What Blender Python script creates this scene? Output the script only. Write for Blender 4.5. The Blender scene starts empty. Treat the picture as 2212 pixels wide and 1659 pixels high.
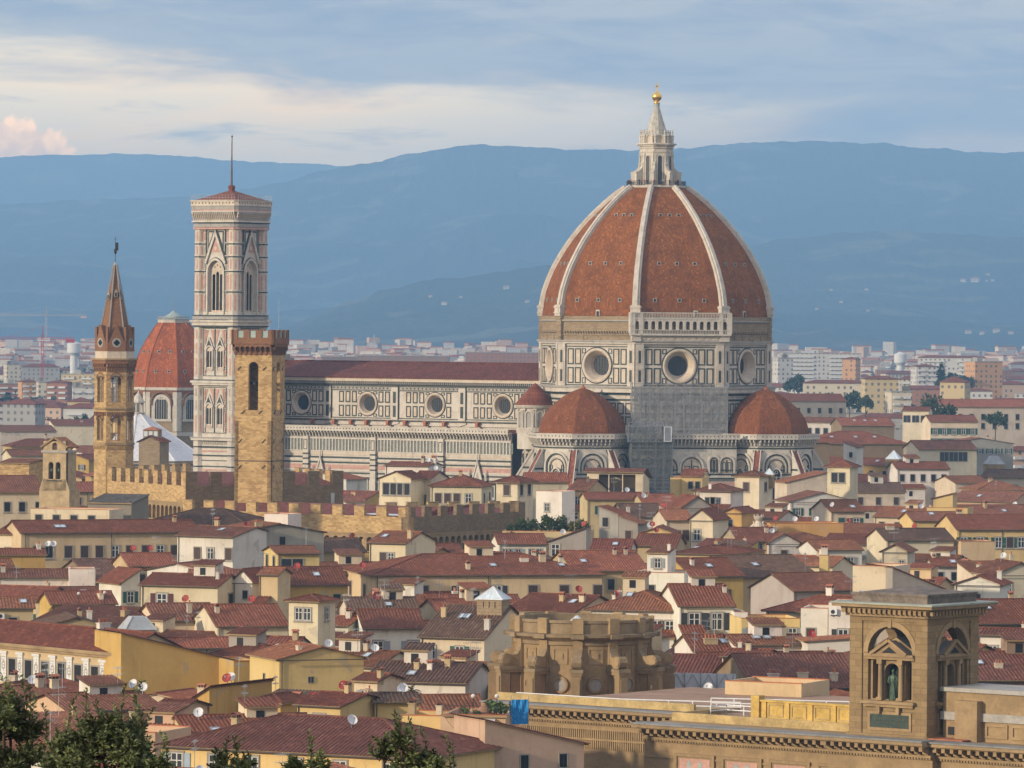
import bpy, math, random
from math import sin, cos, pi, radians, sqrt, atan2, hypot
from mathutils import Vector, Matrix, noise as mnoise
random.seed(11)
S = bpy.context.scene
C = S.collection

# ------------------------------------------------------------------ camera
F, HX, HY, ROLL, HC = 11300.0, 1106.0, 700.0, 0.008, 58.0
cd = bpy.data.cameras.new("camera")
cd.sensor_width = 36.0
cd.lens = 36.0 * F / 2212.0
cd.shift_y = -129.5 / 2212.0
cd.clip_start = 1.0
cd.clip_end = 60000.0
cam = bpy.data.objects.new("camera", cd)
C.objects.link(cam)
cam.matrix_world = Matrix.Translation((0, 0, HC)) @ Matrix.Rotation(pi / 2, 4, 'X') @ Matrix.Rotation(ROLL, 4, 'Z')
S.camera = cam

# ------------------------------------------------------------------ exposure, sampling
S.view_settings.view_transform = 'Standard'
S.view_settings.look = 'None'
S.view_settings.exposure = 0.0
S.view_settings.gamma = 1.0
S.cycles.use_denoising = True
S.cycles.max_bounces = 5
S.cycles.diffuse_bounces = 2
S.cycles.glossy_bounces = 2
S.cycles.transparent_max_bounces = 12
S.cycles.volume_bounces = 0
S.cycles.use_adaptive_sampling = True
S.cycles.adaptive_threshold = 0.02

# ------------------------------------------------------------------ sun
SUN_EL = radians(14.0)
SUN_AZ = Vector((-0.85, -0.53, 0)).normalized()          # towards the sun, from the left and slightly behind the camera
sd = bpy.data.lights.new("sun", 'SUN')
sd.energy = 4.6
sd.angle = radians(2.0)
sd.color = (1.0, 0.86, 0.67)
sun = bpy.data.objects.new("sun", sd)
C.objects.link(sun)
sdir = Vector((SUN_AZ.x * cos(SUN_EL), SUN_AZ.y * cos(SUN_EL), sin(SUN_EL)))
sun.rotation_euler = sdir.to_track_quat('Z', 'Y').to_euler()

# ------------------------------------------------------------------ world: sky with broken evening cloud
W = bpy.data.worlds.new("World")
S.world = W
W.use_nodes = True
nt = W.node_tree
for n in list(nt.nodes):
    nt.nodes.remove(n)


class NG:
    """tiny helper to write node graphs"""
    def __init__(s, tree):
        s.t = tree

    def node(s, typ, **kw):
        n = s.t.nodes.new(typ)
        for k, v in kw.items():
            setattr(n, k, v)
        return n

    def put(s, sock, v):
        if hasattr(v, 'is_output'):
            s.t.links.new(v, sock)
        elif v is not None:
            if sock.type == 'RGBA' and not hasattr(v, '__len__'):
                v = (v, v, v, 1)
            if sock.type == 'RGBA' and len(v) == 3:
                v = (*v, 1)
            sock.default_value = v

    def math(s, op, a, b=None, c=None, clamp=False):
        n = s.node('ShaderNodeMath', operation=op, use_clamp=clamp)
        s.put(n.inputs[0], a)
        if b is not None:
            s.put(n.inputs[1], b)
        if c is not None:
            s.put(n.inputs[2], c)
        return n.outputs[0]

    def vmath(s, op, a, b=None):
        n = s.node('ShaderNodeVectorMath', operation=op)
        s.put(n.inputs[0], a)
        if b is not None:
            s.put(n.inputs[1], b)
        return n.outputs[0]

    def mix(s, fac, a, b, mode='MIX'):
        n = s.node('ShaderNodeMix', data_type='RGBA', blend_type=mode)
        s.put(n.inputs[0], fac)
        s.put(n.inputs[6], a)
        s.put(n.inputs[7], b)
        return n.outputs[2]

    def smooth(s, v, lo, hi):
        n = s.node('ShaderNodeMapRange', interpolation_type='SMOOTHSTEP')
        s.put(n.inputs[0], v)
        s.put(n.inputs[1], lo)
        s.put(n.inputs[2], hi)
        return n.outputs[0]

    def noise(s, vec, scale, detail=4.0, rough=0.5, dist=0.0):
        n = s.node('ShaderNodeTexNoise')
        if vec is not None:
            s.put(n.inputs['Vector'], vec)
        n.inputs['Scale'].default_value = scale
        n.inputs['Detail'].default_value = detail
        n.inputs['Roughness'].default_value = rough
        n.inputs['Distortion'].default_value = dist
        return n.outputs['Fac'] if 'Fac' in n.outputs else n.outputs[0]

    def comb(s, x, y, z):
        n = s.node('ShaderNodeCombineXYZ')
        s.put(n.inputs[0], x); s.put(n.inputs[1], y); s.put(n.inputs[2], z)
        return n.outputs[0]

    def sep(s, v):
        n = s.node('ShaderNodeSeparateXYZ')
        s.put(n.inputs[0], v)
        return n.outputs

    def scale(s, v, k):
        n = s.node('ShaderNodeMapping')
        s.put(n.inputs['Vector'], v)
        n.inputs['Scale'].default_value = k
        return n.outputs[0]


g = NG(nt)
sky = g.node('ShaderNodeTexSky', sky_type='NISHITA', sun_disc=False)
sky.sun_elevation = SUN_EL
sky.sun_rotation = atan2(SUN_AZ.x, SUN_AZ.y)
sky.altitude = 50.0
sky.air_density = 1.2
sky.dust_density = 2.0
tc = g.node('ShaderNodeTexCoord')
dx, dy, dz = g.sep(tc.outputs['Generated'])[:3]
# azimuth and elevation as seen from the city, in thousandths of a radian
A = g.math('MULTIPLY', g.math('ARCTAN2', dx, g.math('MAXIMUM', g.math('ABSOLUTE', dy), 0.02)), 1000.0)
E = g.math('MULTIPLY', g.math('ARCSINE', dz), 1000.0)
p1 = g.comb(g.math('MULTIPLY', A, 0.012), g.math('MULTIPLY', E, 0.065), 3.1)
n1 = g.noise(p1, 1.0, 6.0, 0.55, 0.35)
p2 = g.comb(g.math('MULTIPLY', A, 0.03), g.math('MULTIPLY', E, 0.16), 7.7)
n2 = g.noise(p2, 1.0, 6.0, 0.6, 0.5)
nn = g.math('SUBTRACT', g.math('ADD', g.math('MULTIPLY', n1, 1.0), g.math('MULTIPLY', n2, 0.55)), 0.775)   # about -0.4..0.4
# lower edge of the grey cloud deck: high on the left, dropping to the right
edge = g.math('SUBTRACT', 50.0, g.math('MULTIPLY', g.smooth(A, -60.0, 70.0), 11.0))
d = g.math('SUBTRACT', edge, g.math('ADD', E, g.math('MULTIPLY', nn, 38.0)))
cream = g.smooth(d, -7.0, 9.0)
cream_amt = g.math('SUBTRACT', 0.97, g.math('MULTIPLY', g.smooth(A, -50.0, 75.0), 0.40))
patch = g.smooth(g.noise(g.comb(g.math('MULTIPLY', A, 0.028), g.math('MULTIPLY', E, 0.15), 1.7), 1.0, 5.0, 0.55, 0.3), 0.50, 0.68)
cream = g.math('MULTIPLY', g.math('MULTIPLY', cream, cream_amt), g.math('SUBTRACT', 1.0, g.math('MULTIPLY', patch, 0.72)))
blue = g.mix(g.smooth(n2, 0.35, 0.65), (0.54, 0.55, 0.64), (0.92, 0.82, 0.74))
warm = g.mix(g.smooth(n1, 0.38, 0.62), (3.3, 2.3, 1.08), (4.1, 2.4, 0.80))
grey = g.mix(g.smooth(n2, 0.4, 0.6), (2.2, 1.62, 0.97), (3.1, 1.9, 0.82))
low = g.mix(g.smooth(E, 26.0, 44.0), grey, warm)
low = g.mix(g.smooth(A, -40.0, 60.0), warm, low)
cloud = g.mix(cream, blue, low)
# the bright cumulus head low on the left
cu = g.math('ADD', g.math('POWER', g.math('DIVIDE', g.math('ADD', A, 96.0), 13.0), 2.0),
            g.math('POWER', g.math('DIVIDE', g.math('SUBTRACT', E, 29.5), 9.0), 2.0))
cun = g.noise(g.comb(g.math('MULTIPLY', A, 0.17), g.math('MULTIPLY', E, 0.17), 0.4), 1.0, 6.0, 0.6, 0.2)
cu = g.math('ADD', cu, g.math('MULTIPLY', g.math('SUBTRACT', cun, 0.5), 1.9))
cloud = g.mix(g.math('MULTIPLY', g.smooth(cu, 1.0, 0.7), 0.9), cloud, g.mix(g.smooth(cun, 0.36, 0.62), (6.0, 3.2, 1.1), (4.0, 2.1, 0.8)))
# overhead: a broken grey-blue deck with the clear sky showing through
deck = g.mix(g.smooth(E, 120.0, 420.0), cloud, (0.86, 0.885, 1.05))
skyb = g.mix(0.10, (0, 0, 0), sky.outputs[0])
allsky = g.mix(0.90, skyb, deck)
bg = g.node('ShaderNodeBackground')
g.put(bg.inputs[0], allsky)
bg.inputs[1].default_value = 1.0
g.t.links.new(bg.outputs[0], g.node('ShaderNodeOutputWorld').inputs[0])


# ------------------------------------------------------------------ pixel <-> place (picture measured at 2212 x 1659)
def at(px, py, Y):
    a, b = px - HX, py - HY
    return Vector(((a + ROLL * b) / F * Y, Y, HC - (b - ROLL * a) / F * Y))


def proj(p):
    u, v = p[0] / p[1] * F, (HC - p[2]) / p[1] * F
    return HX + u - ROLL * v, HY + v + ROLL * u


def dist_for(px, py, z):
    a, b = px - HX, py - HY
    return (HC - z) * F / (b - ROLL * a)


def zat(px, py, Y):
    return at(px, py, Y).z


# ------------------------------------------------------------------ mesh building
class MB:
    """collects faces in local metres; build() links them as one mesh object with metre-scaled UVs"""
    def __init__(s):
        s.v, s.f, s.m = [], [], []
        s.M = Matrix.Identity(4)

    def face(s, pts, m=0):
        i = len(s.v)
        s.v += [s.M @ Vector(p) for p in pts]
        s.f.append(tuple(range(i, i + len(pts))))
        s.m.append(m)

    def grid(s, rows, m=0, close=False):
        """rows of points, shared vertices"""
        i = len(s.v)
        n = len(rows[0])
        for r in rows:
            s.v += [s.M @ Vector(p) for p in r]
        for a in range(len(rows) - 1):
            for b in range(n if close else n - 1):
                c = (b + 1) % n
                s.f.append((i + a * n + b, i + a * n + c, i + (a + 1) * n + c, i + (a + 1) * n + b))
                s.m.append(m)

    def box(s, x0, x1, y0, y1, z0, z1, m=0):
        p = [(x0, y0, z0), (x1, y0, z0), (x1, y1, z0), (x0, y1, z0), (x0, y0, z1), (x1, y0, z1), (x1, y1, z1), (x0, y1, z1)]
        i = len(s.v)
        s.v += [s.M @ Vector(q) for q in p]
        for q in ((0, 3, 2, 1), (4, 5, 6, 7), (0, 1, 5, 4), (1, 2, 6, 5), (2, 3, 7, 6), (3, 0, 4, 7)):
            s.f.append(tuple(i + k for k in q))
            s.m.append(m)

    def prism(s, poly, z0, z1, m=0, mtop=None, cap=True):
        """poly: ring of (x, y); z1 may be a list per vertex"""
        n = len(poly)
        zt = z1 if hasattr(z1, '__len__') else [z1] * n
        zb = z0 if hasattr(z0, '__len__') else [z0] * n
        i = len(s.v)
        s.v += [s.M @ Vector((p[0], p[1], b)) for p, b in zip(poly, zb)] + [s.M @ Vector((p[0], p[1], t)) for p, t in zip(poly, zt)]
        for k in range(n):
            s.f.append((i + k, i + (k + 1) % n, i + n + (k + 1) % n, i + n + k))
            s.m.append(m)
        if cap:
            s.f.append(tuple(i + n + k for k in range(n)))
            s.m.append(m if mtop is None else mtop)
            s.f.append(tuple(i + n - 1 - k for k in range(n)))
            s.m.append(m)

    def rings(s, prof, n, m=0, rot=0.0, cx=0.0, cy=0.0, cap=True, a0=0.0, a1=2 * pi):
        """surface of revolution (or polygon): prof = [(r, z), ...]"""
        full = abs(a1 - a0 - 2 * pi) < 1e-6
        k = n if full else n + 1
        rows = [[(cx + r * cos(rot + a0 + (a1 - a0) * j / n), cy + r * sin(rot + a0 + (a1 - a0) * j / n), z) for j in range(k)] for r, z in prof]
        s.grid(rows, m, close=full)
        if cap and full:
            for r, w in ((rows[0], -1), (rows[-1], 1)):
                s.face(r[::w], m)

    def bar(s, p, q, w=0.1, h=None, m=0):
        p, q = Vector(p), Vector(q)
        h = w if h is None else h
        d = (q - p).normalized()
        up = Vector((0, 0, 1)) if abs(d.z) < 0.95 else Vector((0, 1, 0))
        a = d.cross(up).normalized() * w / 2
        b = a.cross(d).normalized() * h / 2
        i = len(s.v)
        s.v += [s.M @ x for x in (p - a - b, p + a - b, p + a + b, p - a + b, q - a - b, q + a - b, q + a + b, q - a + b)]
        for f in ((0, 1, 2, 3), (7, 6, 5, 4), (0, 4, 5, 1), (1, 5, 6, 2), (2, 6, 7, 3), (3, 7, 4, 0)):
            s.f.append(tuple(i + k for k in f))
            s.m.append(m)

    def tube(s, p, q, r0, r1=None, n=8, m=0, cap=True):
        p, q = Vector(p), Vector(q)
        r1 = r0 if r1 is None else r1
        d = (q - p).normalized()
        up = Vector((0, 0, 1)) if abs(d.z) < 0.95 else Vector((1, 0, 0))
        a = d.cross(up).normalized()
        b = a.cross(d)
        rows = [[c + (a * cos(2 * pi * j / n) + b * sin(2 * pi * j / n)) * r for j in range(n)] for c, r in ((p, r0), (q, r1))]
        s.grid(rows, m, close=True)
        if cap:
            s.face(rows[0], m)
            s.face(rows[1][::-1], m)

    def wall_arch(s, u0, u1, v0, v1, holes, t=0.6, m=0, mi=None, back=True):
        """wall in the local xz plane (outside at y = 0, inside at y = t) with arched holes [(cx, w, vb, vs)], vs = spring line; w = width"""
        mi = m if mi is None else mi
        holes = sorted(holes)
        xs = [u0]
        for h in holes:
            xs += [h[0] - h[1] / 2, h[0] + h[1] / 2]
        xs.append(u1)
        for y in ((0, t) if back else (0,)):
            for i in range(0, len(xs), 2):
                if xs[i + 1] - xs[i] > 1e-4:
                    s.face([(xs[i], y, v0), (xs[i + 1], y, v0), (xs[i + 1], y, v1), (xs[i], y, v1)], m)
            for h in holes:
                cx, w, vb, vs = h[:4]
                pk = h[4] if len(h) > 4 else 1.0
                if vb > v0 + 1e-4:
                    s.face([(cx - w / 2, y, v0), (cx + w / 2, y, v0), (cx + w / 2, y, vb), (cx - w / 2, y, vb)], m)
                a = arch_pts(cx, w, vs, pk)
                for j in range(len(a) - 1):
                    s.face([(a[j][0], y, a[j][1]), (a[j + 1][0], y, a[j + 1][1]), (a[j + 1][0], y, v1), (a[j][0], y, v1)], m)
        for h in holes:
            cx, w, vb, vs = h[:4]
            pk = h[4] if len(h) > 4 else 1.0
            a = [(cx - w / 2, vb)] + arch_pts(cx, w, vs, pk) + [(cx + w / 2, vb)]
            for j in range(len(a)):
                b = a[(j + 1) % len(a)]
                s.face([(a[j][0], 0, a[j][1]), (b[0], 0, b[1]), (b[0], t, b[1]), (a[j][0], t, a[j][1])], mi)
        s.face([(u0, 0, v1), (u1, 0, v1), (u1, t, v1), (u0, t, v1)], m)
        s.face([(u0, 0, v0), (u1, 0, v0), (u1, t, v0), (u0, t, v0)], m)

    def arch_band(s, cx, w, vs, th, y0, y1, m=0, pk=1.0, vb=None):
        """a raised arch moulding round an opening, legs down to vb"""
        a = arch_pts(cx, w, vs, pk)
        o = arch_pts(cx, w + 2 * th, vs, pk if pk > 1 else 1.0)
        if vb is not None:
            a = [(cx - w / 2, vb)] + a + [(cx + w / 2, vb)]
            o = [(cx - w / 2 - th, vb)] + o + [(cx + w / 2 + th, vb)]
        for j in range(len(a) - 1):
            q = [a[j], a[j + 1], o[j + 1], o[j]]
            s.face([(p[0], y0, p[1]) for p in q], m)
            s.face([(o[j][0], y0, o[j][1]), (o[j + 1][0], y0, o[j + 1][1]), (o[j + 1][0], y1, o[j + 1][1]), (o[j][0], y1, o[j][1])], m)
            s.face([(a[j][0], y0, a[j][1]), (a[j + 1][0], y0, a[j + 1][1]), (a[j + 1][0], y1, a[j + 1][1]), (a[j][0], y1, a[j][1])], m)

    def arch_fill(s, cx, w, vb, vs, y, m=0, pk=1.0):
        a = [(cx - w / 2, vb)] + arch_pts(cx, w, vs, pk) + [(cx + w / 2, vb)]
        s.face([(p[0], y, p[1]) for p in a], m)

    def frame(s, u0, u1, v0, v1, w, y0, y1, m=0):
        s.box(u0, u1, y0, y1, v0, v0 + w, m)
        s.box(u0, u1, y0, y1, v1 - w, v1, m)
        s.box(u0, u0 + w, y0, y1, v0 + w, v1 - w, m)
        s.box(u1 - w, u1, y0, y1, v0 + w, v1 - w, m)

    def mesh(s, name, mats):
        me = bpy.data.meshes.new(name)
        me.from_pydata([tuple(v) for v in s.v], [], s.f)
        mats = mats if isinstance(mats, (list, tuple)) else [mats]
        for k in mats:
            me.materials.append(k)
        if len(mats) > 1:
            me.polygons.foreach_set('material_index', s.m)
        me.update()
        uv = me.uv_layers.new(name="UVMap")
        co = [None] * (2 * len(me.loops))
        vs = me.vertices
        for p in me.polygons:
            n = p.normal
            if abs(n.z) > 0.985:
                ua, va = Vector((1, 0, 0)), Vector((0, 1, 0))
            else:
                ua = Vector((-n.y, n.x, 0)).normalized()
                va = n.cross(ua)
            for li in p.loop_indices:
                q = vs[me.loops[li].vertex_index].co
                co[2 * li] = q.dot(ua)
                co[2 * li + 1] = q.dot(va)
        uv.data.foreach_set('uv', co)
        return me

    def build(s, name, mats, parent=None, color=None, smooth=False):
        me = s.mesh(name, mats)
        if smooth:
            me.polygons.foreach_set('use_smooth', [True] * len(me.polygons))
        return link(name, me, parent, color)


def arch_pts(cx, w, vs, pk=1.0, n=12):
    """arch from left spring to right spring; pk > 1 makes it pointed"""
    r = w / 2
    if pk <= 1.0:
        return [(cx - r * cos(pi * j / n), vs + r * sin(pi * j / n)) for j in range(n + 1)]
    R = r * pk                                    # each side an arc of radius R centred beyond the middle
    a = math.acos((R - r) / R)
    h = n // 2
    left = [(cx + (R - r) - R * cos(a * j / h), vs + R * sin(a * j / h)) for j in range(h + 1)]
    return left + [(2 * cx - x, z) for x, z in left[-2::-1]]


def link(name, data, parent=None, color=None):
    o = bpy.data.objects.new(name, data)
    C.objects.link(o)
    if parent is not None:
        o.parent = parent
    if color is not None:
        o.color = (*color, 1) if len(color) == 3 else color
    return o


def tag(o, label=None, cat=None, group=None, kind=None):
    if label: o['label'] = label
    if cat: o['category'] = cat
    if group: o['group'] = group
    if kind: o['kind'] = kind
    return o


def thing(name, label, cat, loc=(0, 0, 0), rz=0.0, group=None):
    o = bpy.data.objects.new(name, None)
    o.empty_display_size = 0.5
    C.objects.link(o)
    o.location = loc
    o.rotation_euler = (0, 0, rz)
    return tag(o, label, cat, group)


def part(name, parent, loc=(0, 0, 0), rz=0.0):
    """an Empty that is a part and holds sub-parts"""
    o = bpy.data.objects.new(name, None)
    C.objects.link(o)
    o.parent = parent
    o.location = loc
    o.rotation_euler = (0, 0, rz)
    return o


def face_M(angle, dist, z=0.0, cx=0.0, cy=0.0):
    """face frame: outward normal at polar angle `angle`, x to the right as seen from outside, y inward, z up"""
    n = Vector((cos(angle), sin(angle), 0))
    r = Vector((-n.y, n.x, 0))
    o = Vector((cx, cy, z)) + n * dist
    return Matrix(((r.x, -n.x, 0, o.x), (r.y, -n.y, 0, o.y), (0, 0, 1, o.z), (0, 0, 0, 1)))


# ------------------------------------------------------------------ materials
def new_mat(name, rough=0.8):
    m = bpy.data.materials.new(name)
    m.use_nodes = True
    t = m.node_tree
    b = t.nodes['Principled BSDF']
    b.inputs['Roughness'].default_value = rough
    b.inputs['Specular IOR Level'].default_value = 0.25
    return m, NG(t), b


def bump(g, b, h, strength=0.4, dist=0.05):
    n = g.node('ShaderNodeBump')
    n.inputs['Strength'].default_value = strength
    n.inputs['Distance'].default_value = dist
    g.put(n.inputs['Height'], h)
    g.t.links.new(n.outputs[0], b.inputs['Normal'])


def simple(name, col, rough=0.7, metal=0.0, var=0.25, sc=0.6, spec=0.25):
    """one colour broken up by weathering noise"""
    m, g, b = new_mat(name, rough)
    tc = g.node('ShaderNodeTexCoord').outputs['Object']
    n = g.noise(tc, sc, 6, 0.6)
    n2 = g.noise(tc, sc * 7, 3, 0.6)
    k = g.math('ADD', g.math('MULTIPLY', n, 0.65), g.math('MULTIPLY', n2, 0.35))
    f = g.smooth(k, 0.3, 0.7)
    lo = [c * (1 - var) for c in col]
    hi = [min(1, c * (1 + var)) for c in col]
    g.put(b.inputs['Base Color'], g.mix(f, lo, hi))
    b.inputs['Metallic'].default_value = metal
    b.inputs['Specular IOR Level'].default_value = spec
    return m


def objcol(g):
    return g.node('ShaderNodeObjectInfo').outputs['Color']


def mk_plaster():
    m, g, b = new_mat("plaster", 0.9)
    tc = g.node('ShaderNodeTexCoord').outputs['Object']
    oi = g.node('ShaderNodeObjectInfo')
    off = g.comb(g.math('MULTIPLY', oi.outputs['Random'], 97.0), 0, 0)
    v = g.vmath('ADD', tc, off)
    col = oi.outputs['Color']
    big = g.noise(v, 0.16, 6, 0.62, 0.4)
    streak = g.noise(g.scale(v, (1.6, 1.6, 0.12)), 1.0, 5, 0.6)
    fine = g.noise(v, 3.0, 4, 0.6)
    c = g.mix(g.math('MULTIPLY', g.smooth(big, 0.42, 0.66), 0.62), col, g.mix(1.0, col, (0.74, 0.72, 0.68), 'MULTIPLY'))
    c = g.mix(g.math('MULTIPLY', g.smooth(streak, 0.52, 0.75), 0.42), c, g.mix(1.0, col, (0.55, 0.53, 0.50), 'MULTIPLY'))
    worn = g.noise(v, 0.35, 5, 0.55, 0.6)
    c = g.mix(g.math('MULTIPLY', g.smooth(worn, 0.62, 0.66), 0.45), c, (0.33, 0.28, 0.22))
    c = g.mix(g.math('MULTIPLY', g.smooth(fine, 0.35, 0.7), 0.18), c, g.mix(1.0, c, (0.75, 0.75, 0.75), 'MULTIPLY'))
    g.put(b.inputs['Base Color'], c)
    bump(g, b, fine, 0.15, 0.03)
    return m


def mk_tile(name="roof_tile", dark=1.0, cell=(0.42, 0.55)):
    m, g, b = new_mat(name, 0.85)
    uv = g.node('ShaderNodeTexCoord').outputs['UV']
    oi = g.node('ShaderNodeObjectInfo')
    u, v, _ = g.sep(uv)[:3]
    fu = g.math('FLOOR', g.math('DIVIDE', u, cell[0]))
    fv = g.math('FLOOR', g.math('DIVIDE', v, cell[1]))
    wn = g.node('ShaderNodeTexWhiteNoise', noise_dimensions='3D')
    g.put(wn.inputs['Vector'], g.comb(fu, fv, oi.outputs['Random']))
    rnd = wn.outputs['Value']
    tc = g.node('ShaderNodeTexCoord').outputs['Object']
    vv = g.vmath('ADD', tc, g.comb(g.math('MULTIPLY', oi.outputs['Random'], 53.0), 0, 0))
    big = g.noise(vv, 0.22, 6, 0.6, 0.3)
    sm = g.noise(vv, 2.2, 5, 0.65)
    col = oi.outputs['Color']
    c = g.mix(rnd, g.mix(1.0, col, (0.74, 0.68, 0.64), 'MULTIPLY'), g.mix(1.0, col, (1.24, 1.20, 1.12), 'MULTIPLY'))
    stk = g.noise(g.scale(vv, (0.9, 0.9, 0.06)), 1.0, 4, 0.6)
    c = g.mix(g.math('MULTIPLY', g.smooth(stk, 0.56, 0.72), 0.4), c, g.mix(1.0, col, (0.45, 0.45, 0.46), 'MULTIPLY'))
    c = g.mix(g.math('MULTIPLY', g.smooth(rnd, 0.93, 0.96), 0.55), c, g.mix(1.0, col, (1.9, 2.1, 2.0), 'MULTIPLY'))
    c = g.mix(g.math('MULTIPLY', g.smooth(big, 0.48, 0.68), 0.55), c, g.mix(1.0, col, (0.50, 0.50, 0.50), 'MULTIPLY'))
    c = g.mix(g.math('MULTIPLY', g.smooth(sm, 0.55, 0.72), 0.32), c, (0.20, 0.165, 0.125))
    g.put(b.inputs['Base Color'], c)
    b.inputs['Specular IOR Level'].default_value = 0.15
    bump(g, b, g.math('ADD', rnd, g.math('MULTIPLY', sm, 0.8)), 0.5, 0.06)
    return m


def mk_stone(name, c1, c2, mortar, bw=0.7, bh=0.32, var=0.6):
    """coursed rubble or ashlar"""
    m, g, b = new_mat(name, 0.92)
    uv = g.node('ShaderNodeTexCoord').outputs['UV']
    tc = g.node('ShaderNodeTexCoord').outputs['Object']
    br = g.node('ShaderNodeTexBrick')
    wob = g.noise(tc, 2.2, 3, 0.5)
    g.put(br.inputs['Vector'], g.vmath('ADD', uv, g.comb(g.math('MULTIPLY', wob, 0.22 * var), g.math('MULTIPLY', wob, 0.16 * var), 0)))
    br.inputs['Color1'].default_value = (*c1, 1)
    br.inputs['Color2'].default_value = (*c2, 1)
    br.inputs['Mortar'].default_value = (*mortar, 1)
    br.inputs['Scale'].default_value = 1.0
    br.inputs['Mortar Size'].default_value = 0.025
    br.inputs['Mortar Smooth'].default_value = 0.3
    br.inputs['Bias'].default_value = 0.0
    br.inputs['Brick Width'].default_value = bw
    br.inputs['Row Height'].default_value = bh
    n = g.noise(tc, 0.25, 6, 0.62, 0.3)
    n2 = g.noise(tc, 3.0, 4, 0.6)
    c = g.mix(g.math('MULTIPLY', g.smooth(n, 0.42, 0.7), 0.45), br.outputs['Color'], g.mix(1.0, br.outputs['Color'], (0.62, 0.60, 0.58), 'MULTIPLY'))
    c = g.mix(g.math('MULTIPLY', g.smooth(n2, 0.4, 0.7), 0.35), c, g.mix(1.0, c, (0.68, 0.66, 0.64), 'MULTIPLY'))
    g.put(b.inputs['Base Color'], c)
    bump(g, b, g.math('ADD', br.outputs['Fac'], g.math('MULTIPLY', n2, -1.0)), 0.5, 0.05)
    return m


def mk_marble(name, base, stain, sc=0.5):
    m, g, b = new_mat(name, 0.6)
    tc = g.node('ShaderNodeTexCoord').outputs['Object']
    n = g.noise(tc, sc, 6, 0.65, 0.5)
    st = g.noise(g.scale(tc, (1.2, 1.2, 0.10)), 0.9, 5, 0.62)
    f = g.noise(tc, sc * 9, 4, 0.6)
    c = g.mix(g.math('MULTIPLY', g.smooth(n, 0.42, 0.68), 0.75), base, stain)
    c = g.mix(g.math('MULTIPLY', g.smooth(st, 0.55, 0.74), 0.55), c, [x * 0.45 for x in base])
    c = g.mix(g.math('MULTIPLY', g.smooth(f, 0.42, 0.7), 0.28), c, [x * 0.6 for x in stain])
    g.put(b.inputs['Base Color'], c)
    return m


M = {}
M['plaster'] = mk_plaster()
M['tile'] = mk_tile()
M['tile_dome'] = mk_tile("dome_tile", cell=(0.32, 0.5))
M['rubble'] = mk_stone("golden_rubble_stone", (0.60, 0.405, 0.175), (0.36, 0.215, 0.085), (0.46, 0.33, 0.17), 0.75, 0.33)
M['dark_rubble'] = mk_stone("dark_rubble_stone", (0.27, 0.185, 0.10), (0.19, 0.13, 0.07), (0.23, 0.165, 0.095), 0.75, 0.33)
M['brick'] = mk_stone("red_brick", (0.27, 0.12, 0.055), (0.20, 0.09, 0.045), (0.27, 0.16, 0.09), 0.5, 0.16, 0.3)
M['ashlar'] = mk_stone("brown_sandstone_ashlar", (0.31, 0.215, 0.105), (0.24, 0.16, 0.075), (0.19, 0.135, 0.07), 1.3, 0.62, 0.12)
M['sandstone'] = simple("smooth_sandstone", (0.30, 0.205, 0.104), 0.9, var=0.24, sc=0.35)
M['masonry'] = mk_stone("raw_brown_masonry", (0.37, 0.275, 0.165), (0.30, 0.22, 0.13), (0.22, 0.16, 0.10), 1.0, 0.4)
M['marble'] = mk_marble("white_marble", (0.59, 0.53, 0.435), (0.43, 0.365, 0.285))
M['marble_warm'] = mk_marble("cream_marble", (0.60, 0.50, 0.375), (0.46, 0.36, 0.26))
M['green'] = simple("green_serpentine", (0.050, 0.058, 0.046), 0.6, var=0.35, sc=0.8)
M['pink'] = simple("pink_marble", (0.47, 0.265, 0.20), 0.6, var=0.25, sc=0.7)
M['green_slab'] = simple("dull_green_slabs", (0.165, 0.175, 0.145), 0.6, var=0.35, sc=1.2)
M['sooty'] = simple("sooty_sandstone", (0.25, 0.18, 0.10), 0.9, var=0.26, sc=0.6)
M['greystone'] = mk_marble("weathered_grey_stone", (0.37, 0.34, 0.29), (0.25, 0.225, 0.185))
M['dark'] = simple("dark_opening", (0.014, 0.013, 0.013), 0.6, var=0.3)
M['glass'] = simple("window_glass", (0.022, 0.028, 0.033), 0.22, var=0.4, sc=1.5, spec=0.6)
M['frame'] = simple("white_painted_frame", (0.62, 0.60, 0.55), 0.5, var=0.1)
M['shutter'] = None
M['pietra'] = simple("grey_window_stone", (0.30, 0.265, 0.21), 0.85, var=0.2)
M['metal'] = simple("grey_metal", (0.33, 0.34, 0.35), 0.45, metal=0.6, var=0.2)
M['whitemetal'] = simple("white_painted_metal", (0.66, 0.66, 0.63), 0.45, var=0.12)
M['ironwork'] = simple("dark_iron", (0.035, 0.033, 0.032), 0.6, var=0.2)
M['gold'] = simple("gilded_copper", (0.90, 0.56, 0.14), 0.28, metal=0.9, var=0.12, sc=0.8)
M['copper'] = simple("green_copper", (0.30, 0.36, 0.32), 0.6, var=0.25)
M['lead'] = simple("grey_lead", (0.36, 0.37, 0.36), 0.6, var=0.2, sc=0.3)
M['clay'] = simple("terracotta", (0.36, 0.135, 0.07), 0.85, var=0.3, sc=1.2)
M['redfloor'] = simple("orange_terrace_tiles", (0.40, 0.125, 0.05), 0.85, var=0.25, sc=0.7)
M['slate'] = simple("grey_slabs", (0.22, 0.21, 0.19), 0.8, var=0.25, sc=0.5)
M['bronze'] = simple("green_bronze", (0.055, 0.085, 0.055), 0.5, metal=0.3, var=0.5, sc=2.0)
M['blue'] = simple("blue_tarpaulin", (0.02, 0.22, 0.50), 0.5, var=0.2)
M['glazing'] = simple("pale_skylight_glass", (0.55, 0.62, 0.64), 0.25, var=0.15, sc=1.0, spec=0.5)


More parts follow.
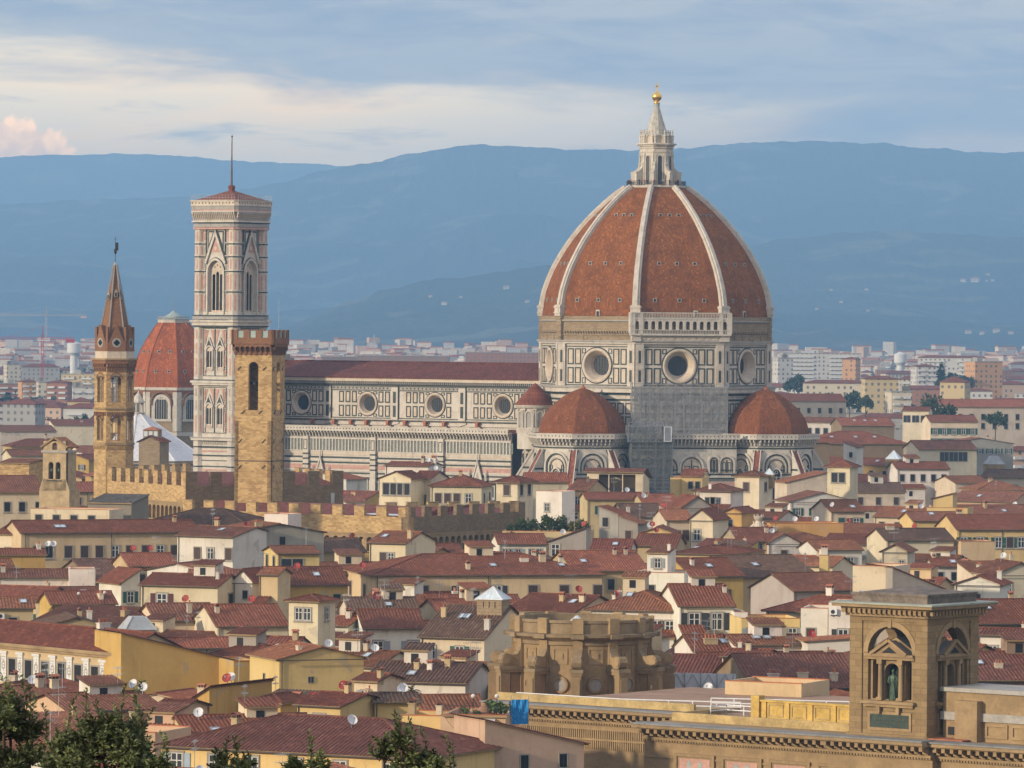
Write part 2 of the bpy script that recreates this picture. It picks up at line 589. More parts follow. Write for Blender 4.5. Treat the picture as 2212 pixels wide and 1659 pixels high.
def mk_paint(name, rough=0.6):
    m, g, b = new_mat(name, rough)
    tc = g.node('ShaderNodeTexCoord').outputs['Object']
    n = g.noise(tc, 1.3, 5, 0.6)
    col = objcol(g)
    g.put(b.inputs['Base Color'], g.mix(g.math('MULTIPLY', g.smooth(n, 0.35, 0.7), 0.35), col, g.mix(1.0, col, (0.65, 0.65, 0.65), 'MULTIPLY')))
    return m


M['paint'] = mk_paint("paint")
M['shutter'] = M['paint']
TILE = (0.205, 0.074, 0.042)

# ------------------------------------------------------------------ ground, hills, haze
def ground_z(x, y):
    t = (y - 30.0) / 270.0
    if t >= 1: return 0.0
    if t <= 0: return 52.0
    return 52.0 * (1 - t) ** 1.6


def interp(pts, x):
    if x <= pts[0][0]: return pts[0][1]
    for (a, b), (c, d) in zip(pts, pts[1:]):
        if x <= c:
            t = (x - a) / (c - a)
            t2 = t * t * (3 - 2 * t)
            return b + (d - b) * (0.5 * t + 0.5 * t2)
    return pts[-1][1]


mb = MB()
ys = [-400, -100, 0] + [30 + 13.5 * k for k in range(21)] + [400, 600, 900, 1400, 2200, 3500, 5500, 8000, 12000, 18000, 28000]
xs_ = [-4800, -1500, -600, -200, -80, 0, 80, 200, 600, 1500, 4800]
mb.grid([[(x, y, ground_z(x, y)) for x in xs_] for y in ys])
gm, g, b = new_mat("town_ground", 0.95)
tc = g.node('ShaderNodeTexCoord').outputs['Object']
g.put(b.inputs['Base Color'], g.mix(g.smooth(g.noise(tc, 0.004, 5, 0.6), 0.4, 0.6), (0.10, 0.095, 0.085), (0.055, 0.07, 0.04)))
tag(mb.build("ground", gm), kind='structure')

hm, g, b = new_mat("wooded_hillside", 0.95)
tc = g.node('ShaderNodeTexCoord').outputs['Object']
n = g.noise(tc, 0.0011, 7, 0.62, 0.6)
n2 = g.noise(tc, 0.012, 5, 0.65)
c = g.mix(g.smooth(n, 0.42, 0.62), (0.014, 0.022, 0.020), (0.032, 0.040, 0.030))
c = g.mix(g.math('MULTIPLY', g.smooth(g.noise(tc, 0.003, 4, 0.5, 0.8), 0.57, 0.64), 0.8), c, (0.12, 0.12, 0.075))
c = g.mix(g.math('MULTIPLY', g.smooth(n2, 0.4, 0.65), 0.5), c, (0.014, 0.024, 0.014))
g.put(b.inputs['Base Color'], c)
bump(g, b, n2, 1.0, 12.0)


HILLS = []


def hill(name, Y, depth, prof, amp, seed, nx=260, ny=34):
    x0, x1 = prof[0][0], prof[-1][0]
    rows = []
    for j in range(ny + 6):
        t = j / ny
        row = []
        for i in range(nx + 1):
            px = x0 + (x1 - x0) * i / nx
            zc = HC + (HY - interp(prof, px)) / F * Y
            X = (px - HX) / F * Y
            y = Y - depth * (1 - t)
            if t <= 1:
                s = t ** 1.25 * (1 - 0.25 * sin(pi * t))
                q = Vector((X / 1100.0, y / 1400.0, seed))
                r = mnoise.fractal(q, 1.0, 2.0, 5)
                z = zc * s + amp * r * sin(pi * min(1, t * 1.02)) * 1.4 * (zc / 420 + 0.2)
                z += (mnoise.noise(Vector((X / 26.0, y / 90.0, seed))) * 5.0 + mnoise.noise(Vector((X / 80.0, y / 150.0, seed + 5))) * 7.0) * min(1, t * 2)
            else:
                z = zc * (1 - (t - 1) * 4.5)
            row.append((X, y, max(z, -0.8) if t > 0 else -0.8))
        rows.append(row)
    m_ = MB()
    m_.grid(rows)
    HILLS.append(rows)
    o = m_.build(name, hm, smooth=False)
    return tag(o, kind='structure')


hill("hills", 26000, 5500, [(-320, 352), (0, 349), (60, 344), (180, 341), (330, 339), (420, 345), (480, 352), (560, 354), (650, 357), (740, 361), (860, 372), (1100, 372), (1500, 370), (2000, 350), (2520, 350)], 45, 1.3, 320, 14)
hill("hills", 20000, 7000, [(-320, 475), (0, 452), (200, 437), (400, 430), (480, 424), (520, 415), (600, 398), (700, 371), (800, 352), (900, 331), (1000, 316), (1060, 313), (1150, 317), (1250, 321), (1380, 322), (1470, 318), (1600, 304), (1730, 300), (1850, 302), (1900, 304), (1970, 311), (2060, 316), (2130, 322), (2212, 319), (2520, 330)], 60, 4.1, 420, 34)
hill("hills", 15000, 4200, [(1000, 725), (1150, 700), (1300, 652), (1480, 580), (1600, 530), (1700, 511), (1820, 497), (1900, 492), (2000, 494), (2212, 503), (2520, 520)], 40, 8.8, 260, 30)
hill("hills", 12500, 2800, [(430, 752), (560, 728), (650, 696), (750, 656), (850, 623), (950, 606), (1050, 592), (1160, 574), (1250, 566), (1400, 572), (1600, 642), (1720, 700), (1800, 740)], 26, 12.2, 260, 26)
hill("hills", 11500, 2200, [(1500, 748), (1600, 735), (1700, 712), (1800, 700), (1950, 712), (2080, 716), (2212, 708), (2520, 700)], 14, 17.7, 200, 20)


def hill_z(layer, X, y):
    """height of a hill layer at a place (nearest grid point)"""
    best = None
    for row in layer:
        if abs(row[0][1] - y) < 120:
            for p in row:
                d_ = abs(p[0] - X) + abs(p[1] - y)
                if best is None or d_ < best[0]:
                    best = (d_, p[2])
    return best[1] if best else 0.0


hz = MB()
hz.box(-5200, 5200, -600, 28500, -1.9, 960)
vm = bpy.data.materials.new("evening_haze")
vm.use_nodes = True
vt = vm.node_tree
for n_ in list(vt.nodes):
    vt.nodes.remove(n_)
pv = vt.nodes.new('ShaderNodeVolumePrincipled')
pv.inputs['Color'].default_value = (0.345, 0.65, 1.0, 1)
pv.inputs['Density'].default_value = 8.0e-5
pv.inputs['Anisotropy'].default_value = 0.0
vt.links.new(pv.outputs[0], vt.nodes.new('ShaderNodeOutputMaterial').inputs['Volume'])
tag(hz.build("haze", vm), kind='stuff')

# ------------------------------------------------------------------ the cathedral
TH = radians(33.5)                       # its south side faces a little left of the camera
DC = at(1415, 700, 1350)
DC.z = 0
cath = thing("cathedral", "huge cathedral with a red-tiled ribbed dome, white marble lantern and long striped nave", "cathedral", DC, -TH)
R8 = [radians(22.5 + 45 * k) for k in range(8)]


def octa(R):
    return [(R * cos(a), R * sin(a)) for a in R8]


def inset_panel(b, u0, u1, v0, v1, w=0.32, fm=1, im=2, d=0.10):
    b.frame(u0, u1, v0, v1, w, -d, 0.0, fm)
    b.box(u0 + w, u1 - w, -d * 0.5, 0, v0 + w, v1 - w, im)


# faces: polar angle of the outward normal in the cathedral's own frame (south = -90)
FACE = {'S': -pi / 2, 'SE': -pi / 4, 'E': 0.0, 'NE': pi / 4, 'SW': -3 * pi / 4, 'W': pi, 'NW': 3 * pi / 4, 'N': pi / 2}
RD = 29.9
AP = RD * cos(pi / 8)
HW = RD * sin(pi / 8)

# --- lower octagon up to the drum
mb = MB()
mb.prism(octa(RD), -0.5, 41.4, 0)
mb.prism(octa(RD + 1.5), 40.9, 42.0, 0)
mb.prism(octa(RD + 1.9), 42.0, 42.5, 3)
for k in ('S', 'SE', 'E', 'SW'):
    mb.M = face_M(FACE[k], AP)
    for z in (29.5, 31.0, 38.8, 40.2):
        mb.box(-HW, HW, -0.12, 0, z, z + 0.5, 1)
    for i in range(9):
        u = -HW + 1.0 + i * 2.38
        inset_panel(mb, u, u + 1.9, 32.0, 34.9)
        inset_panel(mb, u, u + 1.9, 35.4, 38.3)
mb.M = Matrix.Identity(4)
octo = mb.build("octagon_base", [M['marble'], M['green'], M['marble_warm'], M['greystone']], cath)

# --- drum with oculi
drum = part("drum", cath)
mb = MB()
for k in FACE:
    mb.M = face_M(FACE[k], AP)
    r = 3.95
    cz = 47.7
    z0, z1 = 42.3, 53.2
    ring = [(r * cos(2 * pi * j / 48 + pi / 4), r * sin(2 * pi * j / 48 + pi / 4)) for j in range(49)]
    for j in range(48):
        q = []
        for c_, s_ in (ring[j], ring[j + 1]):
            a_ = atan2(s_, c_)
            ca, sa = cos(a_), sin(a_)
            hh, hw = (z1 - z0) / 2, HW
            kx = min(hw / max(abs(ca), 1e-6), hh / max(abs(sa), 1e-6))
            q.append((kx * ca, kx * sa))
        mb.face([(ring[j][0], 0, cz + ring[j][1]), (ring[j + 1][0], 0, cz + ring[j + 1][1]), (q[1][0], 0, cz + q[1][1]), (q[0][0], 0, cz + q[0][1])], 0)
    mb.box(-HW, HW, 0.02, 0.1, z0 - 0.2, cz - r * 1.02, 0)
    # corner piers
    for s_ in (-1, 1):
        mb.box(s_ * HW - (0 if s_ < 0 else 2.05), s_ * HW + (2.05 if s_ < 0 else 0), -0.55, 0.0, z0, z1, 0)
        uc = s_ * (HW - 1.02)
        for v0, v1 in ((43.2, 47.0), (48.0, 51.9)):
            inset_pan = (uc - 0.62, uc + 0.62, v0, v1)
            mb.frame(*inset_pan, 0.22, -0.62, -0.55, 2)
            mb.box(uc - 0.30, uc + 0.30, -0.62, -0.55, v0 + 0.4, v1 - 0.4, 1)
    # panels in two rows
    for s_ in (-1, 1):
        for uc in (7.95, 5.75):
            for v0, v1 in ((43.1, 47.2), (47.9, 52.0)):
                if uc < 6 and False: continue
                inset_panel(mb, s_ * uc - 0.92, s_ * uc + 0.92, v0, v1, 0.33)
        # pieces cut by the round frame
        for v0, v1 in ((50.7, 52.0), (43.1, 44.6)):
            inset_panel(mb, s_ * 3.95 - 0.55, s_ * 3.95 + 0.55, v0, v1, 0.22)
    mb.box(-9.3, 9.3, -0.1, 0, 52.35, 52.6, 1)
    mb.box(-9.3, 9.3, -0.1, 0, 42.6, 42.85, 1)
mb.M = Matrix.Identity(4)
mb.prism(octa(RD + 0.75), 53.2, 53.7, 0)
mb.prism(octa(RD + 1.15), 53.7, 54.1, 3)
dw = mb.build("wall", [M['marble'], M['green'], M['marble_warm'], M['greystone']], drum)
for k in FACE:
    mb = MB()
    Mx = face_M(FACE[k], AP)
    pr = [(4.38, -0.05), (4.38, -0.28), (4.0, -0.38), (3.72, -0.28), (3.3, 0.55), (2.85, 1.4), (2.5, 2.4)]
    rows = []
    for r, y in pr:
        rows.append([(r * cos(2 * pi * j / 40), y, 47.7 + r * sin(2 * pi * j / 40)) for j in range(40)])
    mb.grid(rows, 0, close=True)
    rows = [[(r * cos(2 * pi * j / 40), -0.06, 47.7 + r * sin(2 * pi * j / 40)) for j in range(40)] for r in (4.36, 4.72)]
    mb.grid(rows, 2, close=True)
    mb.face([(2.55 * cos(2 * pi * j / 40), 2.38, 47.7 + 2.55 * sin(2 * pi * j / 40)) for j in range(40)], 1)
    for a_ in range(-2, 3):
        h_ = sqrt(2.5 ** 2 - (a_ * 0.85) ** 2)
        mb.box(a_ * 0.85 - 0.04, a_ * 0.85 + 0.04, 2.3, 2.37, 47.7 - h_, 47.7 + h_, 3)
        mb.box(-h_, h_, 2.3, 2.37, 47.7 + a_ * 0.85 - 0.04, 47.7 + a_ * 0.85 + 0.04, 3)
    o = mb.build("round_window", [M['marble_warm'], M['glass'], M['green'], M['ironwork']], drum)
    o.matrix_local = Mx

# --- unfinished masonry band under the dome
mb = MB()
mb.prism(octa(RD + 0.05), 53.9, 60.2, 0)
mb.prism(octa(RD + 0.55), 58.9, 59.25, 1)
mb.prism(octa(RD - 0.2), 60.1, 60.9, 0)
for k in ('S', 'SW', 'E', 'W'):
    mb.M = face_M(FACE[k], AP)
    n_ = 26
    for i in range(n_):
        u = -HW + 1.6 + i * (2 * HW - 3.2) / (n_ - 1)
        mb.box(u - 0.2, u + 0.2, -0.45, 0, 56.0, 56.45, 0)
        mb.box(u + 0.22, u + 0.5, -0.06, 0, 55.7, 56.3, 2)
    mb.box(-HW, HW, -0.35, 0, 55.35, 55.6, 0)
    for i in range(16):
        u = random.uniform(-HW + 2, HW - 2)
        mb.box(u - random.uniform(.3, 1.4), u + random.uniform(.3, 1.4), -random.uniform(.08, .3), 0, 53.9 + random.uniform(0, .5), 54.5 + random.uniform(0, 1.2), 0)
mb.M = Matrix.Identity(4)
for a_ in R8:                                   # rough corner piers
    mb.M = Matrix.Rotation(a_, 4, 'Z')
    mb.box(RD - 1.2, RD + 0.35, -1.15, 1.15, 53.9, 60.6, 0)
    for z in (54.6, 56.2, 57.6, 59.3):
        mb.box(RD, RD + 0.55, -1.0, 1.0, z, z + 0.45, 0)
mb.M = Matrix.Identity(4)
mb.build("masonry_band", [M['masonry'], M['greystone'], M['dark']], cath)

# --- finished gallery on the south-east face
gal = part("gallery", cath)
gal.matrix_local = face_M(FACE['SE'], AP)
mb = MB()
gw = 13.0
mb.box(-gw + 0.4, gw - 0.4, -0.9, 0.3, 53.9, 55.4, 0)          # frieze
mb.box(-gw, gw, -1.9, 0.3, 55.4, 55.85, 0)
for i in range(13):
    u = -gw + 1.6 + i * 1.87
    mb.box(u - 0.5, u + 0.5, -1.02, -0.9, 54.3, 55.1, 1)
for s_ in (-1, 1):
    mb.box(s_ * 11.5 - 1.2, s_ * 11.5 + 1.2, -1.3, 0.2, 53.9, 55.4, 0)
mb.box(-gw + 0.1, gw - 0.1, 0.15, 0.3, 55.85, 60.3, 2)
mb.box(-gw, gw, -1.7, 0.3, 59.55, 59.95, 0)
for u in [-12.4, -10.35] + [-9.0 + 1.8 * i for i in range(11)][0:0] + [10.35, 12.4]:
    mb.box(u - 0.5, u + 0.5, -1.75, 0.1, 55.85, 61.3, 0)
holes = [(-11.4, 1.0, 56.9, 58.5)] + [(-9.0 + 1.8 * i, 1.05, 56.9, 58.5) for i in range(11)] + [(11.4, 1.0, 56.9, 58.5)]
mb.M = Matrix.Translation((0, -1.55, 0))
mb.wall_arch(-gw + 0.1, gw - 0.1, 56.85, 59.6, holes, 0.5, 0)
mb.M = Matrix.Identity(4)
for i in range(64):                                             # balusters, lower and upper
    u = -gw + 0.3 + i * (2 * gw - 0.6) / 63
    mb.box(u - 0.07, u + 0.07, -1.7, -1.55, 55.85, 56.75, 0)
    mb.box(u - 0.07, u + 0.07, -1.75, -1.6, 60.0, 61.0, 0)
mb.box(-gw, gw, -1.82, -1.45, 56.7, 56.9, 0)
mb.box(-gw, gw, -1.85, -1.5, 61.0, 61.25, 0)
for s_ in (-1, 1):
    mb.box(s_ * gw - 0.2, s_ * gw + 0.2, -1.8, 0.4, 55.85, 61.2, 0)
mb.build("arcade", [M['marble'], M['marble_warm'], M['dark']], gal)

# --- dome
PROF = [(30.0, 60.3), (29.5, 63.3), (28.9, 66.4), (27.8, 69.5), (26.65, 72.2), (25.2, 74.8), (23.7, 77.3), (21.9, 79.9), (19.8, 82.5), (17.7, 84.9), (15.3, 87.3), (12.9, 89.5), (10.2, 91.7), (7.9, 93.3)]


def prof_r(z, P=PROF):
    for (r0, z0), (r1, z1) in zip(P, P[1:]):
        if z0 <= z <= z1:
            return r0 + (r1 - r0) * (z - z0) / (z1 - z0)
    return P[-1][0]


dome = part("dome", cath)
mb = MB()
fine = []
nz = 84
for j in range(nz + 1):
    z = 60.3 + (93.3 - 60.3) * j / nz
    fine.append((prof_r(z), z))
for k in range(8):
    a0, a1 = R8[k], R8[k] + pi / 4
    rows = []
    for r, z in fine:
        p0, p1 = Vector((r * cos(a0), r * sin(a0), z)), Vector((r * cos(a1), r * sin(a1), z))
        rows.append([p0.lerp(p1, t / 10) for t in range(11)])
    mb.grid(rows)
mb.build("tiled_sail", M['tile_dome'], dome, (0.225, 0.080, 0.024))
for k in range(8):                               # white ribs
    mb = MB()
    mb.M = Matrix.Rotation(R8[k], 4, 'Z')
    P3 = [(prof_r(60.6 + 32.7 * j / 40), 60.6 + 32.7 * j / 40) for j in range(41)]
    rows = []
    for j, (r, z) in enumerate(P3):
        w = 0.95 - 0.25 * j / 40
        q = P3[min(j + 1, 40)], P3[max(j - 1, 0)]
        t = Vector((q[0][0] - q[1][0], 0, q[0][1] - q[1][1])).normalized()
        nrm = Vector((t.z, 0, -t.x))
        c_ = Vector((r, 0, z))
        rows.append([c_ - nrm * 0.4 + Vector((0, -w, 0)), c_ + nrm * 0.55 + Vector((0, -w, 0)), c_ + nrm * 0.55 + Vector((0, -w * .6, 0)), c_ + nrm * 0.95 + Vector((0, -w * .5, 0)),
                     c_ + nrm * 0.95 + Vector((0, w * .5, 0)), c_ + nrm * 0.55 + Vector((0, w * .6, 0)), c_ + nrm * 0.55 + Vector((0, w, 0)), c_ - nrm * 0.4 + Vector((0, w, 0))])
    mb.grid(rows)
    mb.box(RD - 1.3, RD + 0.75, -1.25, 1.25, 60.2, 63.0, 0)
    mb.box(RD - 1.2, RD + 0.95, -1.4, 1.4, 62.3, 62.7, 0)
    mb.box(RD - 1.2, RD + 0.95, -1.4, 1.4, 60.9, 61.2, 0)
    mb.build("rib", [M['marble']], dome)
port = MB()
port.frame(-0.5, 0.5, -0.5, 0.5, 0.16, -0.22, 0.4, 0)
port.box(-0.35, 0.35, -0.02, 0.4, -0.35, 0.35, 1)
pm = port.mesh("vent", [M['greystone'], M['dark']])
for k in ('S', 'SE', 'E', 'SW', 'W', 'NE'):
    for z, us in ((64.3, (-6.4, 0.0, 6.4)), (73.6, (-4.6, 0.0, 4.6)), (86.0, (-2.35, 0.0, 2.35))):
        for u in us:
            o = link("vent", pm, dome)
            o.matrix_local = face_M(FACE[k], prof_r(z) * cos(pi / 8) + 0.02, z) @ Matrix.Translation((u, 0, 0))
mb = MB()
mb.box(-0.55, 0.55, -0.35, 0.6, 0, 1.6, 0)
mb.box(-0.38, 0.38, -0.38, 0, 0, 1.25, 1)
dm = mb.mesh("dormer", [M['marble'], M['dark']])
for k, u in (('S', 0.2), ('SE', 4.1), ('E', -1.6)):
    o = link("dormer", dm, dome)
    o.matrix_local = face_M(FACE[k], AP - 0.1, 60.2) @ Matrix.Translation((u, 0, 0))
# platform ring
mb = MB()
mb.prism(octa(7.8), 92.6, 93.5, 0)
mb.prism(octa(8.1), 93.5, 93.9, 0)
mb.build("platform", M['marble'], dome)

# --- lantern
lan = part("lantern", cath, (0, 0, 93.9))
mb = MB()
mb.prism(octa(4.3), 0, 11.0, 0)
for k in FACE:
    mb.M = face_M(FACE[k], 4.3 * cos(pi / 8))
    for s_ in (-1, 1):
        mb.box(s_ * 1.3 - 0.3, s_ * 1.3 + 0.3, -0.25, 0, 0, 8.3, 0)
        mb.box(s_ * 1.3 - 0.36, s_ * 1.3 + 0.36, -0.32, 0, 7.6, 8.1, 0)
    mb.arch_band(0, 1.15, 7.2, 0.22, -0.2, 0, 0, vb=0.4)
    mb.box(-1.65, 1.65, -0.18, 0, 8.6, 9.0, 0)
    mb.box(-1.7, 1.7, -0.3, 0, 9.7, 10.0, 0)
mb.M = Matrix.Identity(4)
mb.prism(octa(4.75), 10.2, 10.6, 0)
mb.prism(octa(5.3), 10.6, 10.95, 0)
mb.prism(octa(3.9), 10.9, 13.2, 0)                       # crown of niches
for k in FACE:
    mb.M = face_M(FACE[k], 3.9 * cos(pi / 8))
    mb.arch_band(0, 1.3, 12.4, 0.25, -0.3, 0, 0, vb=11.0)
    mb.arch_fill(0, 1.3, 11.0, 12.4, -0.01, 1)
mb.M = Matrix.Identity(4)
mb.build("body", [M['marble'], M['marble_warm']], lan)
mb = MB()
mb.arch_fill(0, 1.15, 0.4, 7.2, 0, 0)
wmesh = mb.mesh("window", [M['glass']])
for k in FACE:
    o = link("window", wmesh, lan)
    o.matrix_local = face_M(FACE[k], 4.3 * cos(pi / 8) + 0.03)
mb = MB()                                                # scrolled buttress with a small arch
outl = [(0, 0), (2.75, 0), (2.75, 3.6), (2.95, 3.7), (2.95, 4.05), (2.3, 4.15), (1.6, 4.5), (0.95, 5.15), (0.6, 5.9), (0.75, 6.4), (0.55, 6.9), (0, 7.0)]
for y in (-0.5, 0.5):
    mb.face([(x, y, z) for x, z in outl])
for (x0, z0), (x1, z1) in zip(outl, outl[1:] + outl[:1]):
    mb.face([(x0, -0.5, z0), (x1, -0.5, z1), (x1, 0.5, z1), (x0, 0.5, z0)])
mb.box(2.55, 2.95, -0.62, 0.62, 0, 0.5)
for s_ in (-1, 1):
    mb.box(0.6, 1.5, s_ * 0.51 - 0.01, s_ * 0.51 + 0.01, 0.3, 2.4, 1)
bm_ = mb.mesh("buttress", [M['marble'], M['marble_warm']])
for a_ in R8:
    o = link("buttress", bm_, lan)
    o.matrix_local = Matrix.Rotation(a_, 4, 'Z') @ Matrix.Translation((4.0, 0, 0)) @ Matrix.Diagonal((.93, .85, .88, 1))
mb = MB()                                                # pinnacles round the crown
mb.rings([(0.3, 10.9), (0.3, 12.7), (0.44, 12.75), (0.44, 12.95), (0.2, 13.1), (0.12, 13.6), (0.24, 13.8), (0.24, 13.95), (0.08, 14.1), (0.2, 14.3), (0.03, 14.55)], 8)
pmesh = mb.mesh("pinnacle", [M['marble']])
for a_ in R8:
    for da in (-0.09, 0.09):
        o = link("pinnacle", pmesh, lan)
        o.matrix_local = Matrix.Rotation(a_ + da, 4, 'Z') @ Matrix.Translation((4.15, 0, 0))
mb = MB()
rows = []
for j in range(10):
    t = j / 9
    r = 2.9 * (1 - t) ** 1.04 + 0.6 * t
    ring = []
    for i in range(32):
        a_ = 2 * pi * i / 32
        ring.append(((r * (1 + 0.05 * (i % 4 == 0))) * cos(a_), (r * (1 + 0.05 * (i % 4 == 0))) * sin(a_), 13.0 + 7.9 * t))
    rows.append(ring)
mb.grid(rows, 0, close=True)
mb.build("cone", [mk_marble("mossy_marble", (0.50, 0.46, 0.38), (0.25, 0.25, 0.20), 0.8)], lan)
mb = MB()
mb.rings([(0.8, 20.7), (0.78, 21.2), (0.5, 21.6), (0.15, 22.0)], 16)
mb.build("copper_cap", M['copper'], lan)
mb = MB()
mb.rings([(0.5, 21.2), (0.85, 21.35), (0.85, 21.55), (0.5, 21.75), (0.45, 22.0)], 20)
mb.rings([(max(0.02, 1.27 * sin(pi * j / 16)), 23.05 - 1.27 * cos(pi * j / 16)) for j in range(17)], 28)
mb.rings([(0.32, 24.2), (0.22, 24.5), (0.1, 24.7)], 12)
mb.build("golden_ball", M['gold'], lan, smooth=True)
mb = MB()
mb.box(-0.13, 0.13, -0.1, 0.1, 24.5, 26.7)
mb.box(-0.58, 0.58, -0.1, 0.1, 25.6, 25.85)
o = mb.build("cross", M['gold'], lan)
o.rotation_euler = (0, 0, TH)
mb = MB()                                                # railing of the platform
pts = [(7.8 * cos(a_), 7.8 * sin(a_)) for a_ in R8]
for k in range(8):
    p, q = pts[k], pts[(k + 1) % 8]
    for h in (0.35, 0.75, 1.2):
        mb.bar((*p, h), (*q, h), 0.05)
    for t in range(10):
        x, y = p[0] + (q[0] - p[0]) * t / 10, p[1] + (q[1] - p[1]) * t / 10
        mb.bar((x, y, 0), (x, y, 1.25), 0.06)
mb.build("railing", M['ironwork'], lan)

# --- nave
nave = part("nave", cath)
NX0, NX1 = -119.0, -26.0
OCX = [-39.9, -61.3, -83.0, -104.6]
ocr = 2.95
mb = MB()
cz = 36.6
edges = [NX1 - 0.0, -51.5, -73.0, -94.7, NX0]
mb.M = face_M(-pi / 2, 10.5)                           # x runs east, outside is south
for i, ocx in enumerate(OCX):
    xa, xb = edges[i + 1], edges[i]
    z0, z1 = 31.0, 43.2
    for j in range(40):
        q = []
        rr = []
        for jj in (j, j + 1):
            a_ = 2 * pi * jj / 40
            ca, sa = cos(a_), sin(a_)
            kx = ((xb - ocx) if ca > 0 else (ocx - xa)) / max(abs(ca), 1e-6)
            kz = ((z1 - cz) if sa > 0 else (cz - z0)) / max(abs(sa), 1e-6)
            kk = min(kx, kz)
            q.append((ocx + kk * ca, cz + kk * sa))
            rr.append((ocx + ocr * ca, cz + ocr * sa))
        mb.face([(rr[0][0], 0, rr[0][1]), (rr[1][0], 0, rr[1][1]), (q[1][0], 0, q[1][1]), (q[0][0], 0, q[0][1])], 0)
    for sx, sz in ((xa, z0), (xb, z0), (xa, z1), (xb, z1)):
        pass
    mb.box(xa, xb, 0.3, 0.4, z0, cz - ocr, 0)
    # panels
    for s_ in (-1, 1):
        for uc in (4.3, 6.4, 8.5):
            if xa + 1.0 < ocx + s_ * uc - 0.8 and ocx + s_ * uc + 0.8 < xb - (2.6 if s_ > 0 else 0.8):
                for v0, v1 in ((33.2, 36.2), (36.9, 39.9)):
                    inset_panel(mb, ocx + s_ * uc - 0.78, ocx + s_ * uc + 0.78, v0, v1, 0.33)
        for v0, v1 in ((33.2, 34.0), (39.1, 39.9)):
            inset_panel(mb, ocx + s_ * 2.45 - 0.6, ocx + s_ * 2.45 + 0.6, v0, v1, 0.22)
    # strip pilaster at the bay edge
    mb.box(xb - 2.3, xb - 0.1, -0.28, 0, 32.5, 41.0, 0)
    for v0, v1 in ((33.2, 36.2), (36.9, 39.9)):
        mb.box(xb - 1.65, xb - 0.75, -0.34, -0.28, v0, v1, 1)
    mb.box(xb - 0.12, xb + 0.12, -0.36, 0, 32.5, 43.0, 1)
# horizontal courses
for z0, z1, d_, mt in ((32.0, 32.35, .2, 1), (32.45, 32.7, .2, 0), (32.75, 32.95, .2, 1), (40.05, 40.25, .12, 1), (40.3, 41.2, .1, 3), (41.2, 41.35, .3, 1),
                       (42.55, 43.35, 1.35, 2), (43.35, 43.6, 1.6, 3), (41.5, 41.8, .45, 1)):
    mb.box(NX0, NX1, -d_, 0, z0, z1, mt)
n_ = int((NX1 - NX0) / 0.62)
for i in range(n_):                                       # machicolated cornice
    u = NX0 + 0.3 + i * 0.62
    mb.box(u - 0.12, u + 0.12, -1.15, 0, 41.8, 42.55, 3)
    if i % 2 == 0:                                        # little diamonds of the frieze
        mb.face([(u - 0.3, -0.12, 40.75), (u, -0.12, 40.45), (u + 0.3, -0.12, 40.75), (u, -0.12, 41.05)], 1)
mb.box(NX0, NX1, -0.12, 0, 41.8, 42.55, 1)
mb.M = Matrix.Identity(4)
mb.box(NX0, NX1, 10.3, 10.5, 0, 43.2, 0)                  # north side and west gable
mb.face([(NX0, -10.5, 30), (NX0, 10.5, 30), (NX0, 10.5, 43.4), (NX0, 0, 47.4), (NX0, -10.5, 43.4)], 0)
mb.box(NX0, NX1, -10.0, -9.9, 0, 31.5, 0)
mb.build("clerestory", [M['marble'], M['green'], M['marble_warm'], M['greystone']], nave)
for ocx in OCX:
    mb = MB()
    rows = [[(r * cos(2 * pi * j / 36), y, r * sin(2 * pi * j / 36)) for j in range(36)] for r, y in ((3.15, -0.04), (3.15, -0.25), (2.85, -0.35), (2.55, -0.2), (2.25, 0.5), (1.95, 1.1))]
    mb.grid(rows, 0, close=True)
    mb.grid([[(r * cos(2 * pi * j / 36), -0.05, r * sin(2 * pi * j / 36)) for j in range(36)] for r in (3.12, 3.4)], 2, close=True)
    mb.face([(1.95 * cos(2 * pi * j / 36), 1.08, 1.95 * sin(2 * pi * j / 36)) for j in range(36)], 1)
    for a_ in range(-2, 3):
        h_ = sqrt(1.9 ** 2 - (a_ * 0.6) ** 2)
        mb.box(a_ * 0.6 - 0.03, a_ * 0.6 + 0.03, 1.0, 1.07, -h_, h_, 3)
        mb.box(-h_, h_, 1.0, 1.07, a_ * 0.6 - 0.03, a_ * 0.6 + 0.03, 3)
    o = mb.build("round_window", [M['marble_warm'], M['glass'], M['green'], M['ironwork']], nave)
    o.matrix_local = face_M(-pi / 2, 10.5) @ Matrix.Translation((ocx, 0, cz))
mb = MB()
mb.face([(NX0 + 1.0, -12.2, 43.55), (NX1, -12.2, 43.55), (NX1, 0, 47.7), (NX0 + 1.0, 0, 47.7)], 0)
mb.face([(NX0 + 1.0, 12.2, 43.55), (NX1, 12.2, 43.55), (NX1, 0, 47.7), (NX0 + 1.0, 0, 47.7)], 0)
mb.box(NX0 + 1, NX1, -12.2, -12.0, 43.4, 43.7, 0)
mb.bar((NX0 + 1, 0, 47.72), (NX1, 0, 47.72), 0.5, 0.3)
mb.build("roof", M['tile'], nave, (0.135, 0.045, 0.032))
mb = MB()                                                  # stepped gable end towards the west front
for i in range(7):
    mb.box(NX0 - 1.4, NX0 + 0.4, -12 + i * 1.7, 12 - i * 1.7, 43.4 + i * 1.0, 44.4 + i * 1.0, 0)
mb.box(NX0 - 2.2, NX0 - 0.9, -20.5, 20.5, 0, 43.2, 0)
mb.build("facade_gable", M['greystone'], nave)

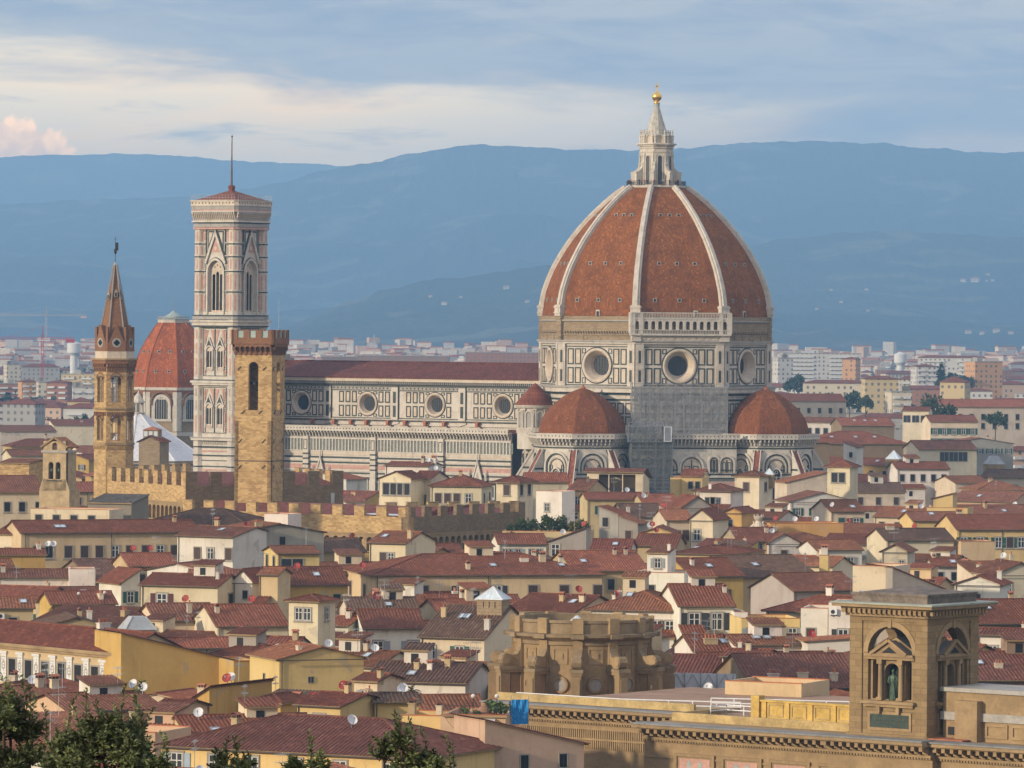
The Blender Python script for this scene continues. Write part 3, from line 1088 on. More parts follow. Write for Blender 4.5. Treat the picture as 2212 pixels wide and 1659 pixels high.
# --- aisle
aisle = part("aisle", cath)
mb = MB()
YA = 21.5
mb.M = face_M(-pi / 2, YA)
mb.box(NX0, NX1 - 4, 0, 0.5, 0, 30.0, 0)
mb.box(NX0, NX1 - 4, -0.14, 0, 24.0, 24.35, 0)
mb.box(NX0, NX1 - 4, -0.06, 0, 24.35, 27.35, 1)
u = NX0 + 0.4
k = 0
while u < NX1 - 4:
    mb.box(u - 0.16, u + 0.16, -0.26, -0.06, 24.35, 27.35, 0)
    if k % 1 == 0:
        mb.box(u + 0.2, u + 0.86, -0.10, -0.06, 24.45, 27.25, 5)
    u += 1.04
    k += 1
mb.box(NX0, NX1 - 4, -0.3, 0, 27.35, 27.75, 0)
for x in (-51.5, -73.0, -94.7):                            # plain piers between the bays
    mb.box(x - 0.85, x + 0.85, -0.85, 0, 0, 28.0, 0)
    mb.frame(x - 0.6, x + 0.6, 24.5, 27.2, 0.18, -0.92, -0.85, 1)
    for z in (19.2, 20.4, 21.9, 23.2):
        mb.box(x - 0.87, x + 0.87, -0.9, 0, z, z + 0.4, 1)
# corbelled gallery
mb.box(NX0, NX1 - 4, -0.05, 0.02, 27.7, 29.5, 3)
u = NX0 + 0.5
while u < NX1 - 4:
    mb.face([(u - 0.15, -0.02, 27.75), (u + 0.15, -0.02, 27.75), (u + 0.15, -1.3, 29.3), (u - 0.15, -1.3, 29.3)], 0)
    mb.box(u - 0.15, u + 0.15, -1.3, 0, 29.1, 29.5, 0)
    mb.box(u - 0.13, u + 0.13, -0.65, 0, 28.2, 29.2, 0)
    mb.box(u + 0.38, u + 0.62, -1.56, -1.5, 30.0, 30.35, 1)   # pierced quatrefoils
    u += 1.0
mb.box(NX0, NX1 - 4, -1.5, 0.4, 29.5, 29.75, 0)
mb.box(NX0, NX1 - 4, -1.5, -1.1, 29.75, 30.65, 0)
mb.box(NX0, NX1 - 4, -1.62, -1.0, 30.65, 30.85, 0)
# striped courses below
for z0, z1, d_, mt in ((23.2, 23.9, .12, 4), (22.3, 22.75, .2, 1), (21.6, 22.2, .16, 0), (21.0, 21.4, .2, 1), (19.5, 20.6, .1, 2), (19.0, 19.4, .18, 0), (18.3, 18.7, .2, 1), (17.2, 17.5, .2, 1)):
    mb.box(NX0, NX1 - 4, -d_, 0, z0, z1, mt)
u = NX0 + 1.0
while u < NX1 - 5:
    inset_panel(mb, u, u + 1.7, 12.2, 17.0, 0.3, 1, 0, 0.14)
    mb.box(u + 0.65, u + 1.05, -0.16, 0, 13.2, 16.0, 1)
    u += 2.15
# tall window gables
for x in (-90.0, -40.0):
    mb.face([(x - 2.3, -0.7, 14.5), (x + 2.3, -0.7, 14.5), (x, -0.7, 22.2)], 0)
    mb.face([(x - 1.5, -0.75, 15.0), (x + 1.5, -0.75, 15.0), (x, -0.75, 19.6)], 3)
    mb.bar((x - 2.4, -0.75, 14.5), (x, -0.75, 22.4), 0.35, 0.4, 0)
    mb.bar((x + 2.4, -0.75, 14.5), (x, -0.75, 22.4), 0.35, 0.4, 0)
    mb.tube((x, -0.75, 22.0), (x, -0.75, 24.6), 0.28, 0.05, 6, 0)
    for s_ in (-1, 1):
        mb.tube((x + s_ * 2.6, -0.7, 12.0), (x + s_ * 2.6, -0.7, 18.4), 0.35, 0.3, 6, 0)
        mb.tube((x + s_ * 2.6, -0.7, 18.4), (x + s_ * 2.6, -0.7, 20.6), 0.35, 0.03, 6, 0)
for x in (-103.5, -91.0, -63.0):
    mb.arch_fill(x, 1.6, 13.0, 18.2, -0.32, 3, 1.5)
    mb.arch_band(x, 1.6, 18.2, 0.35, -0.4, 0, 0, 1.5, 13.0)
mb.M = Matrix.Identity(4)
mb.build("wall", [M['marble'], M['green'], M['pink'], M['greystone'], M['marble_warm'], M['green_slab']], aisle)
mb = MB()
mb.face([(NX0 + 1, -21.4, 29.6), (NX1, -21.4, 29.6), (NX1, -10.5, 30.5), (NX0 + 1, -10.5, 30.5)])
mb.build("roof", M['tile'], aisle, (0.15, 0.048, 0.033))
mb = MB()
mb.prism([(-0.55, -0.45), (0.55, -0.45), (0.55, 0.45), (-0.55, 0.45)], 0, 0.35)
mb.prism([(-0.38, -0.33), (0.38, -0.33), (0.38, 0.33), (-0.38, 0.33)], -1.0, 0)
hop = mb.mesh("rain_hopper", [M['clay']])
for u in (-33.5, -47.5, -58.0, -64.0, -70.5, -76.0, -83.0, -88.0, -93.5, -100.5):
    o = link("rain_hopper", hop, aisle)
    o.location = (u, -11.3, 31.9)
mb = MB()
mb.box(NX0, NX1, 20.5, 21.5, 0, 30)
mb.build("north_wall", M['marble'], aisle)


# --- corbelled gallery along one straight wall (shared by the tribunes)
def ballatoio(b, u0, u1, z, m0=0, m1=1, m3=3, step=0.98):
    b.box(u0, u1, -0.05, 0.02, z - 0.1, z + 1.75, m3)
    n_ = max(2, int((u1 - u0) / step))
    for i in range(n_):
        u = u0 + (i + 0.5) * (u1 - u0) / n_
        b.box(u - 0.14, u + 0.14, -1.15, 0, z + 1.0, z + 1.75, m0)
        b.box(u - 0.12, u + 0.12, -0.6, 0, z + 0.2, z + 1.1, m0)
        b.box(u + 0.30, u + 0.54, -1.42, -1.38, z + 2.3, z + 2.62, m1)
    e = 0.58
    b.box(u0 - e, u1 + e, -1.38, 0.3, z + 1.75, z + 2.0, m0)
    b.box(u0 - e * .9, u1 + e * .9, -1.38, -1.0, z + 2.0, z + 2.9, m0)
    b.box(u0 - e, u1 + e, -1.48, -0.9, z + 2.9, z + 3.1, m0)


def tribune(cx, cy, out, lbl_faces):
    t = part("tribune", cath, (cx, cy, 0))
    RT = 12.6
    ap, hw = RT * cos(pi / 8), RT * sin(pi / 8)
    b = MB()
    b.prism(octa(RT), -0.5, 29.3, 0)
    for k, ang in FACE.items():
        rel = (ang - out + pi) % (2 * pi) - pi
        if abs(rel) > 2.4: continue
        b.M = face_M(ang, ap)
        ballatoio(b, -hw, hw, 27.6)
        for z0, z1, mt in ((26.9, 27.3, 1), (21.45, 21.75, 1), (18.8, 19.05, 1), (17.15, 17.4, 1), (15.05, 15.35, 1), (13.2, 13.5, 1), (20.3, 20.7, 1), (19.2, 19.7, 1), (17.6, 18.6, 2), (16.6, 17.0, 1), (15.6, 16.3, 2), (14.2, 14.6, 1), (12.2, 12.5, 1)):
            b.box(-hw, hw, -0.1, 0, z0, z1, mt)
        # big round-headed blind arch
        b.arch_band(0, 6.3, 22.6, 0.5, -0.5, 0, 0, vb=21.0)
        b.arch_band(0, 5.6, 22.6, 0.3, -0.3, 0, 1, vb=21.0)
        b.arch_band(0, 3.6, 22.4, 0.22, -0.24, 0, 1, vb=21.0)
        b.arch_band(0, 4.6, 22.4, 0.35, -0.2, 0, 0, vb=21.0)
        b.arch_fill(0, 5.2, 21.0, 22.6, -0.06, 4)
        for s_ in (-1, 1):
            b.face([(s_ * 3.4, -0.1, 26.6), (s_ * 4.6, -0.1, 26.6), (s_ * 4.6, -0.1, 24.0)], 1)
            b.face([(s_ * 3.75, -0.14, 26.35), (s_ * 4.4, -0.14, 26.35), (s_ * 4.4, -0.14, 24.9)], 4)
            b.arch_band(s_ * 1.75, 0.7, 22.4, 0.12, -0.26, 0, 1, vb=21.1)
        # panels at the foot
        for i in range(7):
            u = -hw + 0.35 + i * (2 * hw - 0.4) / 7
            inset_panel(b, u, u + 1.05, 8.5, 12.0, 0.2)
    b.M = Matrix.Identity(4)
    b.build("wall", [M['marble'], M['green'], M['pink'], M['greystone'], M['marble_warm']], t)
    w = MB()                                            # two-light pointed window
    w.arch_band(0, 2.0, 20.6, 0.32, -0.75, 0, 0, 1.35, vb=13.5)
    w.arch_fill(0, 2.0, 13.5, 20.6, -0.3, 1, 1.35)
    w.box(-0.12, 0.12, -0.6, -0.3, 13.5, 20.2, 0)
    for s_ in (-1, 1):
        w.arch_band(s_ * 0.53, 0.75, 19.4, 0.12, -0.6, -0.3, 0, 1.3)
    w.rings([(0.0, 0)], 3, 0, cap=False) if False else None
    w.grid([[(r * cos(2 * pi * j / 16), -0.5, 21.1 + r * sin(2 * pi * j / 16)) for j in range(16)] for r in (0.28, 0.45)], 0, close=True)
    wm = w.mesh("pointed_window", [M['marble'], M['dark']])
    fins = MB()                                         # sloped buttress with tiled top
    L0, L1, zt, zb = 0.0, 8.2, 26.5, 13.2
    for y in (-0.75, 0.75):
        fins.face([(L0, y, 0), (L1, y, 0), (L1, y, zb), (L0, y, zt)], 0)
        fins.bar((L0, y * 1.1, zt + 0.15), (L1 + 0.4, y * 1.1, zb - 0.35), 0.22, 0.45, 0)
        for z in (9, 11.5, 14, 16.5, 19, 21.5):
            xx = max(0.2, min(L1, (zt - z - 0.6) / (zt - zb) * L1))
            fins.box(0, xx, y * 1.02 - 0.02, y * 1.02 + 0.02, z, z + 0.5, 2)
    fins.face([(L1, -0.75, 0), (L1, 0.75, 0), (L1, 0.75, zb), (L1, -0.75, zb)], 0)
    fins.face([(L0, -0.75, zt + 0.1), (L0, 0.75, zt + 0.1), (L1 + 0.4, 0.75, zb - 0.4), (L1 + 0.4, -0.75, zb - 0.4)], 1)
    fm = fins.mesh("buttress", [M['marble'], M['tile'], M['green']])
    for k, ang in FACE.items():
        rel = (ang - out + pi) % (2 * pi) - pi
        if abs(rel) < 1.7:
            o = link("pointed_window", wm, t)
            o.matrix_local = face_M(ang, ap)
    for a_ in R8:
        rel = (a_ - out + pi) % (2 * pi) - pi
        if abs(rel) < 1.5:
            o = link("buttress", fm, t, (0.25, 0.085, 0.05))
            o.matrix_local = Matrix.Rotation(a_, 4, 'Z') @ Matrix.Translation((RT - 0.2, 0, 0))
    P = [(11.35, 29.9), (11.25, 31.2), (11.0, 32.6), (10.5, 34.0), (9.6, 35.6), (8.4, 37.1), (7.0, 38.3), (5.5, 39.5), (3.7, 40.7), (1.8, 41.5), (0.6, 41.9)]
    d_ = MB()
    for k in range(8):
        rows = []
        for j in range(31):
            z = 29.9 + 12.0 * j / 30
            r = prof_r(z, P)
            p0, p1 = Vector((r * cos(R8[k]), r * sin(R8[k]), z)), Vector((r * cos(R8[k] + pi / 4), r * sin(R8[k] + pi / 4), z))
            rows.append([p0.lerp(p1, i / 5) for i in range(6)])
        d_.grid(rows)
    dd = d_.build("dome", M['tile_dome'], t, (0.20, 0.069, 0.024))
    k_ = MB()
    k_.rings([(0.8, 41.5), (0.7, 42.1), (0.35, 42.4), (0.25, 42.8), (0.03, 43.1)], 10)
    k_.build("finial", M['clay'], dd)
    return t


tribune(0, -34.2, -pi / 2, None)
tribune(33.2, 0, 0.0, None)
tribune(0, 34.2, pi / 2, None)

# --- sacristy blocks between the tribunes
mb = MB()
for k in ('SE', 'SW'):
    dist, w2 = (34.0, 13.5) if k == 'SE' else (33.0, 9.0)
    mb.M = face_M(FACE[k], dist)
    mb.box(-w2, w2, 0, 14, -0.5, 29.4, 0)
    ballatoio(mb, -w2, w2, 27.6)
    for z0, z1, mt in ((26.9, 27.3, 1), (21.45, 21.75, 1), (18.8, 19.05, 1), (17.15, 17.4, 1), (15.05, 15.35, 1), (13.2, 13.5, 1), (20.3, 20.7, 1), (19.2, 19.7, 1), (17.6, 18.6, 2), (16.6, 17.0, 1), (15.6, 16.3, 2), (14.2, 14.6, 1), (12.2, 12.5, 1)):
        mb.box(-w2, w2, -0.1, 0, z0, z1, mt)
    for uc, w_ in ((1.8, 5.4), (7.6, 2.2), (10.9, 3.4), (-4.5, 5.4), (-9.5, 3.4)) if k == 'SE' else ((0, 5.4), (5.2, 3.0), (-5.2, 3.0)):
        zs = 24.9 - w_ / 2
        mb.arch_band(uc, w_, zs, 0.45, -0.4, 0, 0, vb=20.9)
        mb.arch_band(uc, w_ - 0.6, zs, 0.15, -0.25, 0, 1, vb=20.9)
        mb.arch_fill(uc, w_ - 0.6, 20.9, zs, -0.05, 4)
        mb.box(uc - 0.12, uc + 0.12, -0.15, 0, 20.9, zs + w_ / 2 - 0.7, 1)
        for s_ in (-1, 1):
            mb.frame(uc + s_ * w_ * .2 - w_ * .13, uc + s_ * w_ * .2 + w_ * .13, 21.1, zs + 0.4, 0.14, -0.16, 0, 1)
    for i in range(12):
        u = -w2 + 0.5 + i * (2 * w2 - 1) / 12
        inset_panel(mb, u, u + 1.3, 8.5, 12.0, 0.22)
mb.M = Matrix.Identity(4)
mb.build("sacristy", [M['marble'], M['green'], M['pink'], M['greystone'], M['marble_warm']], cath)

# --- small exedra with niches and a conical roof
ex = part("exedra", cath, (31.4 * cos(FACE['SW']), 31.4 * sin(FACE['SW']), 0))
mb = MB()
mb.rings([(4.6, 26), (4.6, 31.0), (4.75, 31.0), (4.75, 31.5), (4.2, 31.5), (4.2, 36.3), (4.9, 36.5), (5.2, 37.0), (5.2, 37.3)], 32)
for k in range(8):
    a_ = FACE['SW'] + (k - 3.5) * radians(38)
    mb.M = face_M(a_, 4.25)
    mb.arch_band(0, 1.55, 34.8, 0.25, -0.25, 0.2, 0, vb=31.6)
    mb.arch_fill(0, 1.55, 31.7, 34.8, -0.03, 1)
    mb.M = face_M(a_ + radians(19), 4.25)
    for s_ in (-1, 1):
        mb.tube((s_ * 0.3, -0.3, 31.6), (s_ * 0.3, -0.3, 36.0), 0.16, 0.14, 6, 0)
    mb.box(-0.55, 0.55, -0.5, 0.1, 36.0, 36.4, 0)
mb.M = Matrix.Identity(4)
mb.build("wall", [M['marble'], M['greystone']], ex)
mb = MB()
mb.rings([(5.4, 37.3), (3.4, 39.6), (1.6, 41.6), (0.1, 42.9)], 24, cap=False)
mb.build("roof", M['tile_dome'], ex, (0.19, 0.062, 0.034))

# --- scaffolding against the south-east side
scaf = thing("scaffolding", "grey scaffolding wrapped in netting between the two small cathedral domes", "scaffolding", DC, -TH)
nm = bpy.data.materials.new("scaffold_netting")
nm.use_nodes = True
g = NG(nm.node_tree)
bs = nm.node_tree.nodes['Principled BSDF']
tcn = g.node('ShaderNodeTexCoord').outputs['Object']
nz1 = g.noise(tcn, 0.5, 5, 0.6)
nz2 = g.noise(g.scale(tcn, (2.0, 2.0, 0.08)), 1.2, 4, 0.6)
g.put(bs.inputs['Base Color'], g.mix(g.smooth(nz2, 0.35, 0.68), g.mix(1.0, objcol(g), (0.72, 0.74, 0.74), 'MULTIPLY'), objcol(g)))
bs.inputs['Roughness'].default_value = 0.9
tr = g.node('ShaderNodeBsdfTransparent')
ms = g.node('ShaderNodeMixShader')
g.put(ms.inputs[0], g.math('ADD', 0.12, g.math('MULTIPLY', nz1, 0.75), clamp=True))
nm.node_tree.links.new(tr.outputs[0], ms.inputs[1])
nm.node_tree.links.new(bs.outputs[0], ms.inputs[2])
out_ = [n_ for n_ in nm.node_tree.nodes if n_.type == 'OUTPUT_MATERIAL'][0]
nm.node_tree.links.new(ms.outputs[0], out_.inputs[0])


def scaffold(dist, u0, u1, z0, z1, depth, col):
    fm = face_M(FACE['SE'], dist)
    b = MB()
    b.M = fm
    nu, nzv = int((u1 - u0) / 2.1), int((z1 - z0) / 2.0)
    for i in range(nu + 1):
        u = u0 + (u1 - u0) * i / nu
        for y in (0.05, depth):
            b.bar((u, y, z0), (u, y, z1 + random.uniform(0.1, 1.6)), 0.2, m=0)
        for j in range(nzv):
            b.bar((u, 0.05, z0 + (z1 - z0) * j / nzv), (u, depth, z0 + (z1 - z0) * j / nzv), 0.07, m=0)
    for j in range(nzv + 1):
        z = z0 + (z1 - z0) * j / nzv
        for y in (0.05, depth):
            b.bar((u0, y, z), (u1, y, z), 0.17, m=0)
            b.bar((u0, y, z + 1.0), (u1, y, z + 1.0), 0.10, m=0)
        b.box(u0, u1, 0.2, depth - 0.1, z - 0.05, z, 1)
    for i in range(0, nu - 1, 2):
        ua, ub = u0 + (u1 - u0) * i / nu, u0 + (u1 - u0) * (i + 2) / nu
        b.bar((ua, 0.0, z0), (ub, 0.0, z0 + 6), 0.15, m=0)
        b.bar((ub, 0.0, z0 + 6), (ua, 0.0, min(z1, z0 + 12)), 0.15, m=0)
    b.build("poles", [M['metal'], M['slate']], scaf)
    n2_ = MB()
    n2_.M = fm
    nn_ = 24
    for (pa, pb) in (((u0, -0.08), (u1, -0.08)), ((u0 - 0.05, -0.08), (u0 - 0.05, depth)), ((u1 + 0.05, -0.08), (u1 + 0.05, depth))):
        rows = []
        for j in range(9):
            z = z0 + (z1 - z0) * j / 8
            rows.append([(pa[0] + (pb[0] - pa[0]) * i / nn_, pa[1] + (pb[1] - pa[1]) * i / nn_ - 0.10 * random.random(), z) for i in range(nn_ + 1)])
        n2_.grid(rows)
    n2_.build("netting", nm, scaf, col)


scaffold(36.8, -14.4, -3.8, 0, 28.6, 2.6, (0.16, 0.165, 0.155))
scaffold(29.4, -12.6, 12.2, 29.6, 42.2, 1.6, (0.40, 0.385, 0.355))
scaffold(37.2, -15.2, -5.6, 28.7, 32.6, 3.0, (0.20, 0.205, 0.195))
mb = MB()
mb.M = face_M(FACE['SE'], 37.6)
mb.box(-6.2, -4.2, 0, 2.6, 28.8, 32.6, 0)
mb.frame(-6.2, -4.2, 28.8, 32.6, 0.2, -0.06, 0, 1)
mb.build("hoist_cabin", [M['metal'], M['whitemetal']], scaf)

# ------------------------------------------------------------------ the cathedral's bell tower
TC = radians(35)
pc = at(498, 700, 1388); pc.z = 0
camp = thing("bell_tower", "tall square bell tower in white, pink and green marble with a thin pole on top", "bell tower", pc, -TC)
HC_ = 7.0
CM = [M['marble'], M['green'], M['pink'], M['marble_warm'], M['greystone'], M['dark']]
mb = MB()
b = HC_ - 0.55
mb.box(-b, b, -b, b, -0.5, 58.1, 0)
octp = [(1.75 * cos(radians(22.5 + 45 * k)), 1.75 * sin(radians(22.5 + 45 * k))) for k in range(8)]
for sx in (-1, 1):
    for sy in (-1, 1):
        mb.prism([(sx * 5.65 + x, sy * 5.65 + y) for x, y in octp], -0.5, 83.5, 0)
for k in range(4):
    ang = -pi / 2 + k * pi / 2
    mb.M = face_M(ang, HC_ - 0.55)
    w = HC_ - 2.2
    # upper stage wall with the tall three-light window
    hole = [(0, 5.0, 60.6, 71.2, 1.25)]
    mb.wall_arch(-w - 1.2, w + 1.2, 58.0, 83.5, hole, 1.2, 0)
    mb.wall_arch(-2.5, 2.5, 60.6, 77.0, [(-1.32, 1.12, 60.7, 70.9, 1.35), (0, 1.12, 60.7, 71.4, 1.35), (1.32, 1.12, 60.7, 70.9, 1.35)], 0.3, 3) if False else None
    # tracery set back in the opening
    M0 = mb.M.copy()
    mb.M = M0 @ Matrix.Translation((0, 0.75, 0))
    mb.wall_arch(-2.0, 2.0, 60.7, 73.9, [(-1.22, 1.0, 61.0, 70.0, 1.35), (0, 1.0, 61.0, 70.6, 1.35), (1.22, 1.0, 61.0, 70.0, 1.35)], 0.25, 3)
    mb.box(-2.5, -1.9, 0.0, 0.3, 60.7, 72.5, 0)
    mb.box(1.9, 2.5, 0.0, 0.3, 60.7, 72.5, 0)
    mb.box(-1.9, 1.9, -0.04, 0.05, 60.0, 61.0, 3)
    for u in (-1.2, 0, 1.2):
        mb.frame(u - 0.3, u + 0.3, 60.2, 60.8, 0.12, -0.08, 0, 2)
    for u in (-0.9, 0.0, 0.9):
        mb.box(u - 0.16, u + 0.16, -0.03, 0.02, 72.3 + 0.5 * (u == 0), 72.62 + 0.5 * (u == 0), 5)
    mb.box(-2.4, 2.4, 0.9, 1.0, 60.6, 75.0, 5)
    mb.M = M0
    mb.arch_band(0, 5.0, 71.2, 0.5, -0.4, 0, 0, 1.25, vb=60.0)
    mb.arch_band(0, 6.0, 71.2, 0.18, -0.25, 0, 1, 1.25, vb=71.0)
    # steep gable
    for s_ in (-1, 1):
        mb.bar((s_ * 3.3, -0.35, 73.4), (0, -0.35, 81.6), 0.42, 0.6, 0)
        mb.bar((s_ * 3.75, -0.2, 73.4), (s_ * 0.1, -0.2, 82.4), 0.22, 0.4, 1)
        mb.face([(s_ * 0.5, -0.12, 82.0), (s_ * 2.6, -0.12, 82.0), (s_ * 2.6, -0.12, 77.0)], 1)
        mb.face([(s_ * 0.95, -0.16, 81.6), (s_ * 2.25, -0.16, 81.6), (s_ * 2.25, -0.16, 78.5)], 0)
        mb.box(s_ * 3.15 - 0.16, s_ * 3.15 + 0.16, -0.2, 0, 74.8, 82.4, 1)
    mb.face([(-1.5, -0.1, 76.4), (1.5, -0.1, 76.4), (0, -0.1, 79.9)], 2)
    mb.rings([(0.55, -0.2)], 3, 0, cap=False) if False else None
    mb.grid([[(r * cos(2 * pi * j / 16), -0.2, 77.5 + r * sin(2 * pi * j / 16)) for j in range(16)] for r in (0.0, 0.5)], 3, close=True)
    mb.tube((0, -0.4, 81.2), (0, -0.4, 84.4), 0.25, 0.08, 6, 0)
    # panels beside the window and on the corner turrets
    lev = [60.4, 65.9, 71.3, 75.2, 78.6, 82.4]
    for i in range(5):
        z0, z1 = lev[i] + 0.35, lev[i + 1] - 0.45
        for s_ in (-1, 1):
            u0 = s_ * 3.95
            mb.frame(u0 - 0.62, u0 + 0.62, z0, z1, 0.13, -0.08, 0, 1)
            mb.box(u0 - 0.28, u0 + 0.28, -0.08, 0, z0 + 0.45, z1 - 0.45, 2 if i in (0, 1, 4) else 4)
    for z in lev[1:-1]:
        for s_ in (-1, 1):
            mb.box(s_ * 3.98 - 0.75, s_ * 3.98 + 0.75, -0.3, 0, z - 0.2, z + 0.12, 1)
            mb.box(s_ * 3.98 - 0.75, s_ * 3.98 + 0.75, -0.36, 0, z + 0.12, z + 0.34, 0)
    # two lower stages, two double windows each
    for base, top in ((42.9, 56.6), (27.8, 41.0)):
        zb = base + 2.2
        zs = base + 7.3
        for s_ in (-1, 1):
            c = s_ * 1.85
            mb.arch_band(c, 1.9, zs, 0.32, -0.4, 0, 0, 1.25, vb=zb)
            mb.arch_fill(c, 1.9, zb, zs, -0.06, 3, 1.25)
            for q in (-0.45, 0.45):
                mb.arch_fill(c + q, 0.62, zb + 0.9, zs - 0.3, -0.12, 5, 1.3)
            mb.box(c - 0.95, c + 0.95, -0.2, 0, zb - 0.1, zb + 0.7, 0)
            for q in (-0.45, 0.45):
                mb.frame(c + q - 0.28, c + q + 0.28, zb + 0.05, zb + 0.6, 0.1, -0.26, 0, 2)
            for t in (-1, 1):
                mb.bar((c + t * 1.45, -0.3, zs + 0.4), (c, -0.3, zs + 3.6), 0.22, 0.35, 0)
                mb.face([(c + t * 0.35, -0.1, top - 0.8), (c + t * 1.5, -0.1, top - 0.8), (c + t * 1.5, -0.1, zs + 1.6)], 2)
            mb.face([(c - 0.7, -0.12, zs + 1.2), (c + 0.7, -0.12, zs + 1.2), (c, -0.12, zs + 2.8)], 1)
        mb.box(-0.1, 0.1, -0.2, 0, base + 0.9, top - 0.6, 1)
        mb.frame(-3.95, 3.95, base + 0.7, top - 0.3, 0.16, -0.12, 0, 1)
        for s_ in (-1, 1):
            for z0, z1 in ((base + 1.0, base + 2.6), (base + 3.0, base + 6.6), (base + 7.0, base + 9.0), (base + 9.4, top - 0.8)):
                mb.frame(s_ * 3.42 - 0.45, s_ * 3.42 + 0.45, z0, z1, 0.1, -0.12, 0, 1)
                mb.box(s_ * 3.42 - 0.2, s_ * 3.42 + 0.2, -0.1, 0, z0 + 0.4, z1 - 0.4, 2)
    # base courses
    for z0, z1, mt in ((24.6, 25.1, 1), (23.6, 24.0, 2), (22.4, 22.8, 1), (21.2, 21.4, 1), (19.6, 19.9, 1), (18.6, 19.0, 2)):
        mb.box(-4.3, 4.3, -0.15, 0, z0, z1, mt)
    for i in range(11):
        mb.frame(-4.1 + i * 0.76, -3.5 + i * 0.76, 25.5, 26.4, 0.1, -0.1, 0, 4)
    for i in range(4):
        inset_panel(mb, -4.1 + i * 2.1, -2.4 + i * 2.1, 6.0, 17.6, 0.2, 1, 2)
        inset_panel(mb, -3.8 + i * 2.1, -2.7 + i * 2.1, 6.6, 17.0, 0.15, 0, 0, 0.16)
mb.M = Matrix.Identity(4)
# turret panels, on all outward faces
for sx in (-1, 1):
    for sy in (-1, 1):
        for k in range(8):
            a_ = radians(45 * k)
            if cos(a_) * sx + sin(a_) * sy < -0.1: continue
            mb.M = face_M(a_, 1.75 * cos(pi / 8), 0, sx * 5.65, sy * 5.65)
            for z0, z1 in ((28.5, 33.5), (34.2, 37.5), (38.1, 40.6), (43.6, 48.6), (49.3, 52.6), (53.2, 56.2), (60.7, 65.4), (66.3, 70.9), (71.7, 74.8), (75.6, 78.2), (79.0, 82.1)):
                mb.box(-0.42, 0.42, -0.03, 0, z0, z1, 3)
                mb.box(-0.22, 0.22, -0.06, 0, z0 + 0.3, z1 - 0.3, 2 if z0 > 42 or z0 < 29 else 4)
mb.M = Matrix.Identity(4)
for sx in (-1, 1):
    for sy in (-1, 1):
        q = [(sx * 5.65 + x * 1.07, sy * 5.65 + y * 1.07) for x, y in octp]
        for z in (65.9, 71.3, 75.2, 78.6):
            mb.prism(q, z - 0.2, z + 0.12, 1)
            mb.prism(q, z + 0.12, z + 0.34, 0)
        for z in (19.5, 22.5, 24.7):
            mb.prism(q, z, z + 0.35, 1)


def sq(r, c=0.9):
    return [(-r + c, -r), (r - c, -r), (r, -r + c), (r, r - c), (r - c, r), (-r + c, r), (-r, r - c), (-r, -r + c)]


for z0, z1, r, mt in ((26.6, 27.2, 7.75, 0), (27.2, 27.5, 7.95, 4), (41.2, 41.8, 7.6, 0), (41.8, 42.4, 7.95, 0), (42.4, 42.7, 7.6, 1), (56.6, 57.0, 7.6, 1), (57.0, 57.9, 7.7, 0), (57.9, 58.4, 8.15, 0),
                      (58.6, 59.4, 7.6, 4), (59.5, 59.8, 7.65, 1), (82.4, 82.9, 7.6, 2), (83.0, 83.9, 7.55, 4), (84.0, 84.3, 7.7, 1), (84.3, 84.7, 7.9, 0)):
    mb.prism(sq(r), z0, z1, mt)
# overhanging corbelled top
mb.prism(sq(7.25), 84.7, 87.0, 4)
for k in range(4):
    mb.M = face_M(-pi / 2 + k * pi / 2, 7.25)
    for i in range(23):
        u = -7.25 + 0.35 + i * 13.8 / 22
        mb.face([(u - 0.14, -0.02, 84.7), (u + 0.14, -0.02, 84.7), (u + 0.14, -0.7, 86.6), (u - 0.14, -0.7, 86.6)], 3)
        mb.box(u - 0.14, u + 0.14, -0.7, 0, 86.5, 87.0, 0)
        mb.box(u - 0.13, u + 0.13, -0.4, 0, 85.5, 86.6, 3)
mb.M = Matrix.Identity(4)
mb.prism(sq(8.0), 87.0, 87.3, 0)
mb.prism(sq(7.9), 87.3, 87.65, 2)
mb.prism(sq(7.95), 87.65, 88.6, 4)
mb.prism(sq(8.15), 88.6, 88.8, 0)
mb.prism(sq(8.05), 88.8, 89.9, 3)
mb.prism(sq(8.25), 89.9, 90.15, 0)
for k in range(4):
    mb.M = face_M(-pi / 2 + k * pi / 2, 8.05)
    for i in range(13):
        u = -6.8 + i * 13.6 / 12
        mb.box(u - 0.17, u + 0.17, -0.03, 0.02, 89.2, 89.55, 5)
mb.M = Matrix.Identity(4)
mb.build("shaft", CM, camp)
mb = MB()
mb.prism(sq(7.4), 90.0, 90.3)
mb.rings([(9.2, 90.35), (1.0, 92.7), (0.75, 93.2)], 4, rot=pi / 4)
mb.rings([(0.95, 93.2), (0.95, 94.0), (0.5, 94.3)], 8)
mb.build("roof", M['tile_dome'], camp, (0.20, 0.07, 0.042))
mb = MB()
mb.tube((0, 0, 94.0), (0, 0, 98.5), 0.28, 0.22, 8)
mb.tube((0, 0, 98.5), (0, 0, 107.0), 0.2, 0.12, 8)
mb.rings([(0.05, 106.9), (0.3, 107.2), (0.05, 107.5)], 8)
mb.build("pole", simple("rusty_pole", (0.12, 0.075, 0.05), 0.7), camp)
mb = MB()                                           # safety fence round the terrace
for k in range(4):
    mb.M = face_M(-pi / 2 + k * pi / 2, 7.9)
    for i in range(15):
        u = -7.2 + i * 14.4 / 14
        mb.bar((u, 0, 90.1), (u, 0, 91.5), 0.035)
    for z in (90.8, 91.5):
        mb.bar((-7.2, 0, z), (7.2, 0, z), 0.03)
mb.build("railing", M['metal'], camp)

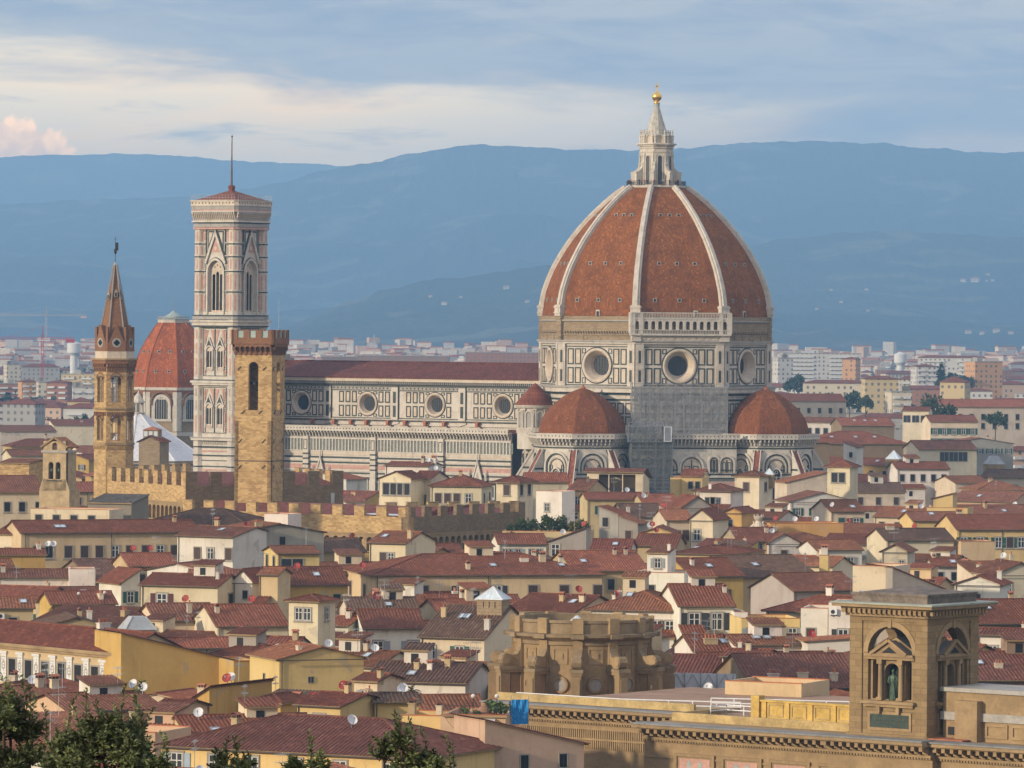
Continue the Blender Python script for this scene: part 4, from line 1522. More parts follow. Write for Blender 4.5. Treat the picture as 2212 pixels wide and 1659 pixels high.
# ------------------------------------------------------------------ six-sided stone bell tower with a spire
pb = at(245.5, 1010, 1055); pb.z = 0
bad = thing("spire_tower", "slim six-sided stone bell tower with a pointed brick spire", "bell tower", pb, radians(11))
H6 = [radians(60 * k) for k in range(6)]
R6 = 4.0
A6 = R6 * cos(pi / 6)
FA = [radians(30 + 60 * k) for k in range(6)]
W6 = R6 / 2


def hexa(r):
    return [(r * cos(a), r * sin(a)) for a in H6]


mb = MB()
mb.prism(hexa(R6), -0.5, 33.6, 0)
for ang in FA:
    mb.M = face_M(ang, A6)
    for z0, z1, vb, vs in ((33.6, 40.0, 33.9, 38.0), (40.0, 49.3, 41.6, 46.3)):
        mb.wall_arch(-W6, W6, z0, z1, [(0, 2.1, vb, vs, 1.0)], 0.5, 0)
        mb.arch_band(0, 2.1, vs, 0.3, -0.12, 0, 2, 1.0)
        mb.tube((0, 0.25, vb), (0, 0.25, vs - 0.1), 0.13, 0.13, 6, 1)
        mb.box(-0.3, 0.3, 0.1, 0.4, vs - 0.15, vs + 0.2, 1)
        for s_ in (-1, 1):
            mb.arch_band(s_ * 0.52, 0.8, vs, 0.16, 0.1, 0.4, 1)
    mb.box(-W6 - .1, W6 + .1, -0.25, 0, 33.0, 33.5, 1)
    mb.box(-W6 - .1, W6 + .1, -0.3, 0, 40.2, 40.55, 1)
    for i in range(8):
        mb.box(-W6 + i * 0.5 + 0.1, -W6 + i * 0.5 + 0.3, -0.22, 0, 38.9, 39.7, 2)
        mb.box(-W6 + i * 0.5 + 0.1, -W6 + i * 0.5 + 0.3, -0.22, 0, 32.2, 32.8, 0)
        mb.box(-W6 + i * 0.5 + 0.08, -W6 + i * 0.5 + 0.32, -0.35, 0, 47.8, 48.5, 2)
        mb.box(-W6 + i * 0.5 + 0.08, -W6 + i * 0.5 + 0.32, -0.55, 0, 48.7, 49.4, 2)
mb.M = Matrix.Identity(4)
for z0, z1, r, mt in ((46.9, 47.3, 4.1, 1), (48.5, 48.75, 4.25, 2), (49.4, 50.1, 4.55, 2), (50.1, 50.45, 4.8, 1)):
    mb.prism(hexa(r), z0, z1, mt)
mb.prism(hexa(3.95), 50.4, 51.9, 3)
mb.build("shaft", [M['rubble'], M['sandstone'], M['brick'], M['marble_warm']], bad)
mb = MB()
mb.rings([(3.7, 51.9), (2.75, 56.5), (1.55, 62.5), (0.55, 67.0), (0.34, 69.3)], 6, 0)
mb.rings([(0.40, 66.5), (0.34, 69.4), (0.1, 69.9)], 6, 1)
for a_ in H6:
    mb.bar((3.75 * cos(a_), 3.75 * sin(a_), 51.9), (0.4 * cos(a_), 0.4 * sin(a_), 69.2), 0.22, 0.22, 1)
for ang in FA:                                       # small gables with quatrefoil windows at the foot
    mb.M = face_M(ang, 3.45)
    mb.face([(-1.75, -0.05, 51.9), (1.75, -0.05, 51.9), (1.75, -0.05, 53.4), (0, -0.05, 57.2), (-1.75, -0.05, 53.4)], 0)
    for s_ in (-1, 1):
        mb.face([(s_ * 1.75, -0.05, 51.9), (s_ * 1.75, -0.05, 53.4), (s_ * 1.5, 1.0, 53.4), (s_ * 1.5, 1.0, 51.9)], 0)
        mb.face([(s_ * 1.75, -0.05, 53.4), (0, -0.05, 57.2), (0, 1.4, 57.0), (s_ * 1.6, 0.6, 53.4)], 0)
    mb.grid([[(r * cos(2 * pi * j / 20), -0.12, 53.6 + r * sin(2 * pi * j / 20)) for j in range(20)] for r in (0.0, 0.95)], 1, close=True)
    for q in ((0.3, 0), (-0.3, 0), (0, 0.3), (0, -0.3)):
        mb.grid([[(q[0] + r * cos(2 * pi * j / 12), -0.16, 53.6 + q[1] + r * sin(2 * pi * j / 12)) for j in range(12)] for r in (0.0, 0.33)], 2, close=True)
mb.M = Matrix.Identity(4)
for a_ in H6:
    mb.prism([(3.65 * cos(a_) + .35 * cos(radians(q)), 3.65 * sin(a_) + .35 * sin(radians(q))) for q in (0, 90, 180, 270)], 51.9, 56.8, 0)
for ang, z in ((FA[3], 62.3), (FA[4], 62.8), (FA[5], 62.3)):
    mb.M = face_M(ang, 1.45, z)
    mb.frame(-0.3, 0.3, 0, 1.0, 0.1, -0.25, 0.4, 1)
    mb.face([(-0.4, -0.25, 1.0), (0.4, -0.25, 1.0), (0, -0.25, 1.7)], 1)
mb.M = Matrix.Identity(4)
mb.build("spire", [M['brick'], M['greystone'], M['dark']], bad)
mb = MB()
mb.tube((0, 0, 69.5), (0, 0, 75.0), 0.07, 0.04, 6)
mb.box(-0.05, 0.6, -0.05, 0.05, 72.2, 73.8)
mb.rings([(0.05, 71.4), (0.3, 71.8), (0.3, 72.3), (0.05, 72.7)], 8)
mb.bar((-0.35, 0, 74.5), (0.35, 0, 74.5), 0.06)
mb.build("weather_vane", M['ironwork'], bad)

# ------------------------------------------------------------------ battlemented stone tower
pt = at(560, 1010, 1012); pt.z = 0
TB = radians(17)
tow = thing("stone_tower", "square golden stone tower with a battlemented brick top in front of the marble bell tower", "tower", pt, -TB)
h = 3.75
mb = MB()
for k in range(4):
    mb.M = face_M(-pi / 2 + k * pi / 2, h)
    mb.box(-h, h, 0, 0.8, -0.5, 39.0, 0)
    mb.box(-h, h, 0.02, 0.8, 51.6, 53.6, 1)
    mb.wall_arch(-h, h, 39.0, 51.6, [(0.0, 2.0, 41.0, 49.3)], 0.9, 0)
    # corbelled brick head
    n_ = 8
    for i in range(n_):
        u = -h + 0.1 + (i) * (2 * h - 0.2) / (n_ - 1)
        mb.face([(u - 0.13, 0, 51.5), (u + 0.13, 0, 51.5), (u + 0.13, -0.62, 52.9), (u - 0.13, -0.62, 52.9)], 1)
        mb.box(u - 0.13, u + 0.13, -0.62, 0, 52.6, 53.2, 1)
    for i in range(n_ - 1):
        u = -h + 0.1 + (i + 0.5) * (2 * h - 0.2) / (n_ - 1)
        mb.M = mb.M @ Matrix.Translation((0, -0.62, 0))
        mb.wall_arch(u - 0.54, u + 0.54, 52.5, 53.8, [(u, 0.8, 52.5, 52.9)], 0.5, 1, back=False)
        mb.M = mb.M @ Matrix.Translation((0, 0.62, 0))
    e = h + 0.62
    mb.M = face_M(-pi / 2 + k * pi / 2, e)
    mb.box(-e, e, 0, 0.5, 53.6, 55.0, 1)
    for i in range(4):
        w = 2 * e / 7
        mb.box(-e + 2 * i * w, -e + (2 * i + 1) * w, 0, 0.5, 55.0, 56.5, 1)
    for i in range(3):
        mb.box(-e + (2 * i + 1) * w, -e + (2 * i + 2) * w, 0.2, 0.26, 55.0, 56.3, 3)
mb.M = Matrix.Identity(4)
mb.box(-h + 0.6, h - 0.6, -h + 0.6, h - 0.6, 39.2, 40.6, 0)
mb.box(-h, h, -h, h, 53.4, 53.9, 1)
for z in (31.2, 45.9):
    mb.box(-h - 0.06, h + 0.06, -h - 0.06, h + 0.06, z - 0.08, z + 0.08, 2) if z < 40 else None
for k in (0, 1, 2, 3):
    mb.M = face_M(-pi / 2 + k * pi / 2, h)
    for u, z in ((-2.9, 49.0), (2.3, 49.0), (-2.0, 40.6), (1.5, 40.6), (-2.6, 35.0), (2.2, 35.0), (-2.6, 30.0), (2.2, 30.0)):
        mb.bar((u - 0.35, -0.12, z - 0.3), (u + 0.35, -0.12, z + 0.4), 0.1, 0.12, 2)
mb.M = Matrix.Identity(4)
mb.bar((-3.4, 0, 46.2), (3.4, 0, 46.2), 0.45, 0.5, 2)
mb.bar((0, -3.4, 46.2), (0, 3.4, 46.2), 0.4, 0.45, 2)
mb.build("shaft", [M['rubble'], M['brick'], M['ironwork'], M['copper']], tow)
mb = MB()
mb.rings([(0.75, 44.6), (0.62, 45.0), (0.45, 45.7), (0.2, 46.0)], 12)
mb.build("bell", M['bronze'], tow)
mb = MB()
for x, y, t in ((1.2, 1.5, 4.6), (3.6, 0.5, 6.4)):
    mb.tube((x, y, 53.9), (x, y, 56.0 + t), 0.05, 0.03, 5)
mb.build("antenna_mast", M['metal'], tow)

# ------------------------------------------------------------------ battlemented palace: two crenellated wings


def wall_line(b, p, q, z0, z1, t, m=0):
    b.bar((p[0], p[1], (z0 + z1) / 2), (q[0], q[1], (z0 + z1) / 2), t, z1 - z0, m)


def crenel_wall(b, p, q, ztop, cre_h, cw, gap, t=0.8, m=0, base=0.0, arches=None, mi=1):
    """wall from p to q (plan), solid to ztop - cre_h, merlons above; optional corbel-arch band z0..z1"""
    p, q = Vector((p[0], p[1], 0)), Vector((q[0], q[1], 0))
    L = (q - p).length
    u = (q - p) / L
    n = Vector((u.y, -u.x, 0))
    b.M = Matrix(((u.x, -n.x, 0, p.x), (u.y, -n.y, 0, p.y), (0, 0, 1, 0), (0, 0, 0, 1)))
    zt = ztop - cre_h
    if arches:
        z0, z1, aw, proj_ = arches
        b.box(0, L, proj_, proj_ + t, base, zt, m)
        b.box(0, L, 0, t + proj_ - 0.02, z1, zt, m)
        k = max(1, int(L / aw))
        hs = [((i + 0.5) * L / k, L / k * 0.74, z0, z0 + (z1 - z0) * 0.62) for i in range(k)]
        b.wall_arch(0, L, z0, z1 - 0.01, hs, proj_, mi, back=False)
        b.box(-0.1, L + 0.1, -0.12, 0.2, z1 + 0.05, z1 + 0.3, mi)
        b.box(-0.05, L + 0.05, 0.0, 0.3, z0 - 0.25, z0 - 0.01, mi)
    else:
        b.box(0, L, 0, t, base, zt, m)
    k = int((L + gap) / (cw + gap))
    st = (L - cw) / max(1, k - 1)
    for i in range(k):
        b.box(i * st, i * st + cw, 0, t * 0.9, zt, ztop + random.uniform(-.05, .05), m)
        b.box(i * st - 0.06, i * st + cw + 0.06, -0.06, t * 0.9 + .06, ztop + .05, ztop + 0.16, mi)
    b.M = Matrix.Identity(4)


def P2(px, Y, y=1050):
    v = at(px, y, Y)
    return (v.x, v.y)


pal = thing("crenellated_palace", "golden stone palace with battlements and arched corbels below the square stone tower", "palace", (*P2(883, 960), 0), 0)
ox, oy = P2(883, 960)
R_ = lambda p: (p[0] - ox, p[1] - oy)
mb = MB()
cA, cB, cC, cD = R_(P2(395, 992)), R_(P2(883, 960)), R_(P2(1135, 994)), R_((P2(1135, 994)[0] - 48, 1020))
zt = zat(883, 1097, 960)
crenel_wall(mb, cA, cB, zt, 1.75, 2.35, 2.5, 0.8, 0, 0, (zt - 8.2, zt - 5.2, 1.93, 0.75))
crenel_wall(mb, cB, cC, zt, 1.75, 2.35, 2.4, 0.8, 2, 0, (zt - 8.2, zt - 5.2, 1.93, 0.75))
for t in (0.12, 0.30, 0.44, 0.60, 0.74, 0.9):                    # arched windows under the corbels
    x, y = cA[0] + (cB[0] - cA[0]) * t, cA[1] + (cB[1] - cA[1]) * t
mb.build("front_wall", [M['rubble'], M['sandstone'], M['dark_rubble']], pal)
mb = MB()
rA, rB, rC, rD = R_(P2(883, 963)), R_(P2(395, 995)), R_(P2(640, 1030)), R_(P2(1130, 998))
zr = zt - 2.6
mb.face([(rB[0], rB[1], zr), (rA[0], rA[1], zr), (rA[0] + 6, rA[1] + 22, zr + 1.9), (rB[0] + 6, rB[1] + 22, zr + 1.9)])
mb.face([(rA[0], rA[1], zr), (rD[0], rD[1], zr), (rD[0] - 8, rD[1] + 14, zr + 1.7), (rA[0] + 6, rA[1] + 22, zr + 1.9)])
mb.build("front_roof", M['tile'], pal, (0.19, 0.058, 0.04))
mb = MB()
mb.bar((R_(P2(795, 975))[0], R_(P2(795, 975))[1], zr + 0.95), (R_(P2(880, 968))[0], R_(P2(880, 968))[1], zr + 0.95), 3.4, 0.12)
mb.build("glazed_skylight", M['glazing'], pal)
mb = MB()
q0, q1 = R_(P2(835, 1005)), R_(P2(1125, 1018))
crenel_wall(mb, q0, q1, zat(900, 1085, 1010), 1.6, 2.3, 2.1, 0.8, 0, 0)
mb.build("rear_wall", [M['rubble'], M['sandstone']], pal)

pal2 = thing("crenellated_hall", "tall dark-sided battlemented stone hall with its sunlit end facing left", "palace", (*P2(400, 1020), 0), 0)
ox, oy = P2(400, 1020)
mb = MB()
dA, dB, dC = R_(P2(232, 1050)), R_(P2(401, 1020)), R_(P2(742, 1036))
zt2 = zat(400, 1021, 1020)
crenel_wall(mb, dA, dB, zt2, 2.6, 2.0, 2.05, 0.8, 0, 0, (zt2 - 9.3, zt2 - 6.1, 1.75, 0.7))
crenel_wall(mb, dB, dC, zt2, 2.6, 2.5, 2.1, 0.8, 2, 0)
dD = (dA[0] + 14, dA[1] + 34)
crenel_wall(mb, dC, (dC[0] - 10, dC[1] + 22), zt2, 2.6, 2.5, 2.1, 0.8, 0, 0)
crenel_wall(mb, dD, dA, zt2, 2.6, 2.5, 2.1, 0.8, 0, 0)
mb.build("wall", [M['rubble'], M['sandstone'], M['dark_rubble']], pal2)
mb = MB()
zr2 = zt2 - 2.9
mid = [((dA[0] + dB[0]) / 2 + 5, (dA[1] + dB[1]) / 2 + 12), (dC[0] - 8, dC[1] + 11)]
mb.face([(dB[0], dB[1] + 1, zr2), (dC[0] - 0.8, dC[1] + 0.8, zr2), (mid[1][0], mid[1][1], zr2 + 2.4), (mid[0][0], mid[0][1], zr2 + 2.4)])
mb.face([(dA[0] + 1, dA[1] + 0.5, zr2), (dB[0], dB[1] + 1, zr2), (mid[0][0], mid[0][1], zr2 + 2.4)])
mb.face([(dA[0] + 1, dA[1] + 0.5, zr2), (mid[0][0], mid[0][1], zr2 + 2.4), (mid[1][0], mid[1][1], zr2 + 2.4), (dD[0], dD[1], zr2), ])
mb.build("roof", M['tile'], pal2, (0.17, 0.058, 0.04))
mb = MB()
e1 = R_(P2(719, 1034))
mb.box(e1[0] - 0.35, e1[0] + 0.35, e1[1] - 0.5, e1[1] + 0.3, zt2 - 12, zt2 - 4.2)
mb.build("drainpipe", M['metal'], pal2)

# ------------------------------------------------------------------ red octagonal dome behind the bell tower
pl = at(373, 940, 1690); pl.z = 0
lor = thing("domed_church", "red octagonal church dome with a flat white lantern behind the marble bell tower", "church", pl, radians(-13))
k1 = F / 1690.0
zz = lambda y: HC - (y - HY + ROLL * 733) / k1
RL = 93 / k1
mb = MB()
mb.prism(octa(RL * 0.98), 0, zz(846), 0)
for k, ang in FACE.items():
    ap = RL * 0.98 * cos(pi / 8)
    hw = RL * 0.98 * sin(pi / 8)
    mb.M = face_M(ang, ap)
    mb.box(-hw, hw, -0.5, 0, zz(842), zz(836), 1)
    mb.box(-hw, hw, -0.3, 0, zz(851), zz(842), 2)
    mb.box(-hw, hw, -0.25, 0, zz(862), zz(859), 1)
    for s_ in (-1, 1):
        mb.box(s_ * (hw - 0.7) - 0.7, s_ * (hw - 0.7) + 0.7, -0.35, 0, zz(930), zz(846), 1)
    mb.arch_fill(0, 4.3, zz(904), zz(872), -0.12, 3)
    mb.arch_band(0, 4.3, zz(872), 1.0, -0.4, 0, 1, 1.0, vb=zz(904))
    mb.box(-3.4, 3.4, -0.5, 0, zz(909), zz(904), 1)
    mb.arch_band(0, 6.2, zz(868), 0.45, -0.9, 0, 2, 1.0, vb=zz(874))
    for i in range(-2, 3):
        mb.box(i * 0.8 - 0.05, i * 0.8 + 0.05, -0.16, -0.12, zz(904), zz(862), 1)
    mb.box(-hw, hw, -0.25, 0, zz(940), zz(932), 1)
mb.M = Matrix.Identity(4)
mb.build("drum", [M['masonry'], M['marble'], M['brick'], M['glass']], lor)
PL = [(RL, zz(838)), (RL * .965, zz(815)), (RL * .90, zz(790)), (RL * .80, zz(765)), (RL * .68, zz(742)), (RL * .55, zz(722)), (RL * .43, zz(706)), (RL * .36, zz(697))]
mb = MB()
for k in range(8):
    rows = []
    for j in range(41):
        z = PL[0][1] + (PL[-1][1] - PL[0][1]) * j / 40
        r = prof_r(z, PL)
        p0, p1 = Vector((r * cos(R8[k]), r * sin(R8[k]), z)), Vector((r * cos(R8[k] + pi / 4), r * sin(R8[k] + pi / 4), z))
        rows.append([p0.lerp(p1, i / 4) for i in range(5)])
    mb.grid(rows)
    for j in range(0, 40, 1):
        z, z2 = [PL[0][1] + (PL[-1][1] - PL[0][1]) * q / 40 for q in (j, j + 1)]
        mb.bar((prof_r(z, PL) * cos(R8[k]), prof_r(z, PL) * sin(R8[k]), z), (prof_r(z2, PL) * cos(R8[k]), prof_r(z2, PL) * sin(R8[k]), z2), 0.28, 0.3)
ld = mb.build("dome", M['tile_dome'], lor, (0.33, 0.095, 0.034))
for k in FACE:
    for z, us in ((zz(802), (-2.2, 2.2)), (zz(760), (-1.8, 1.8))):
        for u in us:
            o = link("vent", pm, ld)
            o.matrix_local = face_M(FACE[k], prof_r(z, PL) * cos(pi / 8), z) @ Matrix.Translation((u, 0, 0))
mb = MB()
r = 34 / k1
mb.prism(octa(r), zz(697), zz(690), 0)
mb.prism(octa(r * 1.04), zz(691), zz(689), 1)
mb.rings([(r * 0.98, zz(684)), (r * 1.02, zz(684)), (r * 1.02, zz(686))], 8, 1, rot=pi / 8, cap=False)
for a_ in R8:
    mb.box(r * cos(a_) - .1, r * cos(a_) + .1, r * sin(a_) - .1, r * sin(a_) + .1, zz(690), zz(684), 1)
mb.rings([(r * 0.72, zz(689)), (r * 0.6, zz(684)), (r * 0.25, zz(677)), (0.35, zz(672)), (0.02, zz(670))], 16, 2)
mb.tube((0, 0, zz(671)), (0, 0, zz(645)), 0.1, 0.05, 5, 1)
mb.build("lantern", [M['marble'], M['greystone'], M['copper']], lor)

# ------------------------------------------------------------------ white pyramid-roofed baptistery
pq = at(330, 1000, 1460); pq.z = 0
bap = thing("baptistery", "octagonal baptistery with a plain white pyramid roof and small lantern, left of the bell tower", "church", pq, radians(4))
k2 = F / 1460.0
z3 = lambda y: HC - (y - HY + ROLL * 780) / k2
apx = (298 - 330) / k2
mb = MB()
RB = 122 / k2
mb.prism(octa(RB * 0.98), 0, z3(993), 0)
for k, ang in FACE.items():
    mb.M = face_M(ang, RB * 0.98 * cos(pi / 8))
    hw = RB * sin(pi / 8)
    for z in (z3(1000), z3(1020)):
        mb.box(-hw, hw, -0.15, 0, z - 0.4, z, 1)
    for i in range(4):
        inset_panel(mb, -hw + 1 + i * 3.6, -hw + 3.6 + i * 3.6, z3(1060), z3(1024), 0.4)
mb.M = Matrix.Identity(4)
mb.build("wall", [M['marble'], M['green'], M['marble']], bap)
mb = MB()
roofm = mk_marble("white_roof_marble", (0.70, 0.69, 0.68), (0.56, 0.55, 0.53), 0.15)
top = Vector((apx, 0, z3(893)))
rb_ = [Vector((x, y, z3(993))) for x, y in octa(RB * 1.04)]
tp = [top + Vector((x, y, 0)) for x, y in octa(1.4)]
for k in range(8):
    mb.face([rb_[k], rb_[(k + 1) % 8], tp[(k + 1) % 8], tp[k]])
    mb.bar(rb_[k], tp[k], 0.35, 0.3)
mb.build("roof", roofm, bap)
mb = MB()
mb.M = Matrix.Translation((apx, 0, 0))
mb.rings([(2.0, z3(893)), (2.0, z3(891))], 8)
for a_ in R8:
    mb.tube((1.5 * cos(a_), 1.5 * sin(a_), z3(892)), (1.5 * cos(a_), 1.5 * sin(a_), z3(870)), 0.22, 0.2, 6)
mb.rings([(1.9, z3(870)), (1.9, z3(867)), (1.6, z3(866)), (0.2, z3(848)), (0.05, z3(842))], 8)
mb.rings([(0.05, z3(843)), (0.35, z3(841)), (0.05, z3(839))], 8)
mb.build("lantern", [M['marble']], bap)

# ------------------------------------------------------------------ houses
WALL = {'cream': (0.69, 0.57, 0.385), 'white': (0.72, 0.655, 0.545), 'yellow': (0.64, 0.465, 0.19), 'ochre': (0.52, 0.335, 0.10), 'pale': (0.62, 0.52, 0.37), 'grey': (0.37, 0.325, 0.265),
        'peach': (0.58, 0.39, 0.24), 'pink': (0.54, 0.345, 0.235), 'tan': (0.54, 0.405, 0.22), 'orange': (0.60, 0.35, 0.12), 'brown': (0.27, 0.19, 0.115), 'brick': (0.30, 0.16, 0.09)}
SHUT = {'d': (0.075, 0.045, 0.032), 'g': (0.03, 0.105, 0.075), 'y': (0.30, 0.325, 0.325), 'k': (0.045, 0.047, 0.045), 'r': (0.10, 0.028, 0.025), 'b': (0.33, 0.42, 0.47)}
WM = {}


def win_meshes():
    b = MB()                                              # open window, white casements
    b.frame(-0.72, 0.72, -1.02, 1.02, 0.16, -0.10, 0.0, 0)
    b.box(-0.82, 0.82, -0.2, 0.0, -1.14, -1.02, 0)
    b.box(-0.56, 0.56, -0.03, -0.01, -0.86, 0.86, 2)
    for x in (-0.53, 0.0, 0.53):
        b.box(x - 0.05, x + 0.05, -0.07, -0.03, -0.86, 0.86, 1)
    for z in (-0.83, 0.22, 0.83):
        b.box(-0.56, 0.56, -0.06, -0.03, z - 0.035, z + 0.035, 1)
    WM['w'] = b.mesh("window", [M['pietra'], M['frame'], M['glass']])
    b = MB()                                              # bare dark opening with stone surround
    b.frame(-0.70, 0.70, -1.0, 1.0, 0.15, -0.09, 0.0, 0)
    b.box(-0.80, 0.80, -0.18, 0.0, -1.12, -1.0, 0)
    b.box(-0.55, 0.55, -0.03, -0.01, -0.85, 0.85, 1)
    b.box(-0.03, 0.03, -0.06, -0.03, -0.85, 0.85, 2)
    WM['p'] = b.mesh("window", [M['pietra'], M['dark'], M['ironwork']])
    b = MB()                                              # closed shutters
    b.frame(-0.72, 0.72, -1.02, 1.02, 0.14, -0.10, 0.0, 0)
    b.box(-0.82, 0.82, -0.2, 0.0, -1.14, -1.02, 0)
    b.box(-0.58, 0.58, -0.03, -0.01, -0.88, 0.88, 1)
    WM['d'] = b.mesh("window", [M['pietra'], M['dark']])
    b = MB()
    b.box(-0.28, 0.28, -0.03, 0.02, -0.88, 0.88, 0)
    for i in range(11):
        z = -0.8 + i * 0.16
        b.box(-0.22, 0.22, -0.055, -0.03, z - 0.035, z + 0.035, 0)
    WM['leaf'] = b.mesh("shutter", [M['paint']])
    b = MB()                                              # wide dark glazed opening
    b.frame(-0.75, 0.75, -0.75, 0.75, 0.08, -0.08, 0.0, 0)
    b.box(-0.67, 0.67, -0.03, -0.01, -0.67, 0.67, 1)
    b.box(-0.03, 0.03, -0.06, -0.03, -0.67, 0.67, 0)
    WM['s'] = b.mesh("window", [M['pietra'], M['glass']])


win_meshes()


def add_window(parent, style, x, z, y=0.0, k=1.0, mat=None, kx=1.0):
    base = {'w': 'w', 'p': 'p', 'd': 'd', 's': 's'}.get(style, None)
    if base is None:
        base = 'd' if style.isupper() else 'w'
    o = link("window", WM[base], parent)
    m_ = Matrix.Translation((x, y, z)) if mat is None else mat @ Matrix.Translation((x, y, z))
    o.matrix_local = m_ @ Matrix.Diagonal((k * kx, 1, k, 1))
    if base == 'd':
        col = SHUT[style.lower()]
        for s_ in (-1, 1):
            q = link("shutter", WM['leaf'], o, col)
            q.location = (s_ * 0.29, -0.03, 0)
    elif style in SHUT:
        col = SHUT[style]
        for s_ in (-1, 1):
            q = link("shutter", WM['leaf'], o, col)
            q.location = (s_ * 1.02, -0.05, 0)
    return o


def chimney_mesh(w, h, pots):
    b = MB()
    b.box(-w / 2, w / 2, -0.4, 0.4, -1.2, h, 0)
    b.box(-w / 2 - 0.1, w / 2 + 0.1, -0.5, 0.5, h, h + 0.12, 0)
    if pots == 0:                                         # little tiled hood on brick legs
        for x in (-w / 2 + .1, 0, w / 2 - .1):
            b.box(x - 0.08, x + 0.08, -0.35, 0.35, h + 0.12, h + 0.5, 1)
        b.face([(-w / 2 - .15, -0.55, h + 0.5), (w / 2 + .15, -0.55, h + 0.5), (w / 2 + .15, 0, h + 0.8), (-w / 2 - .15, 0, h + 0.8)], 1)
        b.face([(-w / 2 - .15, 0.55, h + 0.5), (w / 2 + .15, 0.55, h + 0.5), (w / 2 + .15, 0, h + 0.8), (-w / 2 - .15, 0, h + 0.8)], 1)
        b.box(-w / 2, w / 2, -0.3, 0.3, h + .12, h + .45, 2)
    else:
        for i in range(pots):
            x = (i + 0.5) * w / pots - w / 2
            b.rings([(0.16, h + 0.12), (0.13, h + 0.6), (0.2, h + 0.62), (0.2, h + 0.7)], 8, 1, cx=x)
    return b.mesh("chimney", [M['plaster'], M['clay'], M['dark']])


CHM = [chimney_mesh(0.9, 1.1, 0), chimney_mesh(1.5, 0.9, 3), chimney_mesh(0.7, 1.5, 1), chimney_mesh(1.2, 1.3, 0), chimney_mesh(2.0, 0.8, 4)]
b = MB()                                                  # satellite dish on a short mast, facing the viewer's left
b.rings([(0.02, 0.0), (0.2, 0.03), (0.36, 0.10), (0.46, 0.18)], 18, 0, cap=False)
b.rings([(0.46, 0.18), (0.48, 0.18), (0.37, 0.08), (0.2, 0.01), (0.02, -0.03)], 18, 0, cap=False)
b.bar((0, -0.42, 0.1), (0, -0.1, 0.55), 0.04, m=1)
b.box(-0.06, 0.06, -0.12, 0.02, 0.5, 0.62, 1)
for i in range(len(b.v)):                                 # tip it forward
    x, y, z = b.v[i]
    b.v[i] = Matrix.Rotation(radians(62), 3, 'X') @ Vector((x, y, z)) + Vector((0, 0, .75))
b.tube((0, 0.05, -0.8), (0, 0.05, .7), 0.04, 0.04, 6, 1)
DISH = b.mesh("satellite_dish", [M['paint'], M['metal']])
b = MB()                                                  # comb aerial
b.tube((0, 0, -0.5), (0, 0, 3.2), 0.035, 0.025, 5)
for z, n_, w in ((3.0, 7, 0.5), (2.3, 5, 0.7)):
    b.bar((-0.9, 0, z), (0.9, 0, z), 0.035)
    for i in range(n_):
        x = -0.9 + 1.8 * i / (n_ - 1)
        b.bar((x, -w / 2, z), (x, w / 2, z), 0.025)
        b.bar((x, 0, z - w / 3), (x, 0, z + w / 3), 0.025)
AERIAL = b.mesh("aerial", [M['metal']])
b = MB()
b.frame(-0.5, 0.5, -0.7, 0.7, 0.1, -0.12, 0.02, 0)
b.box(-0.4, 0.4, -0.06, 0.0, -0.6, 0.6, 1)
SKYL = b.mesh("skylight", [M['metal'], M['glazing']])
b = MB()                                                  # air conditioner
b.box(-0.45, 0.45, -0.2, 0.2, 0, 0.75, 0)
b.grid([[(-0.1 + r * cos(2 * pi * j / 14), -0.215, 0.38 + r * sin(2 * pi * j / 14)) for j in range(14)] for r in (0.0, 0.28)], 1, close=True)
b.box(-0.4, -0.3, -0.15, 0.15, -0.2, 0, 1)
b.box(0.3, 0.4, -0.15, 0.15, -0.2, 0, 1)
ACU = b.mesh("air_conditioner", [M['whitemetal'], M['ironwork']])


def slope(b, e0, e1, up, T, per=0.44, amp=0.085, m=0, lo=None):
    """corrugated tile slope: eave from e0 to e1, `up` = full vector up the slope, covered for fractions lo(s)..T(s)"""
    e0, e1, up = Vector(e0), Vector(e1), Vector(up)
    W_ = (e1 - e0).length
    n = max(1, int(W_ / per))
    nrm = (e1 - e0).normalized().cross(up.normalized())
    if nrm.z < 0: nrm = -nrm
    r0, r1 = [], []
    for i in range(n):
        for f, a_ in ((0.0, 0.0), (0.22, 1.0), (0.55, 1.0), (0.77, 0.0)):
            s_ = (i + f) / n
            r0.append(e0.lerp(e1, s_) + up * (lo(s_) if lo else 0) + nrm * amp * a_)
            r1.append(e0.lerp(e1, s_) + up * max(T(s_), 0.001) + nrm * amp * a_)
    r0.append(e1 + up * (lo(1) if lo else 0)); r1.append(e1 + up * max(T(1.0), 0.001))
    b.grid([r0, r1], m)
    # eave edge and underside
    d_ = nrm * -0.16
    b.face([e0 + d_, e1 + d_, e1 + d_ + up * max(T(0.999), .001), e0 + d_ + up * max(T(0.001), .001)] if T(0.5) > 0.99 and T(0.001) > 0.9 else [e0 + d_, e1 + d_, (e0 + e1) / 2 + up * T(0.5) + d_], 1)
    b.face([e0 + d_, e1 + d_, e1 + nrm * amp * 0.5, e0 + nrm * amp * 0.5], 1)


def shade(c, a, b_):
    k = random.uniform(a, b_)
    return tuple(min(.78, v * k) for v in c)


HOUSES = []      # occupied plots and the picture areas other houses must not cover


